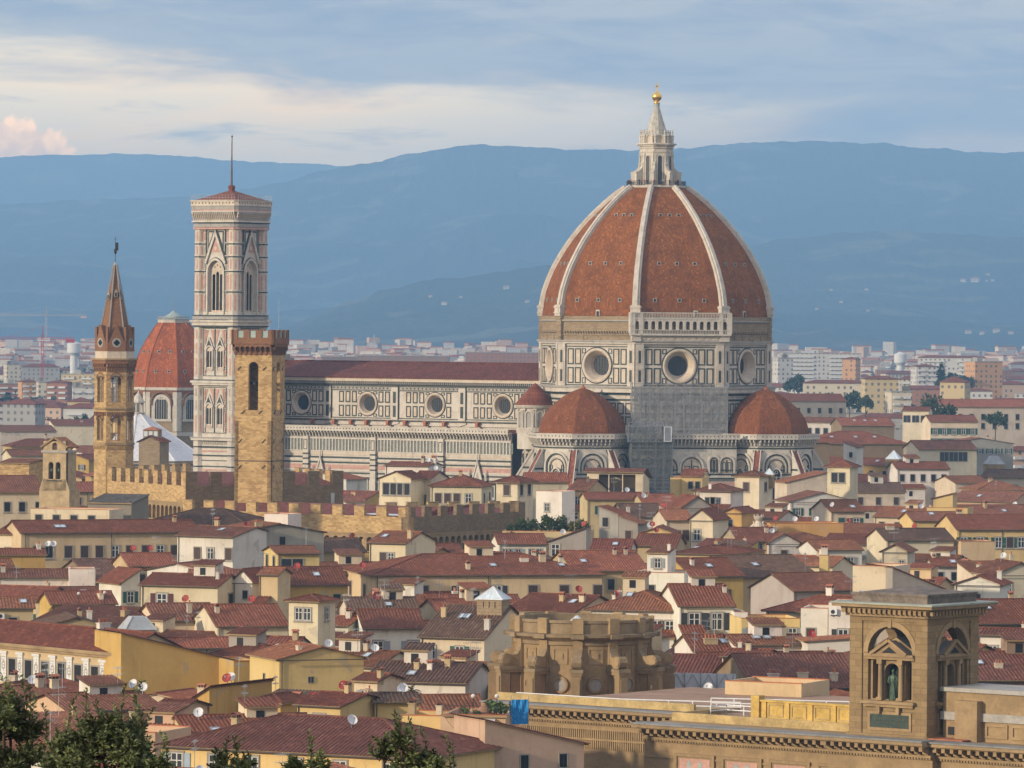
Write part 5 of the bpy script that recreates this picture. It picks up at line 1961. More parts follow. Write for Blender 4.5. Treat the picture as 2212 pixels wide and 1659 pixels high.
def house(label, x0, x1, ye, yr, rot=-14, roof='gable', wall='cream', z=18.0, Y=None, dep=None, yb=None, tile=None, wins=None, wz=2.3, wk=1.0, rows=1, sw=None, ch=None, dish=(), sky=(), ant=0,
          cat='house', pitch=0.31, group='old town houses under red tile roofs', ov=0.55, wallmat=None, name='house', plain=False, ac=0, par=0.9, tilemat='tile', kx=1.0, drop=None, annex=False):
    th = radians(rot)
    if not plain and group and group[:3] == 'old' and not annex: annex = random.random() < .38
    u = Vector((cos(th), -sin(th), 0))
    n = Vector((-sin(th), -cos(th), 0))
    xc = (x0 + x1) / 2
    if Y is None:
        Y = dist_for(xc, ye, z)
    else:
        z = zat(xc, ye, Y)
    s_ = F / Y
    W_ = (x1 - x0) / s_ / cos(th)
    # correct for perspective along the face
    for _ in range(2):
        pl_ = at(xc, ye, Y) - u * W_ / 2
        pr_ = at(xc, ye, Y) + u * W_ / 2
        W_ *= (x1 - x0) / (proj(pr_)[0] - proj(pl_)[0])
    c = at(xc, ye, Y)
    o0 = c - u * W_ / 2
    happ = (ye - yr) / s_
    el = (HC - z) / Y * cos(th)
    if roof in ('gable', 'hip'):
        half = happ / (pitch + el)
        D = dep or max(5.0, min(26.0, 2 * half))
        rise = D / 2 * pitch
        if dep: rise = max(0.6, happ - D / 2 * el)
    elif roof == 'front':
        D = dep or 13.0
        rise = max(0.5, happ)
    elif roof in ('shedR', 'shedL'):
        D = dep or 11.0
        rise = max(0.4, happ)
    elif roof == 'shedF':
        D = dep or max(4.0, happ / (0.22 + el))
        rise = max(0.4, happ - D * el)
    else:
        D = dep or 9.0
        rise = 0.0
    if drop is not None:
        rise = drop
    col = WALL[wall] if isinstance(wall, str) else wall
    k_ = random.uniform(0.92, 1.08)
    col = tuple(min(0.8, v * k_ * random.uniform(0.97, 1.03)) for v in col)
    kt = random.uniform(.72, 1.32)
    tcol = tile or (shade(random.choice((TILE, TILE, TILE, (.235, .098, .05), (.19, .082, .05))), kt, kt) if random.random() < .92 else tuple(v * kt for v in (.125, .075, .05)))
    o = thing(name, label, cat, (o0.x, o0.y, 0), -th, group)
    pm_ = wallmat or M['plaster']
    b = MB()

    def rz(x, y):
        if roof == 'gable': return z + rise * (1 - abs(y - D / 2) / (D / 2))
        if roof == 'front': return z + rise * (1 - abs(x - W_ / 2) / (W_ / 2))
        if roof == 'hip': return z + min(rise, rise / (D / 2) * min(y, D - y, x, W_ - x))
        if roof == 'shedR': return z + rise * (1 - x / W_)
        if roof == 'shedL': return z + rise * x / W_
        if roof == 'shedF': return z + rise * y / D
        return z
    # ---- walls
    if roof == 'gable':
        b.prism([(0, 0), (W_, 0), (W_, D / 2), (W_, D), (0, D), (0, D / 2)], 0, [z, z, z + rise, z, z, z + rise])
    elif roof == 'front':
        b.prism([(0, 0), (W_ / 2, 0), (W_, 0), (W_, D), (W_ / 2, D), (0, D)], 0, [z, z + rise, z, z, z + rise, z])
    elif roof in ('shedR', 'shedL', 'shedF'):
        b.prism([(0, 0), (W_, 0), (W_, D), (0, D)], 0, [rz(0, 0), rz(W_, 0), rz(W_, D), rz(0, D)])
    elif roof == 'flat':
        b.prism([(0, 0), (W_, 0), (W_, D), (0, D)], 0, z - par)
        t_ = 0.3
        b.box(0, W_, 0, t_, z - par, z, 0); b.box(0, W_, D - t_, D, z - par, z, 0)
        b.box(0, t_, t_, D - t_, z - par, z, 0); b.box(W_ - t_, W_, t_, D - t_, z - par, z, 0)
    else:
        b.box(0, W_, 0, D, 0, z)
    b.build("wall", pm_, o, col)
    # ---- roof
    r = MB()
    per = 0.44 if Y < 1150 else 0.7
    ez = -ov * pitch
    sp = rise / (D / 2) if roof in ('gable', 'hip') else (rise / (W_ / 2) if roof == 'front' else 0)
    top = 0.06
    if roof == 'gable':
        up = Vector((0, D / 2 + ov, (D / 2 + ov) * sp))
        slope(r, (-ov * .6, -ov, z - ov * sp + top), (W_ + ov * .6, -ov, z - ov * sp + top), up, lambda s: 1.0, per)
        slope(r, (W_ + ov * .6, D + ov, z - ov * sp + top), (-ov * .6, D + ov, z - ov * sp + top), Vector((0, -up.y, up.z)), lambda s: 1.0, per)
        r.bar((-ov * .6, D / 2, z + rise + top + .04), (W_ + ov * .6, D / 2, z + rise + top + .04), 0.34, 0.2, 0)
    elif roof == 'front':
        up = Vector((W_ / 2 + ov, 0, (W_ / 2 + ov) * sp))
        slope(r, (-ov, D + ov * .6, z - ov * sp + top), (-ov, -ov * .6, z - ov * sp + top), up, lambda s: 1.0, per)
        slope(r, (W_ + ov, -ov * .6, z - ov * sp + top), (W_ + ov, D + ov * .6, z - ov * sp + top), Vector((-up.x, 0, up.z)), lambda s: 1.0, per)
        r.bar((W_ / 2, -ov * .6, z + rise + top + .04), (W_ / 2, D + ov * .6, z + rise + top + .04), 0.34, 0.2, 0)
    elif roof == 'hip':
        hd = min(D, W_) / 2 + ov
        rise_ = hd * sp
        Wx, Dy = W_ + 2 * ov, D + 2 * ov
        zl = z - ov * sp + top
        fx = lambda s: min(1.0, s * Wx / hd, (1 - s) * Wx / hd)
        fy = lambda s: min(1.0, s * Dy / hd, (1 - s) * Dy / hd)
        slope(r, (-ov, -ov, zl), (W_ + ov, -ov, zl), (0, hd, rise_), fx, per)
        slope(r, (W_ + ov, D + ov, zl), (-ov, D + ov, zl), (0, -hd, rise_), fx, per)
        slope(r, (W_ + ov, -ov, zl), (W_ + ov, D + ov, zl), (-hd, 0, rise_), fy, per)
        slope(r, (-ov, D + ov, zl), (-ov, -ov, zl), (hd, 0, rise_), fy, per)
        a_ = (-ov + hd, -ov + hd, zl + rise_)
        b_ = (W_ + ov - hd, D + ov - hd, zl + rise_)
        r.bar((a_[0], a_[1], a_[2] + .05), (b_[0], b_[1], b_[2] + .05), 0.34, 0.2, 0) if hypot(a_[0] - b_[0], a_[1] - b_[1]) > 0.3 else None
        for cx_, cy_, q in ((-ov, -ov, a_), (-ov, D + ov, (a_[0], b_[1] if D > W_ else a_[1], 0)), (W_ + ov, -ov, (b_[0], a_[1] if D > W_ else b_[1], 0)), (W_ + ov, D + ov, b_)):
            qq = (q[0], q[1], zl + rise_ + .05)
            r.bar((cx_, cy_, zl + .05), qq, 0.3, 0.18, 0)
    elif roof in ('shedR', 'shedL'):
        s1 = rise / W_
        if roof == 'shedR':
            slope(r, (W_ + ov, -ov * .5, z - ov * s1 + top), (W_ + ov, D + ov * .5, z - ov * s1 + top), (-(W_ + 1.5 * ov), 0, (W_ + 1.5 * ov) * s1), lambda s: 1.0, per)
        else:
            slope(r, (-ov, D + ov * .5, z - ov * s1 + top), (-ov, -ov * .5, z - ov * s1 + top), ((W_ + 1.5 * ov), 0, (W_ + 1.5 * ov) * s1), lambda s: 1.0, per)
    elif roof == 'shedF':
        s1 = rise / D
        slope(r, (-ov * .5, -ov, z - ov * s1 + top), (W_ + ov * .5, -ov, z - ov * s1 + top), (0, D + 1.4 * ov, (D + 1.4 * ov) * s1), lambda s: 1.0, per)
    else:
        r.box(0.3, W_ - 0.3, 0.3, D - 0.3, z - par, z - par + 0.06, 0)
        r.box(-0.06, W_ + 0.06, -0.06, 0.34, z, z + 0.08, 0); r.box(-0.06, W_ + 0.06, D - .34, D + .06, z, z + 0.08, 0)
    ro = r.build("roof", [M[tilemat] if roof != 'flat' else M['redfloor'], M['sandstone']], o, tcol)
    # ---- windows
    if not wins and not plain and roof != 'flat' and W_ > 3: wins = f"{max(1, int(W_ / 4))}{random.choice('wpdDyg')}"
    if wins:
        if isinstance(wins, str):
            k = int(wins[:-1]); st = wins[-1]
            lst = [((i + 0.5) / k, st) for i in range(k)]
        else:
            lst = [((w[0] - x0) / (x1 - x0), w[1]) for w in wins]
        for q in range(rows):
            for f, st in lst:
                zw = (rz(f * W_, 0) if roof in ('shedR', 'shedL') and False else z) - wz - q * 3.6
                add_window(o, st, f * W_, zw, -0.005, wk, kx=kx)
    if sw:
        k = int(sw[:-1]); st = sw[-1]
        right = rot > 0
        for i in range(k):
            f = (i + 0.5) / k
            mt = Matrix.Translation((W_, 0, 0)) @ Matrix.Rotation(pi / 2, 4, 'Z') if right else Matrix.Translation((0, D, 0)) @ Matrix.Rotation(-pi / 2, 4, 'Z')
            add_window(o, st, f * D, z - wz, -0.005, wk, mt)
    # ---- things on the roof
    if ch is None:
        ch = [] if plain else [(random.uniform(.12, .88), random.uniform(.3, .7)) for _ in range(random.choice((0, 0, 1, 1, 2)) if W_ > 5 else random.choice((0, 0, 1)))]
    for q in ch:
        q_ = link("chimney", CHM[q[2] if len(q) > 2 else random.randrange(5)], ro, shade(random.choice((WALL['cream'], WALL['pale'], WALL['white'], WALL['tan'])), .75, 1.05))
        q_.location = (q[0] * W_, q[1] * D, rz(q[0] * W_, q[1] * D))
        q_.rotation_euler = (0, 0, random.choice((0, pi / 2)))
        q_.scale = [random.uniform(.6, .9)] * 3
    if not plain and not dish and random.random() < 0.3:
        dish = [(random.uniform(.1, .9), random.uniform(.3, .7), random.choice('wwr'))]
    for fx_, fy_, cc in dish:
        q_ = link("satellite_dish", DISH, ro, {'w': (0.66, 0.66, 0.64), 'r': (0.36, 0.05, 0.035)}[cc])
        q_.location = (fx_ * W_, fy_ * D, rz(fx_ * W_, fy_ * D))
        q_.rotation_euler = (0, 0, th + random.uniform(-.7, .5))
        q_.scale = [1.1] * 3
    if not plain and (ant or random.random() < 0.5):
        for _ in range(max(1, ant)):
            q_ = link("aerial", AERIAL, ro)
            fx_, fy_ = random.uniform(.1, .9), random.uniform(.35, .65)
            q_.location = (fx_ * W_, fy_ * D, rz(fx_ * W_, fy_ * D))
            q_.rotation_euler = (0, 0, random.uniform(0, 3))
    if not plain and not sky and roof in ('gable', 'hip', 'shedF') and random.random() < 0.3:
        sky = [(random.uniform(.2, .8), random.uniform(.15, .35))]
    for fx_, fy_ in sky:
        q_ = link("skylight", SKYL, ro)
        s2 = rise / (D / 2) if roof in ('gable', 'hip') else rise / D
        q_.matrix_local = Matrix.Translation((fx_ * W_, fy_ * D, rz(fx_ * W_, fy_ * D) + 0.22)) @ Matrix.Rotation(-(pi / 2 - math.atan(s2)), 4, 'X')
    for i in range(ac):
        q_ = link("air_conditioner", ACU, o)
        q_.location = (W_ * (0.2 + 0.2 * i), -0.25, z - 1.6)
    # ---- lower lean-to in front, little roof room above
    if annex:
        w_ = W_ * random.uniform(.35, .6)
        xa = random.choice((0.1, W_ - w_ - .1))
        da, za = random.uniform(2.2, 4.0), z - random.uniform(2.6, 4.2)
        a_ = MB()
        a_.prism([(xa, -da), (xa + w_, -da), (xa + w_, 0), (xa, 0)], 0, [za - .9, za - .9, za, za], 0)
        a_.box(xa + w_ * .35, xa + w_ * .35 + .9, -da - .04, -da, za - 2.9, za - 1.6, 1)
        a_.build("lean_to", [pm_, M['dark']], o, shade(col, .8, 1.05))
        a_ = MB()
        slope(a_, (xa - .3, -da - .4, za - .95), (xa + w_ + .3, -da - .4, za - .95), (0, da + .45, 1.05), lambda s: 1.0, per)
        a_.build("lean_to_roof", [M['tile'], M['sandstone']], o, shade(TILE, .8, 1.2))
        if random.random() < .55 and W_ > 7 and roof in ('gable', 'hip'):
            w2, xb = random.uniform(2.6, 4.2), random.uniform(.2, .6) * W_
            d2 = random.uniform(2.4, 3.4)
            zb = z + rise + random.uniform(.6, 1.7)
            a_ = MB()
            y2 = D * .5 - d2 * .3
            a_.prism([(xb, y2), (xb + w2, y2), (xb + w2, y2 + d2), (xb, y2 + d2)], z - .2, [zb, zb, zb + .5, zb + .5], 0)
            a_.box(xb + w2 * .3, xb + w2 * .3 + .9, y2 - .04, y2, zb - 1.5, zb - .4, 1)
            a_.build("roof_room", [pm_, M['dark']], o, shade(random.choice((col, WALL['white'], WALL['cream'])), .9, 1.05))
            a_ = MB()
            slope(a_, (xb - .3, y2 - .4, zb), (xb + w2 + .3, y2 - .4, zb), (0, d2 + .7, .72), lambda s: 1.0, per)
            a_.build("roof_room_roof", [M['tile'], M['sandstone']], o, tcol)
    # ---- pipes and gutter
    if not plain and roof != 'flat' and roof[:4] != 'shed':
        p_ = MB()
        p_.bar((-ov * .5, -ov - 0.05, z - ov * sp - 0.02), (W_ + ov * .5, -ov - 0.05, z - ov * sp - 0.02), 0.14, 0.12)
        for f in ([0.02] if W_ < 14 else [0.02, 0.5]):
            p_.tube((f * W_ + .1, -0.1, 0.5), (f * W_ + .1, -0.1, z - ov * sp - .1), 0.06, 0.06, 6)
        p_.build("gutter", simple_dark, o)
    cen = o0 + u * W_ / 2 - n * D / 2
    HOUSES.append(dict(c=cen, r=(W_ / 2, D / 2), u=u, n=n, x=(min(x0, x1), max(x0, x1)), yb=yb if yb else ye + (ye - yr) * 0.4 + 16, Y=Y, o=o, z=z))
    return o, W_, D, z, ro, rz


simple_dark = simple("brown_gutter_metal", (0.075, 0.055, 0.04), 0.6)

# ---- the left side, far to near
H = house
OT = None
H("stone house end below the hall, golden end and dark long wall", 0, 63, 1000, 992, 20, 'gable', 'tan', Y=1090, wallmat=M['rubble'], dep=10, yb=1028, plain=True)
H("cream wing with red roof and two arched windows left of the open bell gable", -40, 92, 1062, 1028, -16, 'gable', 'cream', Y=960, wins=[(16, 'p'), (48, 'p'), (84, 'p')], wz=2.8, ch=[], yb=1098, plain=True)
H("tan hip-roofed block with a long ridge under the battlements", 272, 545, 1140, 1098, 20, 'hip', 'tan', Y=935, yb=1150, ch=[], plain=True)
H("long tan palace with a row of tall brown windows and a straight red roof", 47, 432, 1149, 1124, -20, 'gable', (.60, .45, .245), Y=905, yb=1195, wins=[(81, 'D'), (107, 'p'), (148, 'D'), (183, 'D'), (215, 'D'), (249, 'w'), (281, 'D'), (315, 'D'), (347, 'w'), (378, 'D')], wz=3.4, wk=1.15, sky=[(0.22, 0.2), (0.25, 0.2)], ch=[(0.9, 0.4, 0)], dish=())
H("short cream end wing left of the long tan palace", -12, 45, 1153, 1129, 30, 'gable', 'cream', Y=906, yb=1200, wins=[(18, 'D')], wz=3.4, wk=1.15, ch=[], plain=True)
H("white house with brown windows and a grey gable, right of the long tan palace", 383, 503, 1158, 1137, 28, 'gable', 'white', Y=876, yb=1228, wins=[(427, 'D'), (455, 'w'), (494, 'D')], wz=2.9, wk=1.1, ch=[(0.3, .5, 0)], dep=15, dish=())
H("long grey rendered wall house with sloping top and one small window", 506, 700, 1150, 1132, -22, 'front', 'grey', Y=884, yb=1185, wins=[(610, 'p')], wz=1.5, wk=0.9, plain=True, ch=[(0.3, .1, 1)])
H("small white flat-topped room in front of the palace battlements", 571, 622, 1110, 1109, 25, 'flat', 'white', Y=893, dep=5, yb=1140, wins=[(583, 'p'), (611, 'p')], wz=2.6, wk=0.75, plain=True)
H("brown-roofed wing between the grey wall and the cream studio", 671, 788, 1190, 1163, -16, 'gable', 'tan', Y=900, yb=1192, plain=True, dish=[(.9, .4, 'r')])
H("cream studio house with pale roof and grey side wall below the battlements", 798, 876, 1172, 1148, 24, 'gable', 'cream', Y=888, yb=1195, wins=[(828, 'd'), (845, 'w')], wz=2.6, dep=12, ch=[(.95, .2, 2)], dish=())
H("low ochre house with brown roof under the big tan palace", -10, 98, 1197, 1188, -12, 'gable', 'ochre', Y=880, yb=1220, plain=True, ch=[(.9, .5)], dish=[(1.1, .5, 'w'), (1.2, .5, 'w')])
H("wide grey-brown roof over a dark open attic", 205, 275, 1262, 1208, -20, 'gable', 'brown', Y=842, yb=1275, plain=True, dep=26, tile=(0.144, 0.076, 0.054))
H("brown roof with two red dishes beside the white house", 280, 384, 1222, 1195, -18, 'gable', 'tan', Y=862, yb=1226, dish=[(.25, .5, 'r'), (.6, .5, 'r')])
H("low white house with red roof and small door by the left edge", -8, 160, 1246, 1230, -10, 'gable', 'white', Y=838, yb=1278, wins=[(35, 'p'), (96, 'd')], wz=2.6, wk=0.8, ch=[(.1, .3, 0)])
H("blank white wall block left of the grey-brown attic roof", 150, 206, 1229, 1228, -6, 'flat', 'white', Y=834, dep=7, yb=1276, plain=True)
H("small white shed-roofed house with crooked gable left of the dark-shuttered house", 262, 302, 1258, 1232, -30, 'shedL', 'white', Y=815, yb=1330, dep=8)
H("white cottage roofs stepping up behind the dark-shuttered house", 318, 440, 1232, 1218, 22, 'front', 'white', Y=830, yb=1240, plain=True, dep=10)
H("cream house with dark red shutters and a blue awning", 304, 470, 1264, 1240, 20, 'gable', 'cream', Y=795, yb=1330, wins=[(350, 'r')], wz=2.6, wk=1.45, dep=10, ch=[(.9, .3, 2)], sw='1p')
H("narrow white house with arched top right of the blue awning", 505, 545, 1252, 1230, 22, 'front', 'white', Y=798, yb=1310, wins=[(530, 'p')], wk=.7, dep=9)
H("grey-brown house with a small casement below the cream studio tower", 560, 600, 1240, 1232, 20, 'gable', 'tan', Y=790, yb=1320, wins=[(575, 'w'), (590, 'p')], wz=5.5, wk=.75)
H("yellow studio tower with a wide dark window", 600, 690, 1195, 1180, -14, 'gable', 'yellow', Y=818, yb=1240, dep=11, wins=[(631, 's')], wz=1.9, wk=1.5, kx=1.7, sw='2p', ch=[])
H("red roof house with skylight under the yellow studio tower", 604, 752, 1262, 1225, -14, 'gable', 'ochre', Y=797, yb=1290, dep=13, sky=[(.6, .25)], wins=[(728, 'p'), (700, 's')], wz=2.4, ch=[])
H("long cream palace with black open shutters and a straight tiled roof", 805, 1302, 1241, 1197, -14, 'hip', (.66, .50, .28), Y=834, yb=1290, dep=21, wins=[(840, 'D'), (916, 'D'), (998, 'k'), (1074, 'k'), (1152, 'D'), (1220, 'D'), (1293, 'D')], wz=2.9, wk=1.28, sw='2D', sky=[(.55, .2), (.85, .2)], ch=[(.43, .12, 0), (.7, .3, 4), (.78, .3, 3), (.86, .3, 3)], dish=[(.02, .5, 'r')], ac=0)
H("tan palace wing with dark shutters right of the long cream palace", 1496, 1606, 1243, 1206, -20, 'gable', 'ochre', Y=838, yb=1300, wins=[(1560, 'k')], wz=3.3, wk=1.2, ch=[(.2, .3, 3)])
H("hipped dark red roof with a cream roof-top box and ochre wall", 1452, 1570, 1196, 1166, 22, 'hip', 'tan', Y=890, yb=1205, dep=18, ch=[(.5, .5, 4)], sw='2p', ant=2)
H("red-tiled terrace house behind the white roof pavilion", 1240, 1400, 1232, 1190, -14, 'gable', 'tan', Y=846, yb=1238, ch=[(.7, .4, 0), (.85, .4, 0)])
H("white roof pavilion with grey shutters on a balcony", 1398, 1442, 1194, 1180, 14, 'shedF', 'white', Y=800, yb=1238, wins=[(1421, 'y')], wz=1.6, wk=.85, dep=6, ch=[(.95, .3, 2)], plain=True)
H("flat white terrace block carrying the roof pavilion", 1362, 1478, 1237, 1236, 14, 'flat', 'white', Y=796, yb=1262, dep=10, wins=[(1408, 'p')], wz=2.6, wk=.8, plain=True)
# ---- second band of the left and centre
H("low ochre house with air conditioners above the frescoed palace", 112, 250, 1303, 1278, -16, 'gable', 'ochre', Y=752, yb=1330, wins=[(160, 'p'), (180, 'p')], wz=1.6, wk=.6, ac=2, ch=[(.8, .2, 4)])
H("brown house with lean-to roof by the left edge above the frescoed palace", -15, 72, 1312, 1290, -10, 'gable', 'tan', Y=742, yb=1332, ac=1)
H("cream house with grey-blue shutters left of its twin roof", 338, 470, 1339, 1304, -16, 'gable', 'cream', Y=716, yb=1372, wins=[(383, 'y'), (440, 'y')], wz=3.0, wk=.9, ch=[(.6, .2, 2)])
H("cream house with grey-blue shutters abutting the white tower", 470, 622, 1351, 1306, -16, 'gable', 'cream', Y=704, yb=1382, wins=[(508, 'y'), (560, 'y')], wz=2.3, wk=.8, ch=[(.1, .3, 0)])
H("white square roof tower with a pair of curtained windows", 624, 687, 1297, 1283, 24, 'hip', 'cream', Y=692, yb=1398, wins=[(646, 'w'), (664, 'w')], wz=1.8, wk=.95, dep=5.2, sw='1w', pitch=.25, ch=[], plain=True, cat='tower')
H("narrow red-roofed house with a dark red door bay right of the white tower", 713, 752, 1350, 1332, 20, 'gable', 'white', Y=706, yb=1400, wins=[(733, 'R')], wz=1.9, wk=1.1, dep=7, dish=[(.2, .8, 'r'), (.9, .9, 'w')])
H("long red ridge roof in front of the long cream palace", 757, 905, 1321, 1291, -10, 'gable', 'pale', Y=740, yb=1345, ch=[(.5, .7, 0)])
H("white house with two pairs of grey shutters under a brown roof", 788, 915, 1357, 1317, -8, 'gable', 'white', Y=700, yb=1412, wins=[(817, 'y'), (893, 'y')], wz=2.8, wk=1.25, ch=[], dep=16, sw='1w')
hc = H("cream house with green door shutters and a glass pyramid skylight", 908, 1046, 1375, 1307, 20, 'gable', 'cream', Y=672, yb=1436, wins=[(932, 'w'), (993, 'g')], wz=2.1, wk=1.0, dep=19, ch=[(.12, .3, 2), (.95, .12, 2)], sky=[(.42, .3), (.48, .3)])
H("small cream gable house above the round stone rotunda", 1096, 1240, 1320, 1284, 30, 'gable', 'cream', Y=735, yb=1345, dep=14, wins=[(1118, 'p'), (1130, 'p')], wk=.5, ch=[(.6, .3, 0), (.9, .3, 3)], dish=[(.7, .5, 'r')])
H("white house with dark grey shutters and a planted balcony", 1270, 1466, 1317, 1266, 14, 'hip', 'white', Y=730, yb=1350, wins=[(1332, 'w'), (1385, 'w'), (1420, 'w'), (1447, 'k')], wz=2.4, wk=1.1, dep=17, ch=[(.2, .3, 3), (.25, .35, 2)], dish=[(.22, .3, 'r')])
H("tall white house with two dark grey shuttered windows right of the planted balcony", 1468, 1585, 1308, 1262, -8, 'gable', 'white', Y=724, yb=1385, wins=[(1500, 'k'), (1549, 'k')], wz=2.2, wk=1.35, dep=17, ch=[(.95, .3, 3)])
H("plain white side wing with blank wall left of the yellow balcony house", 1586, 1615, 1322, 1321, -8, 'flat', 'white', Y=722, yb=1385, dep=10, plain=True)
# ---- near left
H("frescoed palace with carved white panels between tall windows", -90, 258, 1392, 1352, 50, 'gable', 'tan', Y=668, yb=1485, dep=10, plain=True, cat='palace', ch=[(.7, .5, 4)], tile=(0.180, 0.063, 0.037), name='palace')
H("big blank ochre party wall beside the frescoed palace", 262, 508, 1430, 1366, -26, 'shedR', 'ochre', Y=655, yb=1505, dep=9, plain=True, tile=(0.144, 0.058, 0.036))
H("ochre end wall with a pale corner strip behind the bright yellow gable", 505, 560, 1428, 1422, -20, 'flat', 'ochre', Y=652, yb=1500, dep=8, plain=True)
H("red roof slope behind the ochre party wall", 330, 560, 1398, 1378, -16, 'gable', 'pale', Y=690, yb=1402, ch=[(.9, .5, 0)])
H("white dormer house with clay pots behind the bright yellow gable", 540, 640, 1392, 1376, 16, 'gable', 'white', Y=676, yb=1402, wins=[(578, 's')], wz=1.8, wk=.9, kx=1.6, ch=[(.1, .3, 1), (.9, .3, 0)])
H("bright yellow gable house with one small square window", 604, 786, 1422, 1398, -22, 'front', 'yellow', Y=640, yb=1512, dep=11, wins=[(672, 's')], wz=2.6, wk=.55, sw='1p', ch=[(.3, .2, 1)], dish=())
H("mossy-roofed house with red ridge behind the rooftop palm", 790, 1005, 1472, 1430, 14, 'gable', 'white', Y=612, yb=1480, dep=14, ch=[(.42, .3, 0), (.55, .3, 0), (.7, .4, 0)], tile=(0.122, 0.068, 0.047))
H("cream penthouse with white awning beside the rooftop palm", 765, 815, 1470, 1463, 26, 'gable', 'cream', Y=596, yb=1505, dep=6, wins=[(788, 'y')], wz=1.8, wk=.8, plain=True, ch=[(.92, .2, 3)])
H("small ochre house with brown pantiles and curved downpipes", 540, 606, 1515, 1488, 24, 'hip', 'ochre', Y=566, yb=1560, dep=7, sw='1p', ch=[], plain=True)
H("ochre house with green shutters in the left foreground", 394, 452, 1523, 1484, 26, 'shedL', 'ochre', Y=562, yb=1560, dep=14, wins=[(405, 'G'), (435, 'G')], wz=1.9, wk=1.2, ch=[(.3, .3, 0)], dish=[(.95, .3, 'r'), (.99, .35, 'w')])
H("peach lean-to beside the green-shuttered ochre house", 332, 392, 1528, 1512, 24, 'gable', 'peach', Y=556, yb=1560, wins=[(342, 'p'), (352, 'p')], wz=2.0, wk=.7, dep=6, ch=[], plain=True)
H("long orange-red roof with pale wall behind the foreground shrubs", 150, 352, 1532, 1497, -28, 'gable', 'peach', Y=556, yb=1570, dep=12, ch=[], dish=[(.93, .5, 'w'), (.98, .4, 'w')])
H("brown-roofed cream house with rafters left of the orange-red roof", 6, 176, 1520, 1484, -34, 'gable', 'cream', Y=566, yb=1560, dep=13, ch=[(.95, .4, 3), (.8, .45, 0)], wins=[(120, 'p'), (160, 'p')], wz=1.7, wk=.6)
H("red-roofed conservatory with dark glazing behind the shrubs", 78, 250, 1562, 1540, -30, 'shedF', 'cream', Y=530, yb=1600, dep=6, wins=[(100, 's'), (122, 's'), (144, 's'), (166, 's')], wz=1.7, wk=1.2, ch=[(.7, .7, 2)])
H("pale terrace house with white sunshade behind the shrubs", 170, 335, 1580, 1579, 20, 'flat', 'peach', Y=523, yb=1650, dep=9, wins=[(250, 'w'), (310, 'g')], wz=3.0, plain=True)
hm_ = H("yellow foreground house with a huge hipped tile roof", 345, 905, 1622, 1548, 27, 'hip', 'yellow', Y=497, yb=1660, dep=17, wins=[(380, 'b'), (463, 'w'), (545, 'w'), (640, 'w'), (735, 'w'), (840, 'w')], wz=1.7, wk=1.15, ch=[(.12, .5, 3)], pitch=.33, tile=(0.155, 0.063, 0.045))
H("yellow low house with white awning and red roof", 642, 735, 1523, 1497, 30, 'gable', 'yellow', Y=552, yb=1545, dep=10, wins=[(690, 'b')], wz=2.0, wk=1.2, ch=[(.6, .5, 3)], dish=[(.5, .5, 'r')], tile=(0.187, 0.061, 0.036))
H("yellow back wing with a long red roof beside the terrace", 810, 905, 1515, 1500, -8, 'gable', 'yellow', Y=556, yb=1560, wins=[(862, 'd')], wz=3.4, wk=.9, dep=7, ch=[])
H("white stub wall house with clay-capped chimneys beside the roof terrace", 868, 952, 1546, 1545, 10, 'flat', 'yellow', Y=534, yb=1575, dep=7, ch=[(.2, .2, 3), (.9, .2, 3)], plain=True)
H("pink house with a sloping roof line at the bottom", 1048, 1262, 1609, 1553, -26, 'shedR', 'pink', Y=506, yb=1660, dep=7, wins=[(1133, 'p'), (1217, 'p')], wz=1.6, wk=.75, plain=True)
ht = H("roof terrace house with plants and a curved peach stair wall", 955, 1092, 1545, 1544, 8, 'flat', 'peach', Y=525, yb=1655, dep=10, plain=True, wins=[(1040, 'g')], wz=3.2, wk=1.1)
# ---- the row below the cathedral
H("white-topped roof terrace house below the nave", 832, 925, 1006, 998, 20, 'gable', 'white', Y=1185, yb=1022, dep=9, wins=[(850, 'p')], wk=.7, ch=[(.75, .4, 3), (1.0, .4, 3)], dish=[(.9, .3, 'w')])
H("cream loggia house with a low front gable below the nave", 890, 930, 1033, 1018, 24, 'gable', 'cream', Y=1120, yb=1080, wins=[(896, 'd'), (915, 'p')], wz=4.5, wk=1.1, ch=[])
H("open pillared roof loggia left of the cream loggia house", 820, 888, 1033, 1019, 24, 'front', 'cream', Y=1115, yb=1072, dep=8, wins=[(835, 'p'), (850, 'p'), (865, 'p'), (878, 'p')], wz=2.3, wk=1.4, ch=[], plain=True)
H("cream house with four dark doors and a hipped brown roof", 930, 1040, 1049, 1023, 10, 'hip', 'cream', Y=1110, yb=1088, dep=13, wins=[(947, 'D'), (967, 'D'), (987, 'D'), (1012, 'w')], wz=2.7, wk=1.15, sw='2p', ch=[(.5, .4, 0)])
H("square yellow-cream tower house with a wide hipped roof", 1073, 1118, 1039, 1023, 24, 'hip', 'cream', Y=1095, yb=1100, dep=8, wins=[(1095, 'D')], wz=1.9, wk=1.2, sw='2p', ch=[], plain=True, ov=1.0)
H("white roof tower with one arched window and roof plants", 1158, 1214, 1061, 1060, 24, 'flat', 'white', Y=1035, yb=1132, dep=6.5, wins=[(1182, 'w')], wz=3.2, wk=.9, plain=True, cat='tower')
H("pale yellow house behind the planted white tower", 1140, 1228, 1040, 1022, -10, 'gable', 'cream', Y=1130, yb=1058, dep=7, plain=True)
H("long low red house roof behind the white planted tower", 1228, 1268, 1058, 1036, 20, 'gable', 'tan', Y=1110, yb=1075)
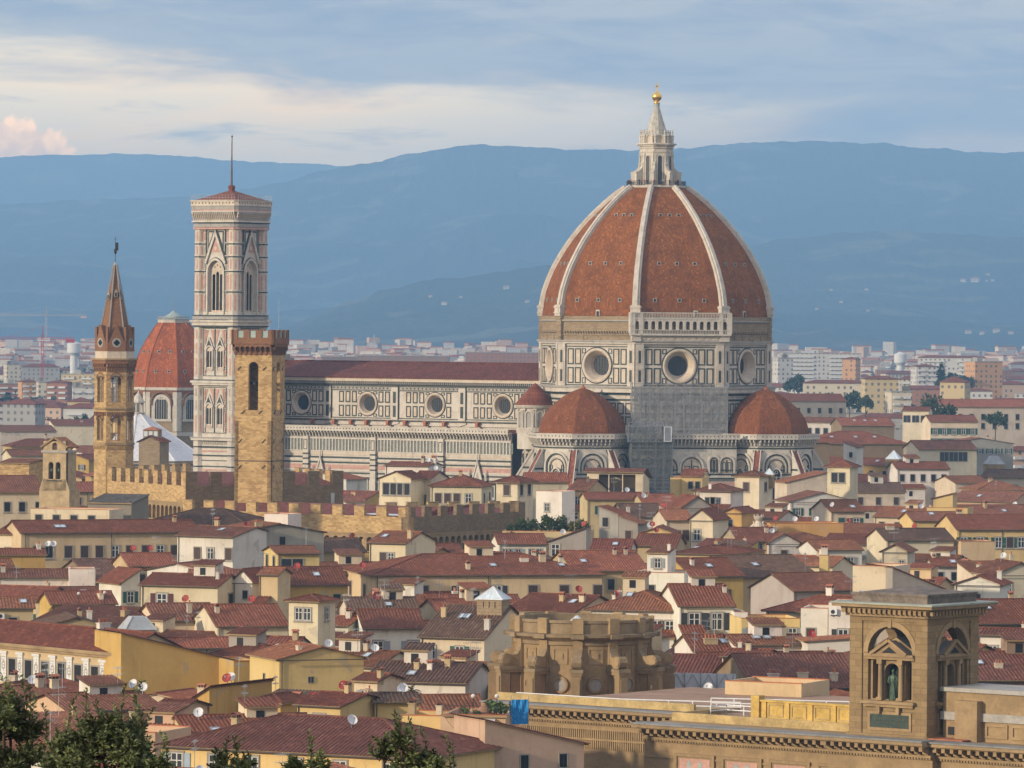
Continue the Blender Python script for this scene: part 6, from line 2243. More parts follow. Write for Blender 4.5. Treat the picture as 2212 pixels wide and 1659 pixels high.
H("yellow tower house with a lead-grey lean-to roof", 1472, 1517, 1028, 1014, 14, 'gable', 'yellow', Y=1135, yb=1072, dep=7, wins=[(1492, 'p'), (1507, 'p')], wz=2.0, wk=.9, ch=[], plain=True)
H("narrow bright yellow stair block of the yellow tower house", 1448, 1471, 1032, 1030, 10, 'flat', 'yellow', Y=1137, yb=1072, dep=6, plain=True)
H("white house with tall dark windows and a low hip roof", 1500, 1578, 1060, 1044, 20, 'hip', 'white', Y=1100, yb=1090, dep=9, wins=[(1535, 's'), (1545, 's')], wz=2.6, wk=1.7, ch=[(.4, .1, 2)])
H("cream square tower house with a glass roof tip", 1587, 1640, 1028, 1015, 24, 'hip', 'cream', Y=1130, yb=1085, dep=7.5, wins=[(1612, 'd')], wz=2.4, wk=1.1, sw='1d', ch=[], plain=True, cat='tower')
H("grey gable house right of the white dish", 1475, 1538, 1094, 1072, -14, 'front', 'grey', Y=1075, yb=1105, dep=11, ch=[(.55, .05, 2)])
H("dark red roof house with a red chimney below the loggia", 1398, 1472, 1098, 1068, -12, 'gable', 'tan', Y=1080, yb=1104, ch=[(.2, .4, 0)], dish=[(.05, .3, 'w')])
H("brown roof in front of the open roof loggia", 1268, 1390, 1078, 1064, -10, 'gable', 'tan', Y=1090, yb=1100, ch=[])
H("grey-cream house with three upright windows in the middle of the town", 1440, 1496, 1123, 1101, -12, 'gable', 'pale', Y=1020, yb=1160, wins=[(1452, 'w'), (1464, 'p'), (1482, 'd')], wz=3.0, wk=1.1, ch=[])
H("cream gable house with a tall window, joined to the grey-cream house", 1490, 1540, 1120, 1100, 18, 'front', 'cream', Y=1010, yb=1165, dep=11, wins=[(1506, 'w')], wz=3.2, wk=1.2, ch=[])
H("red-roofed house with a white dish and steel flues", 1352, 1436, 1115, 1088, -12, 'gable', 'pale', Y=1035, yb=1140, wins=[(1372, 'p'), (1392, 'w')], wz=2.2, wk=.9, ch=[(.1, .1, 2), (.95, .1, 2)])
H("orange house with a small roof terrace", 1565, 1602, 1106, 1097, 22, 'front', 'orange', Y=1030, yb=1145, dep=9, wins=[(1578, 'p')], wz=2.2, wk=.8)
H("grey dormer tower with one dark opening", 1294, 1336, 1110, 1095, 20, 'shedR', 'grey', Y=1000, yb=1165, dep=6, wins=[(1308, 'p')], wz=1.6, wk=1.0, plain=True)
H("sunlit yellow arch house below the loggia", 1335, 1358, 1110, 1096, -10, 'gable', 'yellow', Y=1060, yb=1130, wins=[(1347, 'p')], wz=2.8, wk=1.0, plain=True)
H("white strip-windowed house under the roof garden", 1078, 1180, 1174, 1153, -8, 'gable', 'white', Y=945, yb=1195, wins=[(1092, 'w'), (1106, 'w'), (1120, 'b'), (1148, 'w'), (1165, 'w')], wz=1.7, wk=.8, ch=[])
H("grey shed-roofed attic house with a tall white window", 1186, 1266, 1170, 1140, 8, 'shedL', 'grey', Y=930, yb=1200, dep=7, wins=[(1200, 'w')], wz=1.6, wk=1.3, dish=[(.93, .1, 'r'), (.3, .5, 'w')], ch=[])
H("white house with two air conditioners under a bright red roof", 1277, 1360, 1186, 1165, 8, 'gable', 'white', Y=905, yb=1198, ac=2, wins=[(1342, 'p')], wz=1.6, wk=.9, ch=[], tile=(0.194, 0.065, 0.040))
H("grey narrow house with antennas below the grey dormer tower", 1337, 1378, 1130, 1116, 14, 'shedR', 'grey', Y=985, yb=1190, dep=8, ant=2)
H("low yellow gable house with a red dish", 1388, 1450, 1150, 1139, 8, 'front', 'yellow', Y=960, yb=1168, dep=10, dish=[(.2, .2, 'w'), (.3, .2, 'r')])
H("red roof with glazed dormer right of the low yellow gable", 1595, 1690, 1168, 1140, -10, 'gable', 'tan', Y=965, yb=1172, wins=[(1640, 's')], wk=.9, wz=1.2)
H("red-roofed house left of the hipped dark red roof", 1372, 1460, 1178, 1154, 10, 'gable', 'tan', Y=925, yb=1185)
# ---- the right side, far to near
H("long grey palace with red roof far right of the small dome", 1690, 1828, 866, 851, -14, 'gable', 'grey', Y=2150, yb=905, dep=16, wins="6p", rows=2, wz=4, wk=1.3, plain=True)
H("cream and white long house right of the cathedral", 1722, 1810, 912, 902, 12, 'gable', 'white', Y=1820, yb=928, wins="5p", wz=3.2, wk=1.3, plain=True)
H("brown brick-walled long roof with skylights right of the cathedral", 1818, 1932, 919, 903, -10, 'gable', 'brown', Y=1790, yb=938, plain=True, sky=[(.3, .3), (.5, .3), (.7, .3)])
H("pale yellow house with four dark shuttered windows", 2010, 2112, 911, 897, -8, 'gable', 'cream', Y=1840, yb=944, wins="5g", rows=2, wz=3.4, wk=1.25, plain=True)
H("cream house with a broad glazed top floor", 1950, 2006, 887, 879, 14, 'gable', 'cream', Y=1880, yb=925, wins="3s", wz=3.0, wk=1.8, plain=True)
H("long grey palace with regular windows at the right edge", 2037, 2260, 879, 863, -12, 'gable', 'pale', Y=2080, yb=905, wins="9p", rows=2, wz=4, wk=1.3, plain=True)
H("sunlit gable house with an open loggia on the right", 1985, 2110, 970, 952, -14, 'gable', 'cream', Y=1505, yb=990, wins=[(2040, 's'), (2060, 's'), (2080, 's')], wz=2.2, wk=1.9, dep=14, plain=True)
H("very wide dark red roof right of the small cathedral dome", 1755, 1962, 958, 932, -12, 'hip', 'brown', Y=1560, yb=985, plain=True, sky=[(.25, .25), (.5, .25), (.7, .25)])
H("white lift-house with grey lean-to roof in front of the wide dark red roof", 1822, 1850, 965, 955, 14, 'shedR', 'white', Y=1490, yb=980, plain=True, wins=[(1838, 'p')], wk=.8)
H("small square bell tower with two arched openings right of the cathedral", 1787, 1836, 1006, 992, 22, 'hip', 'cream', Y=1235, yb=1060, dep=6, wins=[(1803, 'p'), (1819, 'p')], wz=2.8, wk=1.3, ch=[], plain=True, cat='tower', ov=.7)
H("cream sloping-roofed wing left of the small bell tower", 1700, 1786, 1042, 1021, -12, 'shedL', 'pale', Y=1215, yb=1052, plain=True)
H("brown-walled house under a red-orange roof beside the small dome", 1746, 1792, 955, 947, -10, 'gable', 'brown', Y=1450, yb=975, plain=True)
H("white house with five openings under a broad brown roof", 1938, 2050, 1012, 998, -10, 'gable', 'white', Y=1330, yb=1045, wins="5p", wz=2.4, wk=1.0)
H("pale yellow house with green shutters and a grey-brown roof", 1795, 1868, 1104, 1080, -14, 'gable', 'cream', Y=1075, yb=1128, wins=[(1818, 'G'), (1850, 'g')], wz=2.4, wk=1.1, dish=[(.1, .1, 'w')])
H("yellow roof terrace house with a bright stair tower", 2002, 2090, 1097, 1096, 12, 'flat', 'yellow', Y=1090, yb=1106, dep=10, plain=True)
H("bright yellow stair tower on the terrace house", 2016, 2058, 1077, 1066, 14, 'shedL', 'yellow', Y=1092, yb=1098, dep=6, plain=True)
H("yellow house with green and grey shutters under a wide brown roof", 1973, 2088, 1124, 1106, -12, 'gable', 'yellow', Y=1058, yb=1165, wins=[(2018, 'G'), (2050, 'b')], wz=2.8, wk=1.15)
H("yellow house with white windows and green shutters at the right edge", 2068, 2260, 1143, 1112, -10, 'gable', 'yellow', Y=1015, yb=1185, wins=[(2082, 'g'), (2118, 'g'), (2157, 'g'), (2182, 'd'), (2206, 'g')], wz=2.6, wk=1.15)
H("blank grey-brown box below the shuttered yellow house", 2076, 2150, 1170, 1168, -8, 'flat', 'tan', Y=985, yb=1205, dep=8, plain=True)
H("red-roofed yellow house with a dark doorway on the right", 1915, 2060, 1166, 1142, -14, 'gable', 'cream', Y=985, yb=1185, wins=[(1925, 'p')], wz=1.9, wk=.9, ac=1)
H("orange-walled roof terrace with white dishes on top", 1664, 1822, 1131, 1130, -8, 'flat', 'orange', Y=1030, yb=1150, dep=10, plain=True, dish=[(.1, .2, 'r'), (.35, .1, 'w'), (.65, .1, 'w')])
H("white gabled house with a small window in the middle right", 1660, 1728, 1172, 1153, -12, 'front', 'white', Y=965, yb=1192, dep=9)
H("cream red-roofed house beside the white gabled house", 1765, 1862, 1187, 1167, -16, 'gable', 'white', Y=935, yb=1198, dep=10)
H("pale pink gable house with one window", 1905, 1960, 1190, 1176, 12, 'front', 'pale', Y=930, yb=1212, dep=10, wins=[(1948, 'w')], wk=.8)
H("narrow bright yellow chimney house", 1770, 1789, 1200, 1198, 8, 'flat', 'yellow', Y=860, yb=1245, dep=3, plain=True, ch=[(.5, .5, 3)])
H("large red roof slope left of the yellow chimney house", 1600, 1768, 1245, 1200, -26, 'gable', 'tan', Y=850, yb=1250)
H("long sloping red roof left of the cream and grey gable", 1715, 1862, 1274, 1238, -30, 'gable', 'grey', Y=790, yb=1282, dep=12, ch=[])
H("cream wall with a moss-stained top, left half of the tall gable", 1842, 1926, 1223, 1222, 22, 'flat', 'cream', Y=772, yb=1278, dep=9, plain=True)
H("grey moss-stained gable sloping down to the right behind the statue tower", 1928, 2048, 1276, 1226, -18, 'shedR', 'grey', Y=770, yb=1282, dep=10, plain=True, ch=[(.95, .5, 3)])
H("white house with pot plants on a flat red roof", 1730, 1788, 1314, 1313, 10, 'flat', 'white', Y=706, yb=1378, dep=9, wins=[(1752, 'D')], wz=3.6, wk=1.0, plain=True)
H("white block with dark shuttered window left of the statue tower", 1790, 1850, 1302, 1300, 12, 'flat', 'white', Y=700, yb=1378, dep=9, wins=[(1822, 'k')], wz=4.6, wk=1.2, plain=True, ac=1)
H("yellow balcony house with white-blue shutters", 1602, 1728, 1336, 1335, -8, 'flat', 'yellow', Y=715, yb=1378, dep=9, wins=[(1623, 'y'), (1676, 'y'), (1712, 'y')], wz=2.2, wk=1.0, plain=True)
H("low white wall house with a red dish left of the statue tower", 1745, 1850, 1386, 1380, -6, 'shedL', 'white', Y=668, yb=1408, dep=7, dish=[(.1, .1, 'r')], plain=True)
H("red-roofed cottage with clay pots below the yellow balcony house", 1590, 1745, 1392, 1372, -12, 'gable', 'white', Y=672, yb=1412, dep=9, sky=[(.35, .3), (.5, .3)])
H("broad brown-red roof with four white dormers left of the statue tower", 1628, 1862, 1484, 1412, -10, 'gable', 'brown', Y=612, yb=1500, ch=[(.22, .1, 1), (.5, .12, 1), (.78, .1, 1)], tile=(0.144, 0.061, 0.042), dep=22)
H("white flat-roofed house with green-framed windows below the shuttered house", 1560, 1650, 1418, 1410, 16, 'gable', 'white', Y=640, yb=1450, dep=8, ac=2, wins=[(1590, 'w')], wk=.7)
H("old red roof with a bright red ridge beside the rotunda", 1442, 1562, 1455, 1415, 12, 'gable', 'white', Y=640, yb=1462, dep=13, tile=(0.166, 0.061, 0.040))
H("orange-red roof with skylights and a white chimney block", 1500, 1625, 1405, 1372, -12, 'gable', 'white', Y=672, yb=1412, sky=[(.6, .25), (.9, .25)], ch=[(.35, .2, 4)])
H("broad dark roof right of the statue tower", 2090, 2300, 1468, 1408, -8, 'gable', 'brown', Y=620, yb=1480, dep=20, ch=[(.4, .2, 1)], tile=(0.151, 0.061, 0.042))
H("red roof with a blue skylight right of the statue tower", 2110, 2290, 1345, 1295, -14, 'gable', 'brown', Y=715, yb=1360, sky=[(.2, .3), (.27, .3)])
H("cream and white low house right of the statue tower", 2110, 2250, 1372, 1360, 14, 'gable', 'white', Y=682, yb=1395, dep=7)
H("white gable house with a dish right of the grey gable", 2062, 2160, 1262, 1245, 14, 'front', 'white', Y=790, yb=1290, dep=10, wins=[(2110, 'D')], wk=.9)
H("pale house with moss-grey gable far right", 2150, 2260, 1240, 1216, -14, 'front', 'pale', Y=820, yb=1280, dep=11)
H("white small house with roof windows above the right edge roofs", 2018, 2075, 1222, 1208, -10, 'gable', 'white', Y=880, yb=1242, wins="2p", wk=.8, wz=1.8)

# ---- open roof loggia building below the scaffolding
Yl = 1130
l0 = at(1330, 1020, Yl)
lg = thing("house", "cream house with a big open roof loggia and slim pillars", "house", (l0.x - 6.2, l0.y, 0), -radians(10), 'old town houses under red tile roofs')
zl = l0.z
mb = MB()
Wl, Dl = 12.3, 9.0
zf = zl - 4.3
mb.box(0, Wl, 0, Dl, 0, zf, 0)
mb.box(0, 2.6, 0, 0.4, zf, zl, 0); mb.box(0, 0.4, 0.4, Dl, zf, zl, 0)
mb.box(Wl - 1.7, Wl, 0, 0.4, zf, zl, 0)
mb.box(0.4, Wl, Dl - 0.4, Dl, zf, zl - .2, 0)
mb.prism([(Wl - .4, .4), (Wl, .4), (Wl, Dl), (Wl - .4, Dl)], zf, [zl, zl, zl - 1.6, zl - 1.6], 0)
mb.box(2.6, Wl - 1.7, 0.05, 0.3, zl - 0.45, zl, 0)
mb.box(-0.2, Wl + 0.1, -0.3, 0, zf - 0.3, zf, 0)
mb.build("wall", M['plaster'], lg, WALL['cream'])
mb = MB()
mb.tube((4.8, 0.2, zf), (4.8, 0.2, zl - .4), 0.16, 0.14, 8)
mb.box(4.6, 5.0, 0, .4, zf, zf + .3)
pmh = mb.mesh("pillar", [M['marble_warm']])
link("pillar", pmh, lg)
link("pillar", pmh, lg).location = (3.0, 0, 0)
mb = MB()
mb.box(2.6, Wl - 1.7, 0.1, 0.2, zf, zf + 1.0)
for i in range(26):
    mb.box(2.65 + i * .31, 2.7 + i * .31, .05, .1, zf, zf + 1.05)
mb.build("railing", M['ironwork'], lg)
mb = MB()
slope(mb, (-0.7, -0.8, zl + .1), (Wl + .2, -0.8, zl + .1), (0, 4.5, .7), lambda s: 1.0, .44)
slope(mb, (Wl + .6, Dl + .5, zl - 1.4), (-.5, Dl + .5, zl - 1.4), (0, -6.0, 2.1), lambda s: 1.0, .44)
mb.build("roof", [M['tile'], M['sandstone']], lg, TILE)
for f in (0.6, 2.6, 4.9, 7.2, 9.4):
    add_window(lg, 'p', f + 1, zf - 2.6, -0.01, 0.7)
HOUSES.append(dict(c=Vector((l0.x, l0.y + 5, 0)), r=(7, 6), u=Vector((1, 0, 0)), n=Vector((0, -1, 0)), x=(1267, 1430), yb=1088, Y=Yl, o=lg, z=zl))

# ---- frescoed palace: carved panels, windows, cornice
fp = [h_ for h_ in HOUSES if 'frescoed palace with' in h_['o'].get('label', '')][0]
fo, fw, fz = fp['o'], fp['r'][0] * 2, fp['z']
s_ = F / fp['Y']
xs_px = [(22, 'p'), (61, 'w')]
for i in range(9):
    xw = fw - 1.9 - i * 3.65
    if xw < 1: break
    add_window(fo, 'y' if i % 3 == 9 else 'p', xw, fz - 3.3, -0.01, 1.35)
    mb = MB()
    mb.box(-0.62, 0.62, -0.14, 0, -2.0, 1.95, 0)
    mb.box(-0.8, 0.8, -0.3, 0, 1.7, 2.0, 0)
    mb.box(-0.62, 0.62, -0.2, -0.14, -2.0, -1.15, 0)
    mb.frame(-0.62, 0.62, -1.15, 1.7, 0.1, -0.18, -0.14, 0)
    mb.grid([[(r * .9 * cos(2 * pi * j / 14), -0.17, 0.2 + r * 1.5 * sin(2 * pi * j / 14)) for j in range(14)] for r in (0.28, 0.4)], 1, close=True)
    for q in range(7):
        mb.box(random.uniform(-.45, .1), random.uniform(.1, .45), -0.18, -0.14, -0.95 + q * .36, -0.85 + q * .36, 1)
    o = mb.build("carved_panel", [M['frame'], M['greystone']], fo)
    o.location = (xw - 1.83, 0, fz - 3.2)
mb = MB()
mb.box(-.4, fw + .3, -0.75, 0, fz - .55, fz - .15, 0)
mb.box(-.2, fw + .1, -0.45, 0, fz - .9, fz - .55, 0)
mb.box(0, fw, -0.35, 0, fz - 5.9, fz - 5.5, 0)
mb.box(0, fw, -0.2, 0, fz - 6.6, fz - 5.9, 1)
mb.box(0, fw, -0.3, 0, fz - 7.0, fz - 6.6, 0)
mb.build("cornice", [M['sandstone'], M['frame']], fo)

# ---- glass pyramid on its brown plinth
ho, hw, hd_, hzv, hro, hrz = hc
lx, ly = hw * 0.80, hd_ * 0.42
mb = MB()
zt_ = hrz(lx, ly)
mb.box(-1.7, 1.7, -1.5, 1.5, -1.0, 1.6, 0)
for s_ in (-1, 0, 1):
    mb.box(s_ * .8 - .05, s_ * .8 + .05, -1.53, -1.5, 0.5, 1.3, 2)
base = [(-1.9, -1.7, 1.6), (1.9, -1.7, 1.6), (1.9, 1.7, 1.6), (-1.9, 1.7, 1.6)]
for k in range(4):
    p, q = Vector(base[k]), Vector(base[(k + 1) % 4])
    t_ = Vector((0, 0, 3.2))
    mb.face([p, q, t_], 1)
    mb.bar(p, t_, 0.12, m=3)
    mb.bar(p, q, 0.12, m=3)
    for f in (.25, .5, .75):
        mb.bar(p.lerp(q, f), t_, 0.07, m=3)
o = mb.build("glass_pyramid", [M['masonry'], M['glazing'], M['dark'], M['whitemetal']], hro)
o.location = (lx, ly, zt_)

# ------------------------------------------------------------------ library with the statue tower
TL = radians(38)
nc = at(2001, 1590, 517); nc.z = 0
lu = Vector((cos(TL), -sin(TL), 0)); ln = Vector((-sin(TL), -cos(TL), 0))
lib_o = nc + ln * 0.9
LM = Matrix(((lu.x, -ln.x, 0, lib_o.x), (lu.y, -ln.y, 0, lib_o.y), (0, 0, 1, 0), (0, 0, 0, 1)))
lib = thing("library_building", "long ochre sandstone building with a heavy bracketed cornice and flat roof terraces", "building", lib_o, -TL)


def cornice(b, x0, x1, y, z, proj_=2.0, step=0.95, m0=0, m1=1):
    b.box(x0 - proj_ * .2, x1, y - proj_, y + 0.3, z - 0.16, z, m1)
    b.box(x0 - proj_ * .15, x1, y - proj_ * .93, y, z - 0.5, z - 0.16, m0)
    b.box(x0, x1, y - proj_ * .75, y, z - 0.62, z - 0.5, m0)
    k = int((x1 - x0) / step)
    for i in range(k):
        u = x0 + (i + .5) * (x1 - x0) / k
        b.box(u - .2, u + .2, y - proj_ * .72, y, z - 1.05, z - 0.62, m0)
        b.box(u - .2, u + .2, y - proj_ * .4, y, z - 1.35, z - 1.05, m0)
    b.box(x0, x1, y - .35, y, z - 1.75, z - 1.5, m0)
    n_ = int((x1 - x0) / .34)
    for i in range(n_):
        u = x0 + (i + .5) * (x1 - x0) / n_
        b.box(u - .1, u + .1, y - .3, y, z - 1.95, z - 1.75, m0)
    b.box(x0, x1, y - .12, y, z - 3.6, z - 3.4, m0)


mb = MB()
zc = 17.3
mb.box(-34, 16, 0, 9, 0, zc - .1, 0)
mb.box(-60, -34, 8, 17, 0, zc + .5, 0)
mb.box(-60, 16, 9, 44, 0, 17.3, 0)
cornice(mb, -34, -10.4, 0, zc)
cornice(mb, -10.4, 2.0, -1.0, zc + .1)
mb.box(-10.4, 2.0, -1.0, 0, 0, zc - .2, 0)
cornice(mb, 2.0, 16, 0, zc)
cornice(mb, -60, -34, 8, zc + .5)
mb.box(-60, -34, 8.6, 9.0, zc + .5, zc + 1.3, 2)
for i in range(90):                                       # fluted frieze of the set-back part
    mb.box(-60 + i * .28, -60 + i * .28 + .12, 7.9, 8, zc - 4.0, zc - 2.0, 0)
# attic walls on the roof
mb.box(-33.6, -10, 4.2, 4.6, zc - .1, zc + .75, 2)
mb.box(-33.6, -33.2, 4.6, 12, zc - .1, zc + .7, 2)
mb.box(-26, -10, 9.0, 9.5, zc, zc + 2.0, 3)
mb.box(-26.2, -10, 8.8, 9.7, zc + 2.0, zc + 2.2, 3)
for i in range(6):
    mb.box(-25.5 + i * 2.9, -25.0 + i * 2.9, 8.85, 9.0, zc + .2, zc + 2.0, 3)
    mb.frame(-24.8 + i * 2.9, -22.9 + i * 2.9, zc + .5, zc + 1.8, .12, 8.92, 9.0, 2)
mb.box(-26.8, -25.8, 8.7, 9.7, zc, zc + 2.6, 3)
mb.build("wall", [M['sandstone'], M['slate'], simple("pale_ochre_render", (0.40, 0.29, 0.125), 0.9, var=.35), simple("yellow_render", (0.50, 0.335, 0.09), 0.9, var=.3)], lib)
mb = MB()
mb.box(-33.4, -10, 4.6, 9.0, zc + .004, zc + .06, 0)
mb.box(-60, 16, 9.5, 44, 17.304, 17.36, 0)
mb.box(-60, -34, 9.0, 9.5, 17.304, 17.36, 0)
mb.build("terrace_floor", [simple("rose_terrace", (0.32, 0.195, 0.12), .85, var=.25, sc=.3)], lib)
pan = MB()                                                # pink marble panels between sunk frames
pan.frame(-2.5, 2.5, -1.1, 1.1, .3, -.25, 0, 0)
pan.box(-2.2, 2.2, -.1, -.02, -.8, .8, 0)
pan.box(-1.9, 1.9, -.14, -.1, -.62, .62, 1)
for s_ in (-.7, .7):
    pan.prism([(s_, -.15 - .0), (s_ + .22, -.15), (s_, -.15), (s_ - .22, -.15)], -.3, .3, 2) if False else pan.grid([[(s_ + r * .24 * cos(2 * pi * j / 12), -.16, r * .42 * sin(2 * pi * j / 12)) for j in range(12)] for r in (0, 1)], 2, close=True)
pm2 = pan.mesh("marble_panel", [M['sandstone'], M['pink'], M['copper']])
for i in range(4):
    link("marble_panel", pm2, lib).location = (-27.5 + i * 5.9, 0, 13.2)
for x in (-5.8, 0.6):
    link("marble_panel", pm2, lib).location = (x - 1.2, -1.0, 13.0)
for x in (8.4, 14.0):
    link("marble_panel", pm2, lib).location = (x, 0, 13.0)
mb = MB()                                                  # attic block right of the tower
mb.box(0.6, 18, 3.0, 10.0, zc - .1, 22.0, 0)
mb.box(0.4, 18.2, 2.7, 10.2, 22.0, 22.4, 1)
mb.box(0.4, 18.2, 2.75, 3.0, 19.2, 20.0, 1)
mb.box(2.6, 5.2, 2.0, 3.0, zc - .1, 21.2, 0)
for i in range(4):
    mb.frame(5.6 + i * 3.0, 8.2 + i * 3.0, zc + .3, 19.0, .25, 2.85, 3.0, 0)
mb.box(1.2, 1.9, 2.94, 3.0, 17.7, 18.5, 2); mb.box(2.2, 2.5, 2.94, 3.0, 17.7, 18.5, 2)
mb.box(0.3, 4.4, 0.6, 2.9, zc, zc + .12, 3)
mb.build("attic", [M['sandstone'], M['greystone'], M['dark'], M['clay']], lib)


def rail(parent, pts, h=1.0, step=2.0, r=.045, name="railing"):
    b = MB()
    for p, q in zip(pts, pts[1:]):
        p, q = Vector(p), Vector(q)
        for hh in (h, h * .5):
            b.tube(p + Vector((0, 0, hh)), q + Vector((0, 0, hh)), r, r, 6)
        k = max(1, int((q - p).length / step))
        for i in range(k + 1):
            c_ = p.lerp(q, i / k)
            b.tube(c_, c_ + Vector((0, 0, h)), r, r, 6)
    return b.build(name, M['whitemetal'], parent)


rail(lib, [(-33.0, 10.2, 17.36), (-33.0, 13, 17.36), (-10, 12.4, 17.36)], 1.0, 2.2, .07)
rail(lib, [(-60, 12, 17.36), (-46, 12, 17.36), (-34, 17, 17.36)], 1.0, 2.2, .07)
rail(lib, [(-40, 20, 17.36), (-24, 27, 17.36), (-12, 20, 17.36)], 1.0, 2.2, .07)
mb = MB()
for i in range(9):
    mb.box(-13.5 + i * .75, -12.85 + i * .75, 10.2, 14.0, 18.0 - .0, 18.12, 0)
mb.box(-13.6, -6.7, 10.1, 14.1, 17.3, 18.0, 1)
mb.build("glazed_roof_light", [M['glazing'], M['metal']], lib)

# the tower itself
tw = 9.0
tcn_ = nc - lu * tw / 2 - ln * tw / 2
lt = thing("statue_tower", "square sandstone tower with open arches and a statue niche on the library roof", "tower", tcn_, -TL)
mb = MB()
h = tw / 2
for k in range(4):
    mb.M = face_M(-pi / 2 + k * pi / 2, h)
    mb.box(-h, h, 0, .8, 15, 20.2, 0)
    mb.wall_arch(-h, h, 20.2, 29.2, [(0.15, 5.3, 20.9, 25.6)], 1.0, 0)
    mb.frame(-3.05, 3.35, 20.6, 28.95, .0001, -.0002, 0, 0) if False else None
    mb.box(-h - .12, -h + 1.35, -.14, 0, 15, 29.2, 0)
    mb.box(h - 1.35, h + .12, -.14, 0, 15, 29.2, 0)
    mb.box(-h, h, -.13, 0, 28.75, 29.2, 0)
    mb.arch_band(0.15, 5.3, 25.6, .55, -.1, 0, 1)
    mb.box(-.05, .35, -.2, .2, 28.1, 28.95, 1)             # keystone
    # aedicule
    M0 = mb.M.copy()
    mb.M = M0 @ Matrix.Translation((.15, .35, 0))
    mb.wall_arch(-2.65, 2.65, 20.9, 25.0, [(-1.95, .75, 21.0, 24.6, 1), (0, 1.75, 21.0, 23.7, 1.0), (1.95, .75, 21.0, 24.6, 1)], .9, 1) if k in (0, 1) else None
    mb.box(-2.65, 2.65, 1.25, 1.4, 20.9, 25.0, 3) if k in (0, 1) else None
    if k in (0, 1):
        mb.box(-2.9, 2.9, -.55, 1.2, 24.95, 25.25, 1)
        mb.box(-2.9, 2.9, -.75, 1.4, 25.25, 25.5, 1)
        for s_ in (-1, 1):
            mb.tube((s_ * 1.22, -.25, 21.2), (s_ * 1.22, -.25, 24.5), .27, .22, 12, 1)
            mb.box(s_ * 1.22 - .33, s_ * 1.22 + .33, -.58, .05, 20.9, 21.2, 1)
            mb.box(s_ * 1.22 - .3, s_ * 1.22 + .3, -.55, .05, 24.5, 24.95, 1)
            mb.face([(s_ * 2.1, -.8, 25.5), (0, -.8, 26.85), (0, 1.9, 26.85), (s_ * 2.1, 1.9, 25.5)], 2)
            mb.bar((s_ * 2.15, -.7, 25.5), (0, -.7, 26.9), .3, .3, 1)
            mb.face([(s_ * 2.75, .6, 25.5), (0, .6, 27.2), (0, 2.6, 27.2), (s_ * 2.75, 2.6, 25.5)], 2)
        mb.face([(-2.1, -.55, 25.5), (2.1, -.55, 25.5), (0, -.55, 26.8)], 1)
        mb.face([(-2.7, .65, 25.5), (2.7, .65, 25.5), (0, .65, 27.15)], 1)
        mb.face([(-.9, -.6, 25.62), (.9, -.6, 25.62), (0, -.6, 26.25)], 3)
    mb.M = M0
    mb.box(-3.0, 3.3, -.65, 0, 20.55, 20.85, 1)
    mb.box(-2.8, 3.1, -.4, 0, 20.25, 20.55, 1)
    for u in (-1.0, 1.3):
        mb.box(u - .18, u + .18, -.45, 0, 19.6, 20.3, 1)
    mb.frame(-2.45, 2.75, 17.9, 19.75, .28, -.12, 0, 1)
    mb.box(-h - .35, h + .35, -.4, 0, 16.9, 17.55, 0)
    # cornice
    mb.box(-h - .45, h + .45, -.45, 0, 29.2, 29.5, 1)
    mb.box(-h - .8, h + .8, -.8, 0, 29.95, 30.15, 1)
    n_ = 17
    for i in range(n_):
        u = -h - .3 + i * (2 * h + .6) / (n_ - 1)
        mb.box(u - .17, u + .17, -.95, 0, 29.5, 29.95, 1)
mb.M = Matrix.Identity(4)
mb.box(-h - 1.45, h + 1.45, -h - 1.45, h + 1.45, 30.15, 30.45, 1)
mb.box(-h - 1.6, h + 1.6, -h - 1.6, h + 1.6, 30.45, 30.62, 4)
mb.box(-h + 1, h - 1, -h + 1, h - 1, 19.8, 20.4, 0)
mb.build("shaft", [M['ashlar'], M['sandstone'], M['slate'], M['dark'], simple("green_stained_edge", (0.33, 0.34, 0.27), .8, var=.2)], lt)
mb = MB()
e = h - .05
mb.prism([(-e, -e), (e, -e), (e, e), (-e, e)], 30.6, 31.45, 0)
mb.rings([(e * 1.46, 31.45), (0.1, 32.15)], 4, 0, rot=pi / 4, cap=False)
mb.box(-e - .12, e + .12, -e - .12, -e + .2, 31.3, 31.55, 0)
mb.box(e - .2, e + .12, -e + .2, e + .12, 31.3, 31.55, 0)
mb.build("roof", [simple("dark_stained_lead", (0.16, 0.125, 0.095), .8, var=.45, sc=.7)], lt)
mb = MB()
mb.box(-2.15, 2.45, -.16, .02, 18.2, 19.5, 0)
for zrow in (18.95, 18.55):
    u = -1.85
    while u < 2.1:
        w_ = random.uniform(.08, .2)
        mb.box(u, u + w_, -.185, -.16, zrow, zrow + .26, 1)
        u += w_ + .07
pl_o = mb.build("plaque", [simple("dark_bronze", (0.035, 0.05, 0.035), .6, var=.4, sc=2), simple("worn_letters", (0.05, 0.065, 0.05), .6)], lt)
pl_o.matrix_local = face_M(-pi / 2, h)

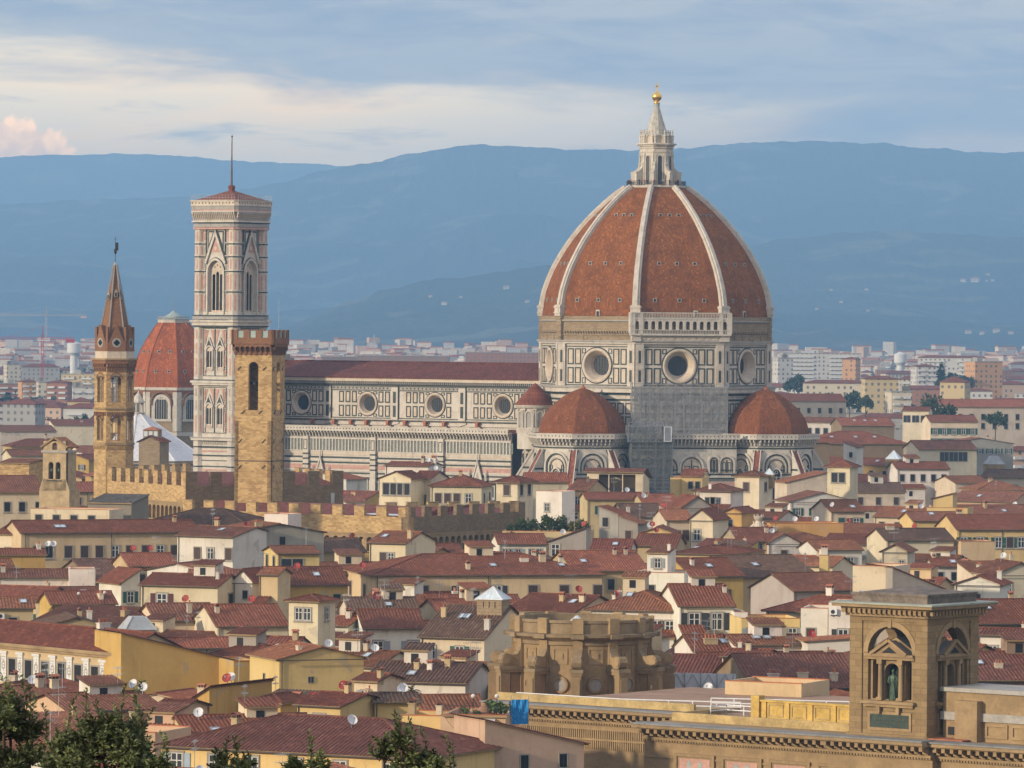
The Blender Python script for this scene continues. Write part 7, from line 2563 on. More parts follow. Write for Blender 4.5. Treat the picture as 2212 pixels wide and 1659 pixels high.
# bronze statue in the niche: a robed standing man
mb = MB()
prof = [(0, .42, .34), (.25, .44, .34), (.8, .40, .31), (1.3, .38, .29), (1.65, .40, .29), (2.0, .47, .30), (2.3, .50, .29), (2.45, .40, .24), (2.52, .17, .16), (2.64, .13, .14), (2.70, .17, .19), (2.86, .20, .22), (3.0, .17, .19), (3.1, .05, .06)]
rows = []
for z_, rx, ry in prof:
    rows.append([((rx + (.05 * sin(7 * a_ + z_ * 2) if z_ < 2.2 else 0)) * cos(a_), (ry + (.04 * sin(9 * a_ + z_ * 3) if z_ < 2.2 else 0)) * sin(a_), z_) for a_ in [2 * pi * j / 40 for j in range(40)]])
mb.grid(rows, 0, close=True)
for s_ in (-1, 1):
    mb.tube((s_ * .45, 0, 2.32), (s_ * .56, -.08, 1.78), .15, .12, 10)
    mb.tube((s_ * .56, -.08, 1.78), (s_ * .12, -.42, 1.72 + .08 * s_), .12, .08, 10)
mb.tube((.5, -.12, 1.8), (.62, -.05, .9), .16, .05, 8)
mb.rings([(.45, -.02), (.5, 0.0), (.5, .12), (.42, .14)], 16)
sp_ = LM @ Vector((0, 0, 0))
stw = tcn_ + Matrix.Rotation(-TL, 3, 'Z') @ Vector((.15, -h + .62, 0))
st = mb.build("bronze_statue", M['bronze'], None, smooth=True)
st.location = (stw.x, stw.y, 20.93)
st.rotation_euler = (0, 0, -TL)
tag(st, "dark green bronze statue of a robed figure standing in the tower niche", "statue")

# ------------------------------------------------------------------ round stone rotunda with scrolls
rc = at(1256, 1490, 602); rc.z = 0
rc.z = -.75
rot = thing("rotunda", "round weathered sandstone rotunda ringed by scrolled buttresses on the library roof", "rotunda", rc, 0)
mb = MB()
mb.rings([(7.7, 14), (7.7, 22.9)], 64, 0, cap=False)
mb.rings([(7.7, 22.2), (7.9, 22.3), (7.9, 22.7), (8.2, 22.9), (8.75, 23.2), (8.8, 23.5), (8.1, 23.55), (7.85, 23.6), (7.85, 24.7), (8.0, 24.8), (8.0, 25.1), (7.3, 25.1), (7.3, 24.0), (0.1, 24.1)], 64, 1, cap=False)
mb.rings([(10.9, 14), (10.9, 15.5), (10.6, 15.55), (7.7, 16.2)], 64, 2, cap=False)
NB = 12
angs = [radians(-90 - 4 + i * 360 / NB) for i in range(NB)]
for a_ in angs:
    mb.M = Matrix.Rotation(a_, 4, 'Z')
    mb.box(7.5, 8.05, -.55, .55, 14, 24.0, 0)
    mb.box(7.6, 8.3, -.62, .62, 23.6, 25.35, 0)
    mb.box(8.0, 9.0, -.75, .75, 23.05, 23.55, 1)
for i in range(NB):
    am = angs[i] + pi / NB
    mb.M = face_M(am, 7.68)
    mb.grid([[(r * cos(2 * pi * j / 24), -.12, 17.8 + r * sin(2 * pi * j / 24)) for j in range(24)] for r in (0.0, .72)], 3, close=True)
    mb.grid([[(r * cos(2 * pi * j / 24), -yy, 17.8 + r * sin(2 * pi * j / 24)) for j in range(24)] for r, yy in ((.72, .1), (.72, .3), (.95, .25), (1.0, 0))], 0, close=True)
    mb.frame(-.85, .85, 20.1, 21.9, .12, -.08, .1, 0)
    mb.box(-.3, .3, -.1, 0, 20.7, 21.4, 0)
mb.M = Matrix.Identity(4)
mb.build("drum", [M['sandstone'], M['sooty'], M['redfloor'], M['greystone']], rot)
mb = MB()
mb.box(8.0, 9.2, -.3, .3, 14.5, 19.4, 0)
# pier with an arch back to the drum, capped, scroll above
mb.box(9.4, 10.6, -.55, .55, 14.5, 19.3, 0)
mb.box(10.55, 10.75, -.4, .4, 15.4, 18.6, 0)
mb.box(7.8, 10.85, -.75, .75, 19.3, 19.7, 1)
mb.box(7.8, 10.7, -.65, .65, 19.0, 19.3, 0)
sc = [(7.7, 22.2), (8.0, 22.1), (8.15, 21.5), (8.5, 21.05), (9.0, 20.95), (9.5, 21.1), (10.0, 21.15), (10.4, 20.9), (10.55, 20.45), (10.4, 20.0), (10.1, 19.75), (7.7, 19.7)]
for y in (-.5, .5):
    mb.face([(x, y, z_) for x, z_ in sc], 0)
for (xa, za), (xb, zb_) in zip(sc, sc[1:]):
    mb.face([(xa, -.5, za), (xb, -.5, zb_), (xb, .5, zb_), (xa, .5, za)], 1)
for s_ in (-1, 1):
    mb.grid([[(9.95 + r * cos(2 * pi * j / 16), s_ * .58, 20.45 + r * sin(2 * pi * j / 16)) for j in range(16)] for r in (.25, .42)], 0, close=True)
    mb.tube((9.95, s_ * .5, 20.45), (9.95, s_ * .62, 20.45), .5, .5, 14, 0)
rbm = mb.mesh("scroll_buttress", [M['sandstone'], M['sooty']])
for a_ in angs:
    o = link("scroll_buttress", rbm, rot)
    o.rotation_euler = (0, 0, a_)
mb = MB()
mb.rings([(1.3, 24.1), (1.2, 24.5), (.1, 25.4)], 10, 0)
for j in range(10):
    a_ = 2 * pi * j / 10
    mb.bar((1.2 * cos(a_), 1.2 * sin(a_), 24.52), (.1 * cos(a_), .1 * sin(a_), 25.42), .06, m=1)
o = mb.build("glass_cone", [M['glazing'], M['whitemetal']], rot)
o.location = (-.6, -3, 0)

# tan block, white netted scaffold and blue tarpaulin on the library roofs
H("plain tan flat-roofed block behind the yellow library parapet", 1566, 1731, 1474, 1473, 26, 'flat', 'tan', Y=575, dep=8, yb=1520, plain=True, group=None, cat='building', name='roof_block')
q0_ = at(1505, 1470, 612)
ns = thing("netted_fence", "white mesh screen fence on the roof right of the rotunda", "fence", (q0_.x - 3, q0_.y, 0), radians(-8))
mb = MB()
zb_ = zat(1505, 1485, 612)
mb.box(-6, 7.6, 0, .05, zb_, zb_ + 1.7, 0)
mb.build("mesh_screen", [simple("white_mesh", (0.55, 0.56, 0.56), .7, var=.12)], ns)
mb = MB()
for i in range(8):
    u = -6 + i * 1.9
    mb.bar((u, -.08, zb_ - 1.5), (u, -.08, zb_ + 1.8), .08)
    if i < 7:
        mb.bar((u, -.08, zb_), (u + .95, -.08, zb_ + 1.6), .05)
        mb.bar((u + .95, -.08, zb_ + 1.6), (u + 1.9, -.08, zb_), .05)
mb.build("frame", M['metal'], ns)
tb = at(1121, 1540, 528)
bt = thing("tarpaulin", "bright blue tarpaulin screen beside the roof terrace", "tarpaulin", (tb.x, tb.y, 0), radians(12))
mb = MB()
zt_ = zat(1121, 1511, 528)
rows = [[(-.75 + 1.7 * i / 8, .08 * sin(i * 1.9 + j), zt_ - 2.5 * j / 6) for i in range(9)] for j in range(7)]
mb.grid(rows)
mb.grid([[(-1.0 + .3 * i, .1 * i, zt_ - .1 - 1.6 * j / 4) for i in range(2)] for j in range(5)])
mb.build("sheet", M['blue'], bt)
mb = MB()
for x in (-.78, .98):
    mb.tube((x, .05, zt_ - 4.5), (x, .05, zt_ + .4), .04, .04, 6)
mb.build("post", M['metal'], bt)

# ------------------------------------------------------------------ open bell gable, brick tower house
bg_ = at(117, 1090, 945)
z4 = lambda y: HC - (y - HY + ROLL * 989) / (F / 945)
bell = thing("bell_gable", "sandstone bell gable with two arched openings and a small pitched roof", "bell tower", (bg_.x, bg_.y, 0), -radians(22))
mb = MB()
hw = 2.35
mb.box(-hw - .7, hw + .7, 0, 4.2, 0, z4(1058), 0)
mb.prism([(-hw - .75, 0), (hw + .75, 0), (hw + .2, 0), (-hw - .2, 0)], z4(1058), z4(1035), 0) if False else None
mb.face([(-hw - .7, 0, z4(1058)), (hw + .7, 0, z4(1058)), (hw, 0, z4(1035)), (-hw, 0, z4(1035))], 0)
mb.wall_arch(-hw, hw, z4(1060), z4(974), [(-.72, 1.0, z4(1040), z4(1004), 1), (.72, 1.0, z4(1040), z4(1004), 1)], .8, 0)
mb.box(hw - .5, hw, .8, 4.0, z4(1058), z4(974), 0); mb.box(-hw, -hw + .5, .8, 4.0, z4(1058), z4(974), 0)
mb.box(-hw, hw, 3.7, 4.0, z4(1058), z4(985), 0)
mb.box(-hw - .25, hw + .25, -.25, 4.2, z4(978), z4(973), 1)
mb.wall_arch(-hw + .1, hw - .1, z4(973), z4(953), [(0, 1.0, z4(972), z4(962), 1)], .8, 0)
mb.face([(-hw, -.02, z4(966)), (hw, -.02, z4(966)), (0, -.02, z4(946))], 0) if False else None
mb.box(-1.4, 1.4, -.25, 0, z4(1039), z4(1037), 2)
mb.build("wall", [simple("pale_sandstone", (.41, .30, .165), .9, var=.3), M['greystone'], M['ironwork']], bell)
mb = MB()
for s_ in (-1, 1):
    mb.bar((s_ * (hw + .35), -.15, z4(966)), (0, -.15, z4(945)), .3, .35, 0)
slope(mb, (-hw - .4, 4.4, z4(966)), (-hw - .4, -.2, z4(966)), (hw + .4, 0, z4(945) - z4(966)), lambda s: 1.0, .44, m=1)
slope(mb, (hw + .4, -.2, z4(966)), (hw + .4, 4.4, z4(966)), (-hw - .4, 0, z4(945) - z4(966)), lambda s: 1.0, .44, m=1)
mb.build("roof", [M['sandstone'], M['tile']], bell, (.33, .15, .08))
for s_ in (-1, 1):
    mb = MB()
    mb.rings([(.36, 0), (.3, .15), (.2, .5), (.08, .6)], 10)
    o = mb.build("bell", M['bronze'], bell)
    o.location = (s_ * .72, .4, z4(1018))
H("brown stone tower house with a small glazed roof lantern before the white pyramid roof", 300, 345, 953, 942, 10, 'front', 'brown', Y=1210, yb=1012, dep=9, wallmat=M['masonry'], plain=True, cat='tower', group=None, name='tower_house', sky=())
q_ = at(322, 935, 1215)
mb = MB()
mb.box(-1.8, 1.8, 0, 3.4, 0, 2.2, 0)
for x in (-1.2, 0, 1.2):
    mb.box(x - .42, x + .42, -.06, 0, .7, 1.9, 1)
mb.rings([(2.9, 2.2), (.1, 3.0)], 4, 2, rot=pi / 4, cy=1.7)
o = mb.build("roof_lantern", [M['sandstone'], M['glazing'], M['clay']], HOUSES[-1]['o'])
o.location = (2.2, 2.5, zat(322, 945, 1210) - .5)
H("grey concrete lean-to terrace block under the golden battlements", 190, 284, 1086, 1068, 18, 'shedF', (0.25, 0.215, 0.17), Y=925, yb=1112, dep=8, plain=True, tile=(.15, .13, .105))
arc = at(165, 1105, 915)
H("cream arcaded terrace block with round openings left of the grey lean-to", 66, 236, 1100, 1099, 16, 'flat', 'cream', Y=915, yb=1128, dep=7, plain=True, wins=[(84, 'p'), (122, 'p'), (160, 'p'), (198, 'p')], wz=2.0, wk=1.1)

# ------------------------------------------------------------------ plants on the roof terraces
leafm, g, b = new_mat("leaves", 0.55)
tcl = g.node('ShaderNodeTexCoord').outputs['Object']
nl = g.noise(tcl, 3.0, 4, .6)
cl = objcol(g)
g.put(b.inputs['Base Color'], g.mix(g.smooth(nl, .35, .65), g.mix(1.0, cl, (.55, .6, .5), 'MULTIPLY'), g.mix(1.0, cl, (1.5, 1.45, 1.3), 'MULTIPLY')))
b.inputs['Subsurface Weight'].default_value = 0.0
bark = simple("bark", (0.075, 0.055, 0.04), .9, var=.3, sc=3)


def leaf(b, p, d, L, w, roll, m=0):
    """one leaf: two faces bent along the midrib"""
    d = d.normalized()
    s = d.cross(Vector((0, 0, 1)))
    if s.length < .1: s = Vector((1, 0, 0))
    s = Matrix.Rotation(roll, 3, d) @ s.normalized()
    up = s.cross(d)
    mid = p + d * L * .5 + up * L * .04
    e = p + d * L - up * L * .06
    i = len(b.v)
    b.v += [p, mid + s * w * .5 + up * w * .15, e, mid - s * w * .5 + up * w * .15, mid]
    b.f += [(i, i + 1, i + 4), (i + 1, i + 2, i + 4), (i + 2, i + 3, i + 4), (i + 3, i, i + 4)]
    b.m += [m] * 4


def rdir(zlo=-1, zhi=1):
    a_ = random.uniform(0, 2 * pi)
    z_ = random.uniform(zlo, zhi)
    r_ = sqrt(max(0, 1 - z_ * z_))
    return Vector((r_ * cos(a_), r_ * sin(a_), z_))


def crown_mesh(n, R, size, flat=1.0, clumps=9, seed=0):
    random.seed(seed)
    b = MB()
    cs = []
    for i in range(clumps):
        q = rdir(-.6, 1) * R * random.uniform(.25, .75)
        cs.append((Vector((q.x, q.y, q.z * flat)), R * random.uniform(.28, .5)))
    for i in range(n):
        c_, r_ = random.choice(cs)
        q = rdir() * r_ * (random.random() ** .4)
        p = c_ + Vector((q.x, q.y, q.z * flat))
        leaf(b, p, (q.normalized() + rdir() * .8), size * random.uniform(.7, 1.4), size * .7, random.uniform(-1.5, 1.5))
    return b.mesh("crown", leafm)


CROWNS = [crown_mesh(900, 2.6, .62, .85, 10, 21), crown_mesh(900, 2.6, .62, 1.15, 12, 22), crown_mesh(800, 2.6, .6, .7, 9, 23)]
CYP = crown_mesh(700, 1.0, .5, 4.0, 14, 24)
POTC = crown_mesh(160, .55, .22, .9, 5, 25)
random.seed(5)


def tree(name, label, px, py, Y, hgt, wid, col, kind=0, cat='tree', group='dark trees among the far roofs', zb=0.0):
    """py = top of the crown in the picture"""
    t_ = at(px, py, Y)
    o = thing(name, label, cat, (t_.x, t_.y, zb), random.uniform(0, 6), group)
    cr = link("crown", CYP if kind == 3 else CROWNS[kind], o, col)
    k = wid / 5.2 if kind != 3 else wid / 2.0
    kz = hgt / (4.6 if kind != 3 else 7.0)
    cr.scale = (k, k, kz)
    cr.location = (0, 0, t_.z - zb - hgt * .5)
    b = MB()
    b.tube((0, 0, 0), (0.1, 0.05, max(.5, t_.z - zb - hgt * .45)), .28, .16, 7)
    for i in range(4):
        a_ = i * 1.7
        b.tube((0.05, 0, max(.3, t_.z - zb - hgt * .8)), (cos(a_) * wid * .25, sin(a_) * wid * .25, t_.z - zb - hgt * .35), .12, .05, 5)
    b.build("trunk", bark, o)
    return o


DG = (0.045, 0.07, 0.032)
for i, (px, py, Y, hg, wd, kd, lb) in enumerate((
        (1862, 943, 1735, 11, 7, 1, "dark green tree between the brown skylit roof and the grey palace"), (1878, 952, 1720, 9, 9, 0, "broad dark tree just right of the taller one beside the skylit roof"),
        (1835, 842, 2500, 10, 11, 0, "round dark tree at the far end of the long grey palace"), (1870, 850, 2450, 9, 8, 2, "flat-topped dark tree right of the round one by the long grey palace"),
        (2010, 862, 2000, 13, 10, 1, "tall dark tree left of the long palace at the right edge"), (2040, 870, 1960, 10, 10, 0, "bushy dark tree in front of the long palace at the right edge"),
        (2150, 885, 1950, 8, 9, 2, "low dark tree under the palace windows at the right edge"), (2065, 802, 3300, 15, 26, 2, "wide umbrella-shaped dark tree before the orange office block"),
        (1716, 806, 3000, 12, 13, 0, "dark tree right beside the cathedral drum"), (1795, 845, 2600, 9, 10, 2, "low dark tree behind the long grey palace roof"),
        (110, 925, 2300, 9, 14, 2, "low dark tree behind the open bell gable"), (60, 905, 2700, 9, 10, 0, "round dark tree near the brick flats on the left"))):
    tree("broadleaf_tree", lb, px, py, Y, hg, wd, DG, kd)
for px, py, Y, hg, lb in ((2032, 788, 3200, 22, "tall narrow cypress left of the umbrella-shaped tree"), (165, 905, 2300, 14, "slim cypress left of the six-sided spire tower"), (182, 900, 2310, 14, "slim cypress nearest the six-sided spire tower")):
    tree("cypress_tree", lb, px, py, Y, hg, 5, (0.02, 0.04, 0.022), 3, group='narrow cypresses among the far roofs')
# roof garden bushes below the white planted tower
for i, (px, py, wd, lb) in enumerate(((1105, 1128, 3.2, "leftmost bush of the roof garden"), (1128, 1124, 3.0, "second bush from left in the roof garden"), (1150, 1118, 3.4, "bushy shrub left of the tallest roof garden bush"), (1188, 1110, 3.4, "tallest green bush of the roof garden before the white tower"),
                                      (1212, 1118, 3.0, "bush right of the tallest one in the roof garden"), (1240, 1122, 3.4, "yellow-green bush in the roof garden"), (1262, 1120, 3.0, "rightmost bush of the roof garden"))):
    tree("garden_bush", lb, px, py, 955, 3.4, wd, (.06, .085, .03) if i != 5 else (.13, .12, .03), i % 3, 'bush', 'roof garden bushes', zat(px, 1150, 955) - .3)
H("flat terrace block carrying the green roof garden", 1085, 1275, 1148, 1147, 6, 'flat', 'tan', Y=953, yb=1152, dep=8, plain=True)

# potted plants, lamps, urn and railing on the near terrace
ty, tz_ = 527, zat(1040, 1545, 525) - .84
pot = MB()
pot.rings([(.22, 0), (.34, .5), (.38, .5), (.38, .6), (.3, .6), (.28, .5)], 14)
POT = pot.mesh("pot", [M['clay']])
for px, k, lb in ((1003, .9, "clay pot with a small plant at the left end of the roof terrace"), (1030, .8, "clay pot with a thin plant left of the big terracotta urn"), (1062, 1.5, "bright green clipped plant right of the big urn"), (1076, 1.2, "green plant in a barrel pot on the roof terrace"), (1085, 1.3, "dark green plant nearest the blue tarpaulin")):
    p = at(px, 1540, ty + random.uniform(0, 3))
    o = thing("potted_plant", lb, "potted plant", (p.x, p.y, tz_), 0, "potted plants on the roof terrace")
    link("pot", POT, o).scale = (k, k, k)
    q = link("foliage", POTC, o, (.07, .12, .025))
    q.scale = (k * 1.2, k * 1.2, k)
    q.location = (0, 0, .95 * k)
mb = MB()
mb.rings([(.3, 0), (.62, .5), (.7, 1.0), (.55, 1.5), (.35, 1.7), (.42, 1.8), (.42, 1.88), (.3, 1.88)], 20)
p = at(1048, 1540, ty + 1)
o = mb.build("terracotta_urn", simple("pale_terracotta", (.38, .21, .13), .85, var=.2))
o.location = (p.x, p.y, tz_)
tag(o, "large round terracotta urn among the plants on the roof terrace", "urn")
lamp = MB()
lamp.tube((0, 0, 0), (0, 0, 2.3), .05, .04, 8, 0)
lamp.rings([(.12, 0), (.12, .1), (.05, .15)], 10, 0)
lamp.rings([(.02, 2.3), (.2, 2.42), (.24, 2.55), (.18, 2.7), (.02, 2.78)], 14, 1)
LAMP = lamp.mesh("globe_lamp", [M['ironwork'], M['frame']])
for px, Y, z_, lb in ((1022, 528, tz_, "globe lamp on a black post left of the urn"), (1073, 528, tz_, "globe lamp on a black post right of the urn"), (168, 745, zat(168, 1316, 745) - .3, "tall globe lamp by the white pyramid skylight"), (224, 745, zat(224, 1314, 745) - .3, "globe lamp between air conditioners above the frescoed palace")):
    p = at(px, 1540, Y)
    o = link("globe_lamp", LAMP)
    o.location = (p.x, p.y, z_)
    tag(o, lb, "lamp", "globe lamps on roof terraces")
mb = MB()
xa, xb = at(955, 1540, 525).x, at(1097, 1540, 525).x
th_ = radians(8)
for i in range(58):
    t_ = i / 57
    x_, y_ = xa + (xb - xa) * t_, 524.9 + .9 - (xb - xa) * t_ * sin(th_)
    mb.bar((x_, y_, tz_ + .8), (x_, y_, tz_ + 1.75), .035)
for hh in (.85, 1.75):
    mb.bar((xa, 525.8, tz_ + hh), (xb, 525.8 - (xb - xa) * sin(th_), tz_ + hh), .05)
tag(mb.build("terrace_railing", M['ironwork']), "thin black iron railing along the edge of the planted roof terrace", "railing")
# curved stair wall, balcony slab and awning on the terrace house front
mb = MB()
ho_ = [h_ for h_ in HOUSES if 'curved peach stair' in h_['o'].get('label', '')][0]
so = ho_['o']
hz_ = ho_['z']
wv = ho_['r'][0] * 2
cv = [(.1, 0), (.5, -.15), (1.3, -1.1), (2.3, -2.0), (3.0, -2.6), (3.2, -3.0), (.1, -3.0)]
for y in (-1.6, -1.35):
    mb.face([(x, y, hz_ + z_) for x, z_ in cv], 0)
for (x0_, z0_), (x1_, z1_) in zip(cv, cv[1:]):
    mb.face([(x0_, -1.6, hz_ + z0_), (x1_, -1.6, hz_ + z1_), (x1_, -1.35, hz_ + z1_), (x0_, -1.35, hz_ + z0_)], 1)
mb.build("stair_wall", [M['plaster'], M['clay']], so, WALL['peach'])
mb = MB()
mb.box(2.4, wv - .3, -1.7, 0, hz_ - 3.2, hz_ - 2.95, 0)
mb.box(-.2, wv + .2, -.35, 0, hz_ - .18, hz_ + .02, 1)
mb.build("balcony", [M['slate'], M['sandstone']], so)
mb = MB()
rows = [[(3.3, -.02, hz_ - .3), (wv - 1.0, -.02, hz_ - .3)], [(3.3, -.8, hz_ - .55), (wv - 1.0, -.8, hz_ - .55)], [(3.3, -.8, hz_ - .75), (wv - 1.0, -.8, hz_ - .75)]]
mb.grid(rows)
mb.build("awning", M['whitemetal'], so)

# palm on the roof
p = at(890, 1495, 600)
pz = zat(890, 1498, 600)
pt_ = thing("rooftop_palm", "dark spiky palm on a roof terrace below the mossy roof", "palm", (p.x, p.y, pz - 1), 0)
mb = MB()
mb.tube((0, 0, -2), (0, 0, 1.2), .3, .25, 8)
mb.build("trunk", bark, pt_)
mb = MB()
random.seed(9)
for i in range(46):
    d_ = rdir(-.25, 1)
    L = random.uniform(1.1, 1.7)
    pts_ = [Vector((0, 0, 1.2)) + d_ * L * t_ + Vector((0, 0, -.55 * L * t_ * t_)) for t_ in (0, .25, .5, .75, 1)]
    s = d_.cross(Vector((0, 0, 1))).normalized()
    for a_, c_ in zip(pts_, pts_[1:]):
        for q in range(4):
            p_ = a_.lerp(c_, q / 4)
            for sg in (-1, 1):
                leaf(mb, p_, s * sg + d_ * .8, .3, .07, 0)
mb.build("fronds", leafm, pt_, (.03, .055, .02))
random.seed(31)

# ------------------------------------------------------------------ people on the lantern platform and terrace
sk = bpy.data.meshes.new("figure")
vs = [(0, 0, .95), (0, 0, 1.2), (0, 0, 1.42), (0, 0, 1.5), (0, 0, 1.6), (0, -.02, 1.72), (.09, 0, .9), (.1, -.02, .5), (.1, .02, .08), (.1, -.12, .03), (-.09, 0, .9), (-.1, .03, .5), (-.1, 0, .08), (-.1, -.14, .03),
      (.18, 0, 1.4), (.25, .02, 1.15), (.22, -.12, .95), (-.18, 0, 1.4), (-.25, .02, 1.15), (-.2, -.14, 1.0)]
es = [(0, 1), (1, 2), (2, 3), (3, 4), (4, 5), (0, 6), (6, 7), (7, 8), (8, 9), (0, 10), (10, 11), (11, 12), (12, 13), (2, 14), (14, 15), (15, 16), (2, 17), (17, 18), (18, 19)]
rr_ = [.15, .15, .14, .06, .1, .08, .1, .075, .05, .04, .1, .075, .05, .04, .075, .055, .04, .075, .055, .04]
sk.from_pydata(vs, es, [])
so_ = bpy.data.objects.new("figure", sk)
C.objects.link(so_)
md = so_.modifiers.new("s", 'SKIN')
for i, r_ in enumerate(rr_):
    sk.skin_vertices[0].data[i].radius = (r_, r_ * .8)
sk.skin_vertices[0].data[0].use_root = True
so_.modifiers.new("d", 'SUBSURF').levels = 1
dg_ = bpy.context.evaluated_depsgraph_get()
PM = bpy.data.meshes.new_from_object(so_.evaluated_get(dg_))
bpy.data.objects.remove(so_)
pmat, g, b = new_mat("clothing", .85)
zc_ = g.sep(g.node('ShaderNodeTexCoord').outputs['Object'])[2]
cc = g.mix(g.math('GREATER_THAN', zc_, .95), (.035, .04, .055), objcol(g))
cc = g.mix(g.math('GREATER_THAN', zc_, 1.49), cc, (.42, .26, .19))
cc = g.mix(g.math('GREATER_THAN', zc_, 1.66), cc, (.045, .03, .022))
g.put(b.inputs['Base Color'], cc)
PM.materials.clear()
PM.materials.append(pmat)
cl_ = [(.03, .03, .035), (.20, .06, .05), (.05, .07, .14), (.45, .43, .4), (.12, .10, .09), (.25, .22, .2), (.30, .05, .06), (.02, .02, .02)]
for i, deg in enumerate((-196, -190, -176, -160, -150, -146, -138, -131, -124, -116, -96, -91, -83, -76, -62, -44, -30, -14, -9, -5)):
    a_ = radians(deg)
    # stand on the octagonal platform just inside the railing
    k = round((a_ - pi / 8 - pi / 8) / (pi / 4)) * (pi / 4) + pi / 4
    am = min([R8[j] + pi / 8 for j in range(8)], key=lambda q: abs((q - a_ + pi) % (2 * pi) - pi))
    dd_ = (a_ - am + pi) % (2 * pi) - pi
    rr = 7.0 / max(cos(dd_), .9)
    w = Matrix.Rotation(-TH, 3, 'Z') @ Vector((rr * cos(a_), rr * sin(a_), 0))
    o = link("person", PM, None, random.choice(cl_))
    o.location = (DC.x + w.x, DC.y + w.y, 93.9)
    o.rotation_euler = (0, 0, a_ - TH + pi / 2 + random.uniform(-.5, .5))
    o.scale = [random.uniform(.93, 1.06)] * 3
    tag(o, "tiny visitor standing behind the railing at the foot of the white dome lantern", "person", "visitors on the dome platform")
o = link("person", PM, None, (.45, .46, .5))
w = so.matrix_basis @ Vector((wv - 3.2, -.9, 0))
o.location = (w.x, w.y, hz_ - 2.95)
o.rotation_euler = (0, 0, .3)
tag(o, "person in a pale grey shirt standing on the balcony by the green door", "person")

# ------------------------------------------------------------------ roof lanterns and a sculpted church crest
def pyramid_light(label, px, py, Y, w, hgt, col, copper=False):
    t_ = at(px, py, Y)
    o = thing("roof_lantern", label, "skylight", (t_.x, t_.y, t_.z - hgt - 1.5), radians(random.uniform(-20, 25)), "pyramid skylights on the roofs")
    b = MB()
    tp_ = w * (.45 if copper else .02)
    b.box(-w, w, -w, w, -1.5, 1.5, 0)
    b.rings([(w * 1.5, 1.5), (tp_ * 1.4, 1.5 + hgt), (.02, 1.52 + hgt)], 4, 1, rot=pi / 4)
    b.build("cover", [M['sandstone'], M['lead'] if copper else M['glazing']], o)
    b = MB()
    for k in range(4):
        p_, q_ = Vector((w * 1.06 * (1 if k in (0, 3) else -1), w * 1.06 * (1 if k < 2 else -1), 1.5)), Vector((tp_ * (1 if k in (0, 3) else -1), tp_ * (1 if k < 2 else -1), 1.5 + hgt))
        b.bar(p_, q_, .12)
    b.build("glazing_bar", [M['lead'] if copper else M['whitemetal']], o)


pyramid_light("wide grey-green lead-covered roof lantern behind the frescoed palace", 297, 1331, 690, 2.0, 1.7, 0, True)
pyramid_light("small white-barred glass pyramid left of the grey-green lead lantern", 196, 1310, 735, .75, 1.4, 0)
pyramid_light("glass pyramid tip beside the cream square tower house", 1662, 1012, 1135, 1.0, 1.3, 0)
pyramid_light("pale blue glass pyramid among the red roofs right of the small bell tower", 1931, 973, 1470, 1.9, 2.4, 0)
pyramid_light("grey metal roof lantern at the far right of the red roofs", 2147, 985, 1420, 2.2, 2.2, 0, True)
cr_ = at(1638, 1150, 985)
cst = thing("stone_crest", "cream sculpted church crest with scrolls and a crown rising among the roofs", "sculpture", (cr_.x, cr_.y, 0), radians(-8))
zc0 = cr_.z
b = MB()
b.box(-1.9, 1.9, 0, .8, zc0 - 6, zc0, 0)
b.box(-2.2, 2.2, -.25, .9, zc0, zc0 + .35, 0)
b.rings([(.75, zc0 + .3), (.95, zc0 + 1.0), (.7, zc0 + 1.8), (.55, zc0 + 2.2), (.8, zc0 + 2.5), (.95, zc0 + 3.0), (.5, zc0 + 3.05)], 14, 0, cy=.4)
for s_ in (-1, 1):
    b.tube((s_ * .6, .3, zc0 + 1.5), (s_ * 1.5, .3, zc0 + .8), .38, .3, 8)
    b.tube((s_ * 1.5, .3, zc0 + .8), (s_ * 1.9, .3, zc0 + .4), .3, .42, 8)
    b.tube((s_ * .7, .3, zc0 + 1.4), (s_ * .95, .1, zc0 + 2.1), .26, .15, 8)
for j in range(7):
    a_ = 2 * pi * j / 7
    b.tube((.85 * cos(a_), .4 + .85 * sin(a_), zc0 + 2.9), (.95 * cos(a_), .4 + .95 * sin(a_), zc0 + 3.4), .14, .03, 6)
b.build("carving", M['marble_warm'], cst)

# ------------------------------------------------------------------ the rest of the town: lower roofs that fill the gaps
random.seed(77)
for h_ in HOUSES:                                          # bounding radius of each plot
    h_['rad'] = max(h_['r']) * .82
    if h_['Y'] > 1170: h_['yb'] = min(h_['yb'], proj((h_['c'].x, h_['Y'], h_['z']))[1] + (15 if h_['Y'] > 1400 else 26))
KEEP = [(615, 1120, 1330, 1012), (1112, 1790, 1285, 1040), (412, 516, 1388, 1004), (203, 290, 1050, 1012), (395, 883, 955, 1118), (883, 1136, 962, 1116), (225, 402, 1015, 1085), (400, 745, 1012, 1080),
        (285, 416, 1400, 992), (1130, 2260, 562, 1730), (-100, 1130, 492, 1665), (1055, 1450, 585, 1488), (1842, 2126, 505, 1600), (84, 150, 935, 1094), (690, 760, 1010, 1060), (820, 1000, 1010, 1000), (1655, 1760, 2300, 900)]
SOLID = [(DC.x, DC.y, 50), (DC.x - 40, DC.y + 25, 34), (DC.x - 75, DC.y + 48, 34), (pc.x, pc.y, 12), (pb.x, pb.y, 6), (pt.x, pt.y, 7), (pl.x, pl.y, 16), (pq.x, pq.y, 17), (bg_.x, bg_.y, 6), (rc.x, rc.y, 13)]
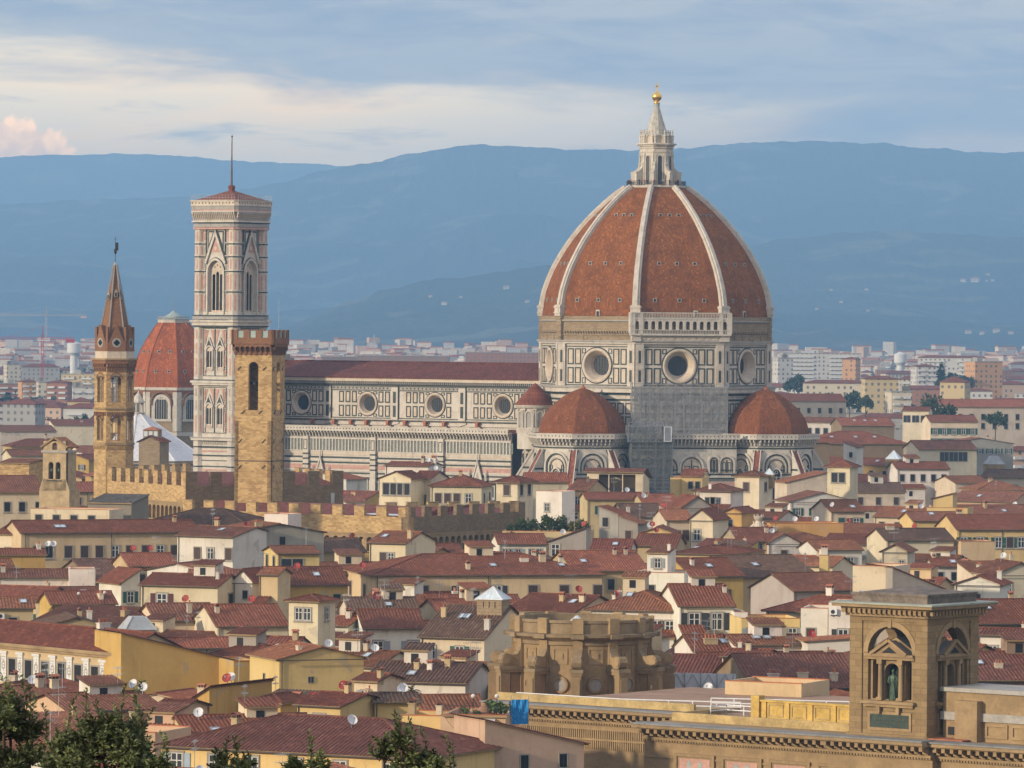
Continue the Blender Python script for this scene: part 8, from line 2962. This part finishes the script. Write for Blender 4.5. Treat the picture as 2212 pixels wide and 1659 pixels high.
for t_ in [i / 6 for i in range(7)]:
    for p_, q_ in (((395, 992), (883, 960)), ((883, 960), (1135, 994)), ((232, 1050), (401, 1020)), ((401, 1020), (742, 1036))):
        a_, b_ = P2(*p_), P2(*q_)
        SOLID.append((a_[0] + (b_[0] - a_[0]) * t_, a_[1] + (b_[1] - a_[1]) * t_ + 8, 9))
for x_ in range(-60, 17, 8):
    for y_ in (6, 16, 28, 40):
        w = LM @ Vector((x_, y_, 0))
        SOLID.append((w.x, w.y, 7.5))
cands = []
Yr = 470.0
while Yr < 2350:
    X = -1250 / F * Yr
    dep_ = random.uniform(9, 13)
    while X < 1250 / F * Yr:
        W_ = random.uniform(8.5, 17) * (1.0 if Yr < 1500 else 1.5)
        cands.append((X + W_ / 2 + random.uniform(-1, 1), Yr + random.uniform(-3, 3), W_, dep_ + random.uniform(-1, 2)))
        X += W_ + random.uniform(.5, 2.5) + (3 if random.random() < .08 else 0)
    Yr += dep_ + random.uniform(2.5, 4.5) + max(0, (Yr - 1300) * .012)
made = []
hor = [1e9] * 600                                           # floating horizon, 4 px columns from px = -100


def cover(x0, x1, yt, commit=True):
    a_, b_ = max(0, int((x0 + 100) / 4)), min(599, int((x1 + 100) / 4))
    s_ = 0
    for i in range(a_, b_ + 1):
        if -25 < i * 4 - 100 < 2225:
            s_ += max(0, min(hor[i], 1670) - yt) * 4
        if commit: hor[i] = min(hor[i], yt)
    return s_


occ = sorted([('h', h_['Y'], h_) for h_ in HOUSES] + [('c', c_[1], c_) for c_ in cands], key=lambda t: t[1])
fillers = []
for kind_, Y_, q in occ:
    if kind_ == 'h':
        yt = proj((q['c'].x, q['Y'], q['z'] + 1.0))[1]
        cover(q['x'][0], q['x'][1], yt)
        continue
    X, Y, W_, D_ = q
    rad = max(W_, D_) * .5
    if any(hypot(X - s[0], Y + D_ / 2 - s[1]) < s[2] + rad * .85 for s in SOLID): continue
    if any(hypot(X - h_['c'].x, Y + D_ / 2 - h_['c'].y) < h_.get('rad', 9) + rad * .72 for h_ in HOUSES): continue
    zlo, zhi = (14.0, 18.2) if Y < 1250 else ((13, 19) if Y < 1700 else (12, 18))
    z = random.uniform(zlo, zhi)
    rise = min(W_, D_) / 2 * .31
    pxl, pxr = proj((X - W_ / 2 - 1, Y, 10))[0], proj((X + W_ / 2 + 1, Y, 10))[0]
    lim = 0
    for h_ in HOUSES:
        if h_['Y'] > Y - 2 and h_['x'][0] < pxr - 4 and h_['x'][1] > pxl + 4:
            lim = max(lim, h_['yb'])
    for k_ in KEEP:
        if k_[2] > Y - 2 and k_[0] < pxr - 4 and k_[1] > pxl + 4:
            lim = max(lim, k_[3])
    zmax = HC - (lim - HY) / F * Y - rise if lim else 99
    z = min(z, zmax)
    if z < 6: continue
    yt = proj((X, Y + D_ / 2, z + rise))[1]
    vis = cover(pxl + 5, pxr - 5, yt, False)
    if vis < (150 if Y < 1300 else 200): continue
    cover(pxl + 5, pxr - 5, yt)
    fillers.append((vis, X, Y, W_, D_, z, yt, pxl, pxr))
fillers.sort(reverse=True)
LANDM = [("the white bell-tower base", 470, 1000), ("the long tan palace", 240, 1160), ("the yellow studio tower", 640, 1200), ("the long cream palace", 1000, 1240), ("the white square roof tower", 660, 1320),
         ("the glass pyramid skylight", 1035, 1300), ("the stone rotunda", 1256, 1400), ("the planted white tower", 1190, 1080), ("the open roof loggia", 1330, 1040), ("the yellow tower house", 1490, 1040),
         ("the small bell tower", 1815, 1020), ("the wide dark red roof", 1860, 945), ("the statue tower", 1980, 1400), ("the orange-walled terrace", 1745, 1140), ("the yellow terrace house", 2045, 1090), ("the roof pavilion", 1420, 1210),
         ("the hipped dark red roof", 1510, 1180), ("the tall cream and grey gable", 1930, 1245), ("the yellow balcony house", 1665, 1350), ("the bright yellow gable", 690, 1450), ("the frescoed palace", 130, 1420),
         ("the open bell gable", 117, 1010), ("the sunlit loggia house", 2045, 965), ("the long grey palace", 1760, 870), ("the right edge palace", 2140, 880), ("the dark-shuttered house", 390, 1290), ("the roof garden", 1190, 1130), ("the grey rendered wall", 600, 1150),
         ("the cream loggia house", 910, 1040), ("the huge hipped roof", 620, 1590), ("the skylit brown roof", 1875, 915)]
LM_ = [l for l in LANDM]
cnt = {}
ORD = ['', 'second ', 'third ', 'fourth ', 'fifth ', 'sixth ', 'seventh ', 'eighth ', 'ninth ', 'tenth ', 'eleventh ', 'twelfth ', 'thirteenth ', 'fourteenth ', 'fifteenth ', 'sixteenth ']
room = 292 - sum(1 for h_ in HOUSES if h_['o'].get('category') in ('house', 'tower', 'palace'))
fillers = fillers[:room]
named = []
for f_ in fillers:
    vis, X, Y, W_, D_, z, yt, pxl, pxr = f_
    pxm, pym = (pxl + pxr) / 2, yt + 6
    lm = min(LM_, key=lambda l: hypot((l[1] - pxm) * .8, l[2] - pym))
    dx_, dy_ = pxm - lm[1], pym - lm[2]
    side = ('right of' if dx_ > 0 else 'left of') if abs(dx_) * .8 > abs(dy_) else ('below' if dy_ > 0 else 'above')
    wall = random.choices(['cream', 'white', 'yellow', 'pale', 'tan', 'ochre', 'peach', 'grey'], [26, 26, 14, 14, 12, 8, 4, 4])[0]
    roof = random.choices(['gable', 'hip', 'front', 'shedF'], [52, 20, 20, 8])[0]
    named.append((hypot(dx_, dy_), lm[0], side, wall, roof, f_))
named.sort(key=lambda t: t[0])
RN = {'gable': 'ridge-roofed', 'hip': 'hip-roofed', 'front': 'gable-fronted', 'shedF': 'lean-to-roofed'}
for dist_, lmn, side, wall, roof, f_ in named:
    vis, X, Y, W_, D_, z, yt, pxl, pxr = f_
    key = (lmn, side, wall, roof)
    k = cnt.get(key, 0)
    cnt[key] = k + 1
    near = 'nearest ' if k == 0 else ORD[min(k, 15)] + 'nearest '
    lbl = f"{wall} {RN[roof]} house, {near}of its look {side} {lmn}"
    pxl, pxr = proj((X - W_ / 2, Y, 10))[0], proj((X + W_ / 2, Y, 10))[0]
    pc_ = ((pxl + pxr) / 2)
    ye = proj((X, Y, z))[1]
    rt = random.choice((-16, -12, -18, -10, 22, 26, 30)) + random.uniform(-3, 3)
    nW = max(1, int(W_ / 3.6))
    st = random.choice('wwppdgykD')
    ins = (pxr - pxl) * .04
    house(lbl, pxl + ins, pxr - ins, ye, ye - (3.6 if roof != 'front' else W_ / 2 * .31 * F / Y), rt, roof, wall, Y=Y, dep=D_ * random.uniform(.85, 1.0), wins=(f"{nW}{st}" if z > 8 and Y < 1900 else None), wz=random.uniform(2.0, 2.8), wk=random.uniform(.8, 1.1),
          plain=Y > 1250, sw='1p' if Y < 1400 and random.random() < .5 else None, annex=Y < 1500 and random.random() < .75, drop=(min(W_, D_) / 2 * .31 if roof != 'shedF' else 2.0),
          ch=[(random.uniform(.2, .8), .5)] if Y > 1250 and random.random() < .6 else None, sky=[(random.uniform(.2, .8), .25)] if Y > 1250 and random.random() < .25 and roof != 'front' else ())

# ------------------------------------------------------------------ far flats and low houses on the plain
fm_, g, b = new_mat("flat_block", 0.9)
uv = g.node('ShaderNodeTexCoord').outputs['UV']
uu, vv_, _ = g.sep(uv)[:3]
geo = g.node('ShaderNodeNewGeometry').outputs['Normal']
nz_ = g.sep(geo)[2]
oi = g.node('ShaderNodeObjectInfo')
fu = g.math('FRACT', g.math('DIVIDE', uu, 3.4))
fv = g.math('FRACT', g.math('DIVIDE', vv_, 3.2))
wx = g.math('MULTIPLY', g.math('GREATER_THAN', fu, .3), g.math('LESS_THAN', fu, .68))
wy = g.math('MULTIPLY', g.math('GREATER_THAN', fv, .32), g.math('LESS_THAN', fv, .80))
side_ = g.math('LESS_THAN', g.math('ABSOLUTE', nz_), .5)
cell = g.node('ShaderNodeTexWhiteNoise', noise_dimensions='3D')
g.put(cell.inputs['Vector'], g.comb(g.math('FLOOR', g.math('DIVIDE', uu, 3.4)), g.math('FLOOR', g.math('DIVIDE', vv_, 3.2)), oi.outputs['Random']))
on = g.math('GREATER_THAN', cell.outputs['Value'], .25)
wmask = g.math('MULTIPLY', g.math('MULTIPLY', wx, wy), g.math('MULTIPLY', side_, on))
g.put(b.inputs['Base Color'], g.mix(wmask, objcol(g), (.16, .15, .135)))


def block(label, px, py, Y, w, d, col, rot_=0, red=0.0, balc=False, group='far blocks of flats on the plain', name='far_building', cat='apartment block', z0=0.0):
    t_ = at(px, py, Y)
    o = thing(name, label, cat, (t_.x, t_.y, z0), rot_, group)
    hgt = t_.z - z0
    b = MB()
    b.box(-w / 2, w / 2, 0, d, -3, hgt, 0)
    if balc:
        n_ = max(1, int(hgt / 3.2))
        for i in range(n_):
            for sgn in (-1, 1):
                b.box(sgn * w * .26 - w * .16, sgn * w * .26 + w * .16, -1.3, 0, hgt - 3.2 * (i + 1), hgt - 3.2 * (i + 1) + 1.1, 1)
    b.build("wall", [fm_, M['frame']], o, col)
    r = MB()
    if red > 0:
        r.prism([(-w / 2 - .6, -.6), (w / 2 + .6, -.6), (w / 2 + .6, d + .6), (-w / 2 - .6, d + .6)], hgt, hgt + .25)
        hh = red
        e = min(w, d) / 2
        a_, b_ = (-w / 2 + e, d / 2, hgt + .25 + hh), (w / 2 - e, d / 2, hgt + .25 + hh)
        q = [(-w / 2 - .6, -.6, hgt + .25), (w / 2 + .6, -.6, hgt + .25), (w / 2 + .6, d + .6, hgt + .25), (-w / 2 - .6, d + .6, hgt + .25)]
        r.face([q[0], q[1], b_, a_]); r.face([q[1], q[2], b_]); r.face([q[2], q[3], a_, b_]); r.face([q[3], q[0], a_])
        r.build("roof", M['tile'], o, (.18, .065, .045))
    else:
        r.box(-w / 2 - .3, w / 2 + .3, -.3, d + .3, hgt, hgt + .5)
        for i in range(random.choice((1, 2, 2))):
            x = random.uniform(-w * .35, w * .35)
            r.box(x - 2, x + 2, d * .3, d * .7, hgt + .5, hgt + 2.8)
        r.build("roof", M['greystone'], o)
    return o


FC = {'cream': (.58, .50, .36), 'white': (.54, .505, .44), 'yellow': (.54, .41, .21), 'brick': (.32, .15, .09), 'grey': (.34, .32, .29), 'orange': (.55, .30, .14), 'peach': (.55, .38, .26), 'brown': (.24, .15, .11)}
# blocks that can be told apart
BL = [("wide brick-red flats with pale balcony bands at the left edge", 22, 829, 3300, 15, 12, 'brick', .2, 0, True), ("brick-red flats with one orange sunlit end", 66, 825, 3250, 11, 12, 'orange', .3, 1.5, True), ("brick-brown flats left of the white flats with balconies", 123, 827, 3100, 13, 12, 'brick', -.2, 1.5, True),
      ("white flats with stacked balconies beside the spire tower", 181, 837, 2900, 12, 12, 'white', .12, 0, True), ("yellow flats with stepped terraces above the white balcony flats", 168, 809, 3400, 22, 12, 'yellow', -.1, 0, True), ("narrow cream slab between the brick flats", 92, 826, 3180, 5, 12, 'cream', .2, 0, False),
      ("grey block with red roof behind the brick flats", 88, 793, 3900, 28, 14, 'grey', .1, 2.5, False), ("tall cream slab at the left behind the brick flats", 30, 788, 4000, 11, 12, 'cream', .3, 0, False),
      ("cream flats with a dark arcade behind the open bell gable", 38, 930, 2150, 15, 12, 'yellow', -.12, 1.5, False), ("long green-roofed depot behind the cypresses", 150, 918, 2400, 22, 14, 'grey', .05, 0, False),
      ("long brick and grey block above the nave roof, right end", 1085, 762, 4300, 60, 14, 'brick', .05, 0, False), ("long brown building above the middle of the nave roof", 870, 769, 4200, 74, 14, 'brown', -.05, 0, False), ("brown flats above the left part of the nave roof", 740, 771, 4300, 34, 14, 'brown', .1, 0, False),
      ("white high block with dark bands right beside the drum", 1775, 764, 4100, 62, 14, 'white', .08, 0, True), ("tall white slab at the left end of the banded block", 1697, 774, 3700, 11, 12, 'white', .3, 0, False),
      ("orange-tan office block with window bands on the far right", 2136, 782, 3300, 19, 16, 'orange', .35, 0, False), ("white villa-like flats with grey roof left of the office block", 2003, 792, 3500, 15, 14, 'white', .2, 1.5, True),
      ("white-roofed long flats behind the office block", 2055, 773, 3900, 50, 14, 'white', -.1, 1.5, True), ("orange gable block left of the white villa-like flats", 1834, 776, 3700, 10, 14, 'orange', -.3, 1.5, False),
      ("ochre barn-like gable house before the office block", 2057, 826, 2700, 13, 14, 'yellow', -.3, 3, False), ("yellow house with a rounded gable in the far middle", 1905, 819, 2800, 18, 12, 'yellow', .1, 1.5, False),
      ("grey flats with red roofs and roof terraces behind the round tree", 1805, 828, 2900, 36, 14, 'cream', -.05, 1.6, False), ("cream tower block with stacked terraces in the far middle", 1948, 847, 2500, 10, 12, 'cream', .2, 0, True)]
for lb, px, py, Y, w, d, c_, r_, rd, bal in BL:
    block(lb, px, py, Y, w, d, FC[c_], r_, rd, bal)
water = at(160, 728, 4300)
for lb, px, py, Y in (("white mushroom-shaped water tower on the far left skyline", 160, 737, 4300), ("white mushroom-shaped water tower on the far right skyline", 1945, 760, 4600)):
    p = at(px, py, Y)
    o = thing("water_tower", lb, "water tower", (p.x, p.y, 0), 0, "white water towers")
    b = MB()
    hh = p.z
    b.rings([(3.2, 0), (3.2, hh - 12), (4.6, hh - 10.5)], 16)
    b.build("shaft", M['frame'], o)
    b = MB()
    b.rings([(4.6, hh - 10.5), (5.6, hh - 9.5), (5.6, hh - 2), (5.0, hh - 1.8), (.5, hh)], 18)
    b.build("tank", M['frame'], o)
cr = at(92, 770, 3600)
for lb, px, py, Y, arm, col in (("red tower crane on the left skyline", 92, 733, 3600, (-34, 22), (.45, .04, .04)), ("distant pale tower crane in front of the hillside", 100, 682, 5200, (-70, 40), (.5, .4, .38)), ("thin crane mast above the nave roof", 808, 745, 4500, (-3, 3), (.5, .48, .45))):
    p = at(px, py, Y)
    o = thing("tower_crane", lb, "crane", (p.x, p.y, 0), .1, "tower cranes")
    b = MB()
    for sx in (-.8, .8):
        for sy in (-.8, .8):
            b.bar((sx, sy, 0), (sx, sy, p.z + 4), .3)
    for i in range(int(p.z / 3)):
        b.bar((-.8, -.8, i * 3), (.8, -.8, i * 3 + 3), .2)
        b.bar((.8, .8, i * 3), (-.8, .8, i * 3 + 3), .2)
    b.build("mast", M['paint'], o, col)
    b = MB()
    for y in (-.6, .6):
        b.bar((arm[0], y, p.z), (arm[1], y, p.z), .28)
    b.bar((arm[0], 0, p.z + 1.4), (arm[1], 0, p.z + 1.4), .25)
    for i in range(int((arm[1] - arm[0]) / 3)):
        x = arm[0] + i * 3
        b.bar((x, -.6, p.z), (x + 1.5, 0, p.z + 1.4), .16)
        b.bar((x + 1.5, 0, p.z + 1.4), (x + 3, .6, p.z), .16)
    b.box(arm[1] - 6, arm[1], -1, 1, p.z - 2.2, p.z, 0)
    b.bar((0, 0, p.z + 9), (arm[0] * .7, 0, p.z + 1.4), .15)
    b.bar((0, 0, p.z + 9), (arm[1] * .9, 0, p.z + 1.4), .15)
    b.bar((0, 0, p.z), (0, 0, p.z + 9), .5)
    b.build("jib", M['paint'], o, col)

random.seed(4)
BC = {}
rows_ = []
for Y in (1960, 2080, 2250, 2450, 2650, 2850, 3100, 3350, 3650, 3950, 4300, 4700, 5100):
    for px in [x for x in range(-20, 2240, 10)]:
        rows_.append((Y, px))
taken = []
k = 0
random.shuffle(rows_)
spots = []
for Y, px in rows_:
    hgt = random.uniform(10, 20) if Y > 2400 else random.uniform(9, 15)  # nearer, lower ones are houses filed under the flats' category and group
    w = random.uniform(11, 30)
    wp = w * F / Y
    py = HY + (HC - hgt) / F * Y * 0 + (HC - hgt) * F / Y
    vis_ok = (px < 215 and py < 960) or (630 < px < 1150 and py < 800) or (px > 1668)
    if not vis_ok: continue
    if any(abs(px - a_[0]) < (wp + a_[1]) / 2 + 3 and abs(Y - a_[2]) < 150 for a_ in taken): continue
    if any(abs(px - q[1]) < (wp + q[4] * F / q[3]) * .45 and Y < q[3] + 30 and py < q[2] + 26 for q in BL): continue
    if Y < 2400 and any(abs((px - HX) / F * Y - h_['c'].x) < w / 2 + h_.get('rad', 9) and abs(Y - h_['c'].y) < h_.get('rad', 9) + 10 for h_ in HOUSES): continue
    if Y < 2400 and any(h_['Y'] > Y and h_['x'][0] < px + wp / 2 and h_['x'][1] > px - wp / 2 and py < h_['yb'] for h_ in HOUSES): continue
    taken.append((px, wp, Y))
    spots.append((Y, px, py, w))
spots = spots[:245]
order = sorted(spots, key=lambda s: (s[0], s[1]))
ROWN = dict(zip((1960, 2080, 2250, 2450, 2650, 2850, 3100, 3350, 3650, 3950, 4300, 4700, 5100), 'front second third fourth fifth sixth seventh eighth ninth tenth eleventh twelfth hindmost'.split()))
cc_ = {}
for Y, px, py, w in order:
    c_ = random.choices(list(FC), [28, 26, 12, 6, 8, 4, 10, 3])[0]
    zone = 'left skyline' if px < 400 else ('plain above the nave' if px < 1200 else 'plain right of the dome')
    rd = random.choice((0, 0, 1.5, 2.0, 2.5)) if Y > 3200 else random.choice((0, 1.5, 2, 2.2))
    key = (c_, zone, Y, rd > 0)
    cc_[key] = cc_.get(key, 0) + 1
    lb = f"{c_} {'red-roofed' if rd else 'flat-roofed'} building, {ORD[cc_[key] - 1] or 'first '}from left in {ROWN[Y]} row, {zone}"
    block(lb, px, py + random.uniform(-3, 3), Y, w, random.uniform(10, 15), FC[c_], random.uniform(-.35, .35), rd, random.random() < .25 and w < 26)

# ------------------------------------------------------------------ the farthest town, one pale mass at the foot of the hills
b = MB()
for i in range(2300):
    px = random.choice((random.uniform(-40, 215), random.uniform(615, 1165), random.uniform(1665, 2250), random.uniform(615, 1165)))
    Y = random.uniform(5300, 6600)
    hg = random.uniform(8, 22)
    X = (px - HX) / F * Y
    base = random.uniform(0, 1) ** 2 * 22 * (Y - 5300) / 1300
    w = random.uniform(8, 26)
    d_ = random.uniform(8, 16)
    b.M = Matrix.Translation((X, Y, 0)) @ Matrix.Rotation(random.uniform(-.5, .5), 4, 'Z')
    m_ = random.choices((0, 1, 2, 3), (6, 6, 2, 2))[0]
    b.box(-w / 2, w / 2, 0, d_, -2, base + hg, m_)
    if random.random() < .5:
        b.box(-w / 2 - .4, w / 2 + .4, -.4, d_ + .4, base + hg, base + hg + 1.2, 4)
b.M = Matrix.Identity(4)
tag(b.build("distant_town", [simple("far_white", (.46, .43, .38)), simple("far_cream", (.55, .48, .38)), simple("far_peach", (.5, .34, .24)), simple("far_grey", (.3, .29, .28)), M['clay']]), kind='stuff')
b = MB()
random.seed(8)
for i in range(900):                                       # tree belts between the far blocks
    px = random.choice((random.uniform(-40, 215), random.uniform(615, 1165), random.uniform(1665, 2250), random.uniform(1665, 2250)))
    Y = random.uniform(2600, 6400)
    X = (px - HX) / F * Y
    r = random.uniform(4, 8)
    for q in range(16):
        d_ = rdir(-.2, 1)
        leaf(b, Vector((X, Y, 5)) + Vector((d_.x * r, d_.y * r, d_.z * r * .9)), rdir(), r * .6, r * .5, random.uniform(-1, 1))
tag(b.build("tree_belt_foliage", leafm, None, (.022, .035, .022)), kind='stuff')

# ------------------------------------------------------------------ villas on the hillsides
vb = MB()
vb.box(-6, 6, -4, 4, -4, 7, 0)
for x in (-4, -1.3, 1.3, 4):
    for z_ in (1.5, 4.6):
        vb.box(x - .5, x + .5, -4.06, -4, z_, z_ + 1.5, 2)
vb.rings([(9.6, 7), (3.0, 9)], 4, 1, rot=pi / 4)
VM = vb.mesh("hill_villa", [simple("villa_render", (.47, .41, .33)), M['clay'], M['dark']])


def on_hill(li, px, py):
    rows = HILLS[li]
    best = None
    for row in rows:
        for p in row[::2]:
            q = proj(p)
            d_ = abs(q[0] - px) * .6 + abs(q[1] - py)
            if best is None or d_ < best[0]:
                best = (d_, p)
    return best[1]


VIL = [(3, 1090, 622, 1.6, 'lone white villa high on the hill left of the dome'), (3, 955, 661, 1.5, 'pale villa on the lower slope left of the dome'), (3, 1000, 640, 1.0, 'small villa between two larger ones left of the dome'), (3, 925, 640, 1.1, 'small villa on the left shoulder of the near hill'), (3, 1135, 652, 1.2, 'thin pale villa right beside the dome on its left'),
       (2, 2103, 606, 2.6, 'long white villa high on the right hill'), (2, 2088, 607, 1.8, 'left wing house beside the long white villa'), (2, 2136, 598, 1.3, 'small villa right of and above the long white villa'), (2, 2147, 608, 1.2, 'small villa farthest right beside the long white villa'), (2, 2130, 610, 1.0, 'little house just below the long white villa'),
       (2, 1826, 648, 1.7, 'white villa in the middle of the right hill'), (2, 1812, 655, 1.2, 'villa left of the middle white one on the right hill'), (2, 1842, 652, 1.0, 'little villa right of the middle white one'), (2, 1800, 628, 1.1, 'upper small villa above the middle of the right hill'), (2, 1872, 630, 1.1, 'small villa under the ridge of the right hill'),
       (2, 1770, 668, 1.0, 'small villa low on the left flank of the right hill'), (2, 1880, 672, 1.0, 'small villa low on the middle of the right hill'), (4, 1694, 735, 1.8, 'pale houses at the hill foot right beside the drum'), (4, 1715, 728, 1.5, 'upper pale house at the hill foot beside the drum'), (4, 2095, 722, 1.7, 'big pale house at the foot of the right hill'),
       (4, 2150, 718, 1.8, 'pale house with cypress at the right hill foot'), (4, 2180, 722, 1.4, 'pale house nearest the right edge at the hill foot'), (4, 2125, 724, 1.3, 'small house between two large ones at the right hill foot')]
for li, px, py, k, lb in VIL:
    p = on_hill(li, px, py)
    o = link("hill_villa", VM)
    o.location = (p[0], p[1], p[2] + .3)
    o.scale = (k * .68, k * .68, k * .58)
    o.rotation_euler = (0, 0, random.uniform(-.5, .3))
    tag(o, lb, "villa", "pale villas on the hillsides")

# ------------------------------------------------------------------ leafy shrubs in the near foreground
random.seed(101)


def shrub(label, px0, px1, ytop, Y, shoots, tall=(), col=(.105, .125, .05)):
    pa, pb_ = at(px0, 1720, Y), at(px1, 1720, Y)
    cx_, rx = (pa.x + pb_.x) / 2, (pb_.x - pa.x) / 2
    zb = pa.z - .5
    ztop = at((px0 + px1) / 2, ytop, Y).z
    gz = ground_z(cx_, Y)
    o = thing("leafy_shrub", label, "shrub", (cx_, Y, gz), 0, "evergreen shrubs in the foreground")
    off = Vector((-cx_, -Y, -gz))
    st, lv = MB(), MB()
    lumps = []
    for i in range(max(7, int(rx * 34))):
        t = random.uniform(-.9, .9)
        lz = zb + (ztop - zb) * sqrt(max(.08, 1 - t * t)) * (1 - random.random() ** 1.6 * .8) * .88
        lumps.append((Vector((cx_ + rx * t, Y + random.uniform(-.5, .5) * rx, lz)), max(.12, rx * random.uniform(.24, .44))))
    root = Vector((cx_, Y, gz)) + off

    def shoot(p0, p1):
        L = (p1 - p0).length
        bend = rdir(-.2, .2) * L * .14
        n_ = 6
        pts_ = [p0.lerp(p1, t / n_) + bend * sin(pi * t / n_) for t in range(n_ + 1)]
        for j in range(n_):
            st.tube(pts_[j] + off, pts_[j + 1] + off, .007 * (1 - j / n_) + .002, .007 * (1 - (j + 1) / n_) + .002, 4, cap=False)
        nl = int(L * 75) + 4
        ax = (p1 - p0).normalized()
        for j in range(nl):
            t = .12 + .88 * j / nl
            k_ = min(n_ - 1, int(t * n_))
            p = pts_[k_].lerp(pts_[k_ + 1], t * n_ - k_)
            leaf(lv, p + off, ax * .6 + rdir(-.4, .8), random.uniform(.06, .10) * (1.1 - .3 * t), random.uniform(.022, .036), random.uniform(-1.4, 1.4))

    for i in range(shoots):
        c_, r_ = random.choice(lumps)
        d_ = rdir(-.35, 1)
        p0 = c_ + rdir() * r_ * .5
        shoot(p0, c_ + Vector((d_.x * r_, d_.y * r_, d_.z * r_ * 1.15)) * random.uniform(.85, 1.2) + Vector((0, 0, .06)))
    for tx, ty_ in tall:
        q = at(tx, ty_, Y)
        p1 = Vector((q.x, Y + random.uniform(-.2, .2), q.z))
        c_ = min(lumps, key=lambda l: abs(l[0].x - p1.x))[0]
        shoot(Vector((p1.x * .6 + c_.x * .4, Y, p1.z - .75)), p1)
    for c_, r_ in lumps:
        st.tube(root, c_ + off, .05, .02, 6)
    st.build("branches", bark, o)
    lv.build("foliage", leafm, o, col)


shrub("dark leafy shrub at the lower left corner of the view", -80, 92, 1490, 66, 620, [(5, 1455), (20, 1470), (40, 1462), (62, 1480), (78, 1500), (92, 1520)], (.10, .12, .05))
shrub("largest leafy shrub, with tall upright shoots, beside the corner shrub", 105, 345, 1552, 63, 950, [(165, 1500), (186, 1490), (208, 1512), (245, 1520), (270, 1478), (305, 1472), (160, 1530), (330, 1530), (288, 1505)], (.105, .125, .052))
shrub("thin leafy shrub between the largest one and the yellow foreground house", 325, 375, 1602, 62, 110, [(345, 1580), (362, 1590)])
shrub("small leafy shrub under the middle of the huge hipped roof", 420, 560, 1612, 64, 230, [(505, 1585), (520, 1598), (490, 1596)])
shrub("slender leafy shrub right of the middle of the huge hipped roof", 615, 712, 1606, 65, 150, [(664, 1578), (676, 1592)])
shrub("tall airy leafy shrub in front of the right end of the huge hipped roof", 790, 955, 1568, 64, 330, [(851, 1535), (866, 1545), (880, 1552), (905, 1570), (960, 1590), (975, 1605)])
print('houses', sum(1 for h_ in HOUSES if h_['o'].get('category') in ('house', 'tower', 'palace')), 'spots', len(spots), 'fillers', len(fillers))
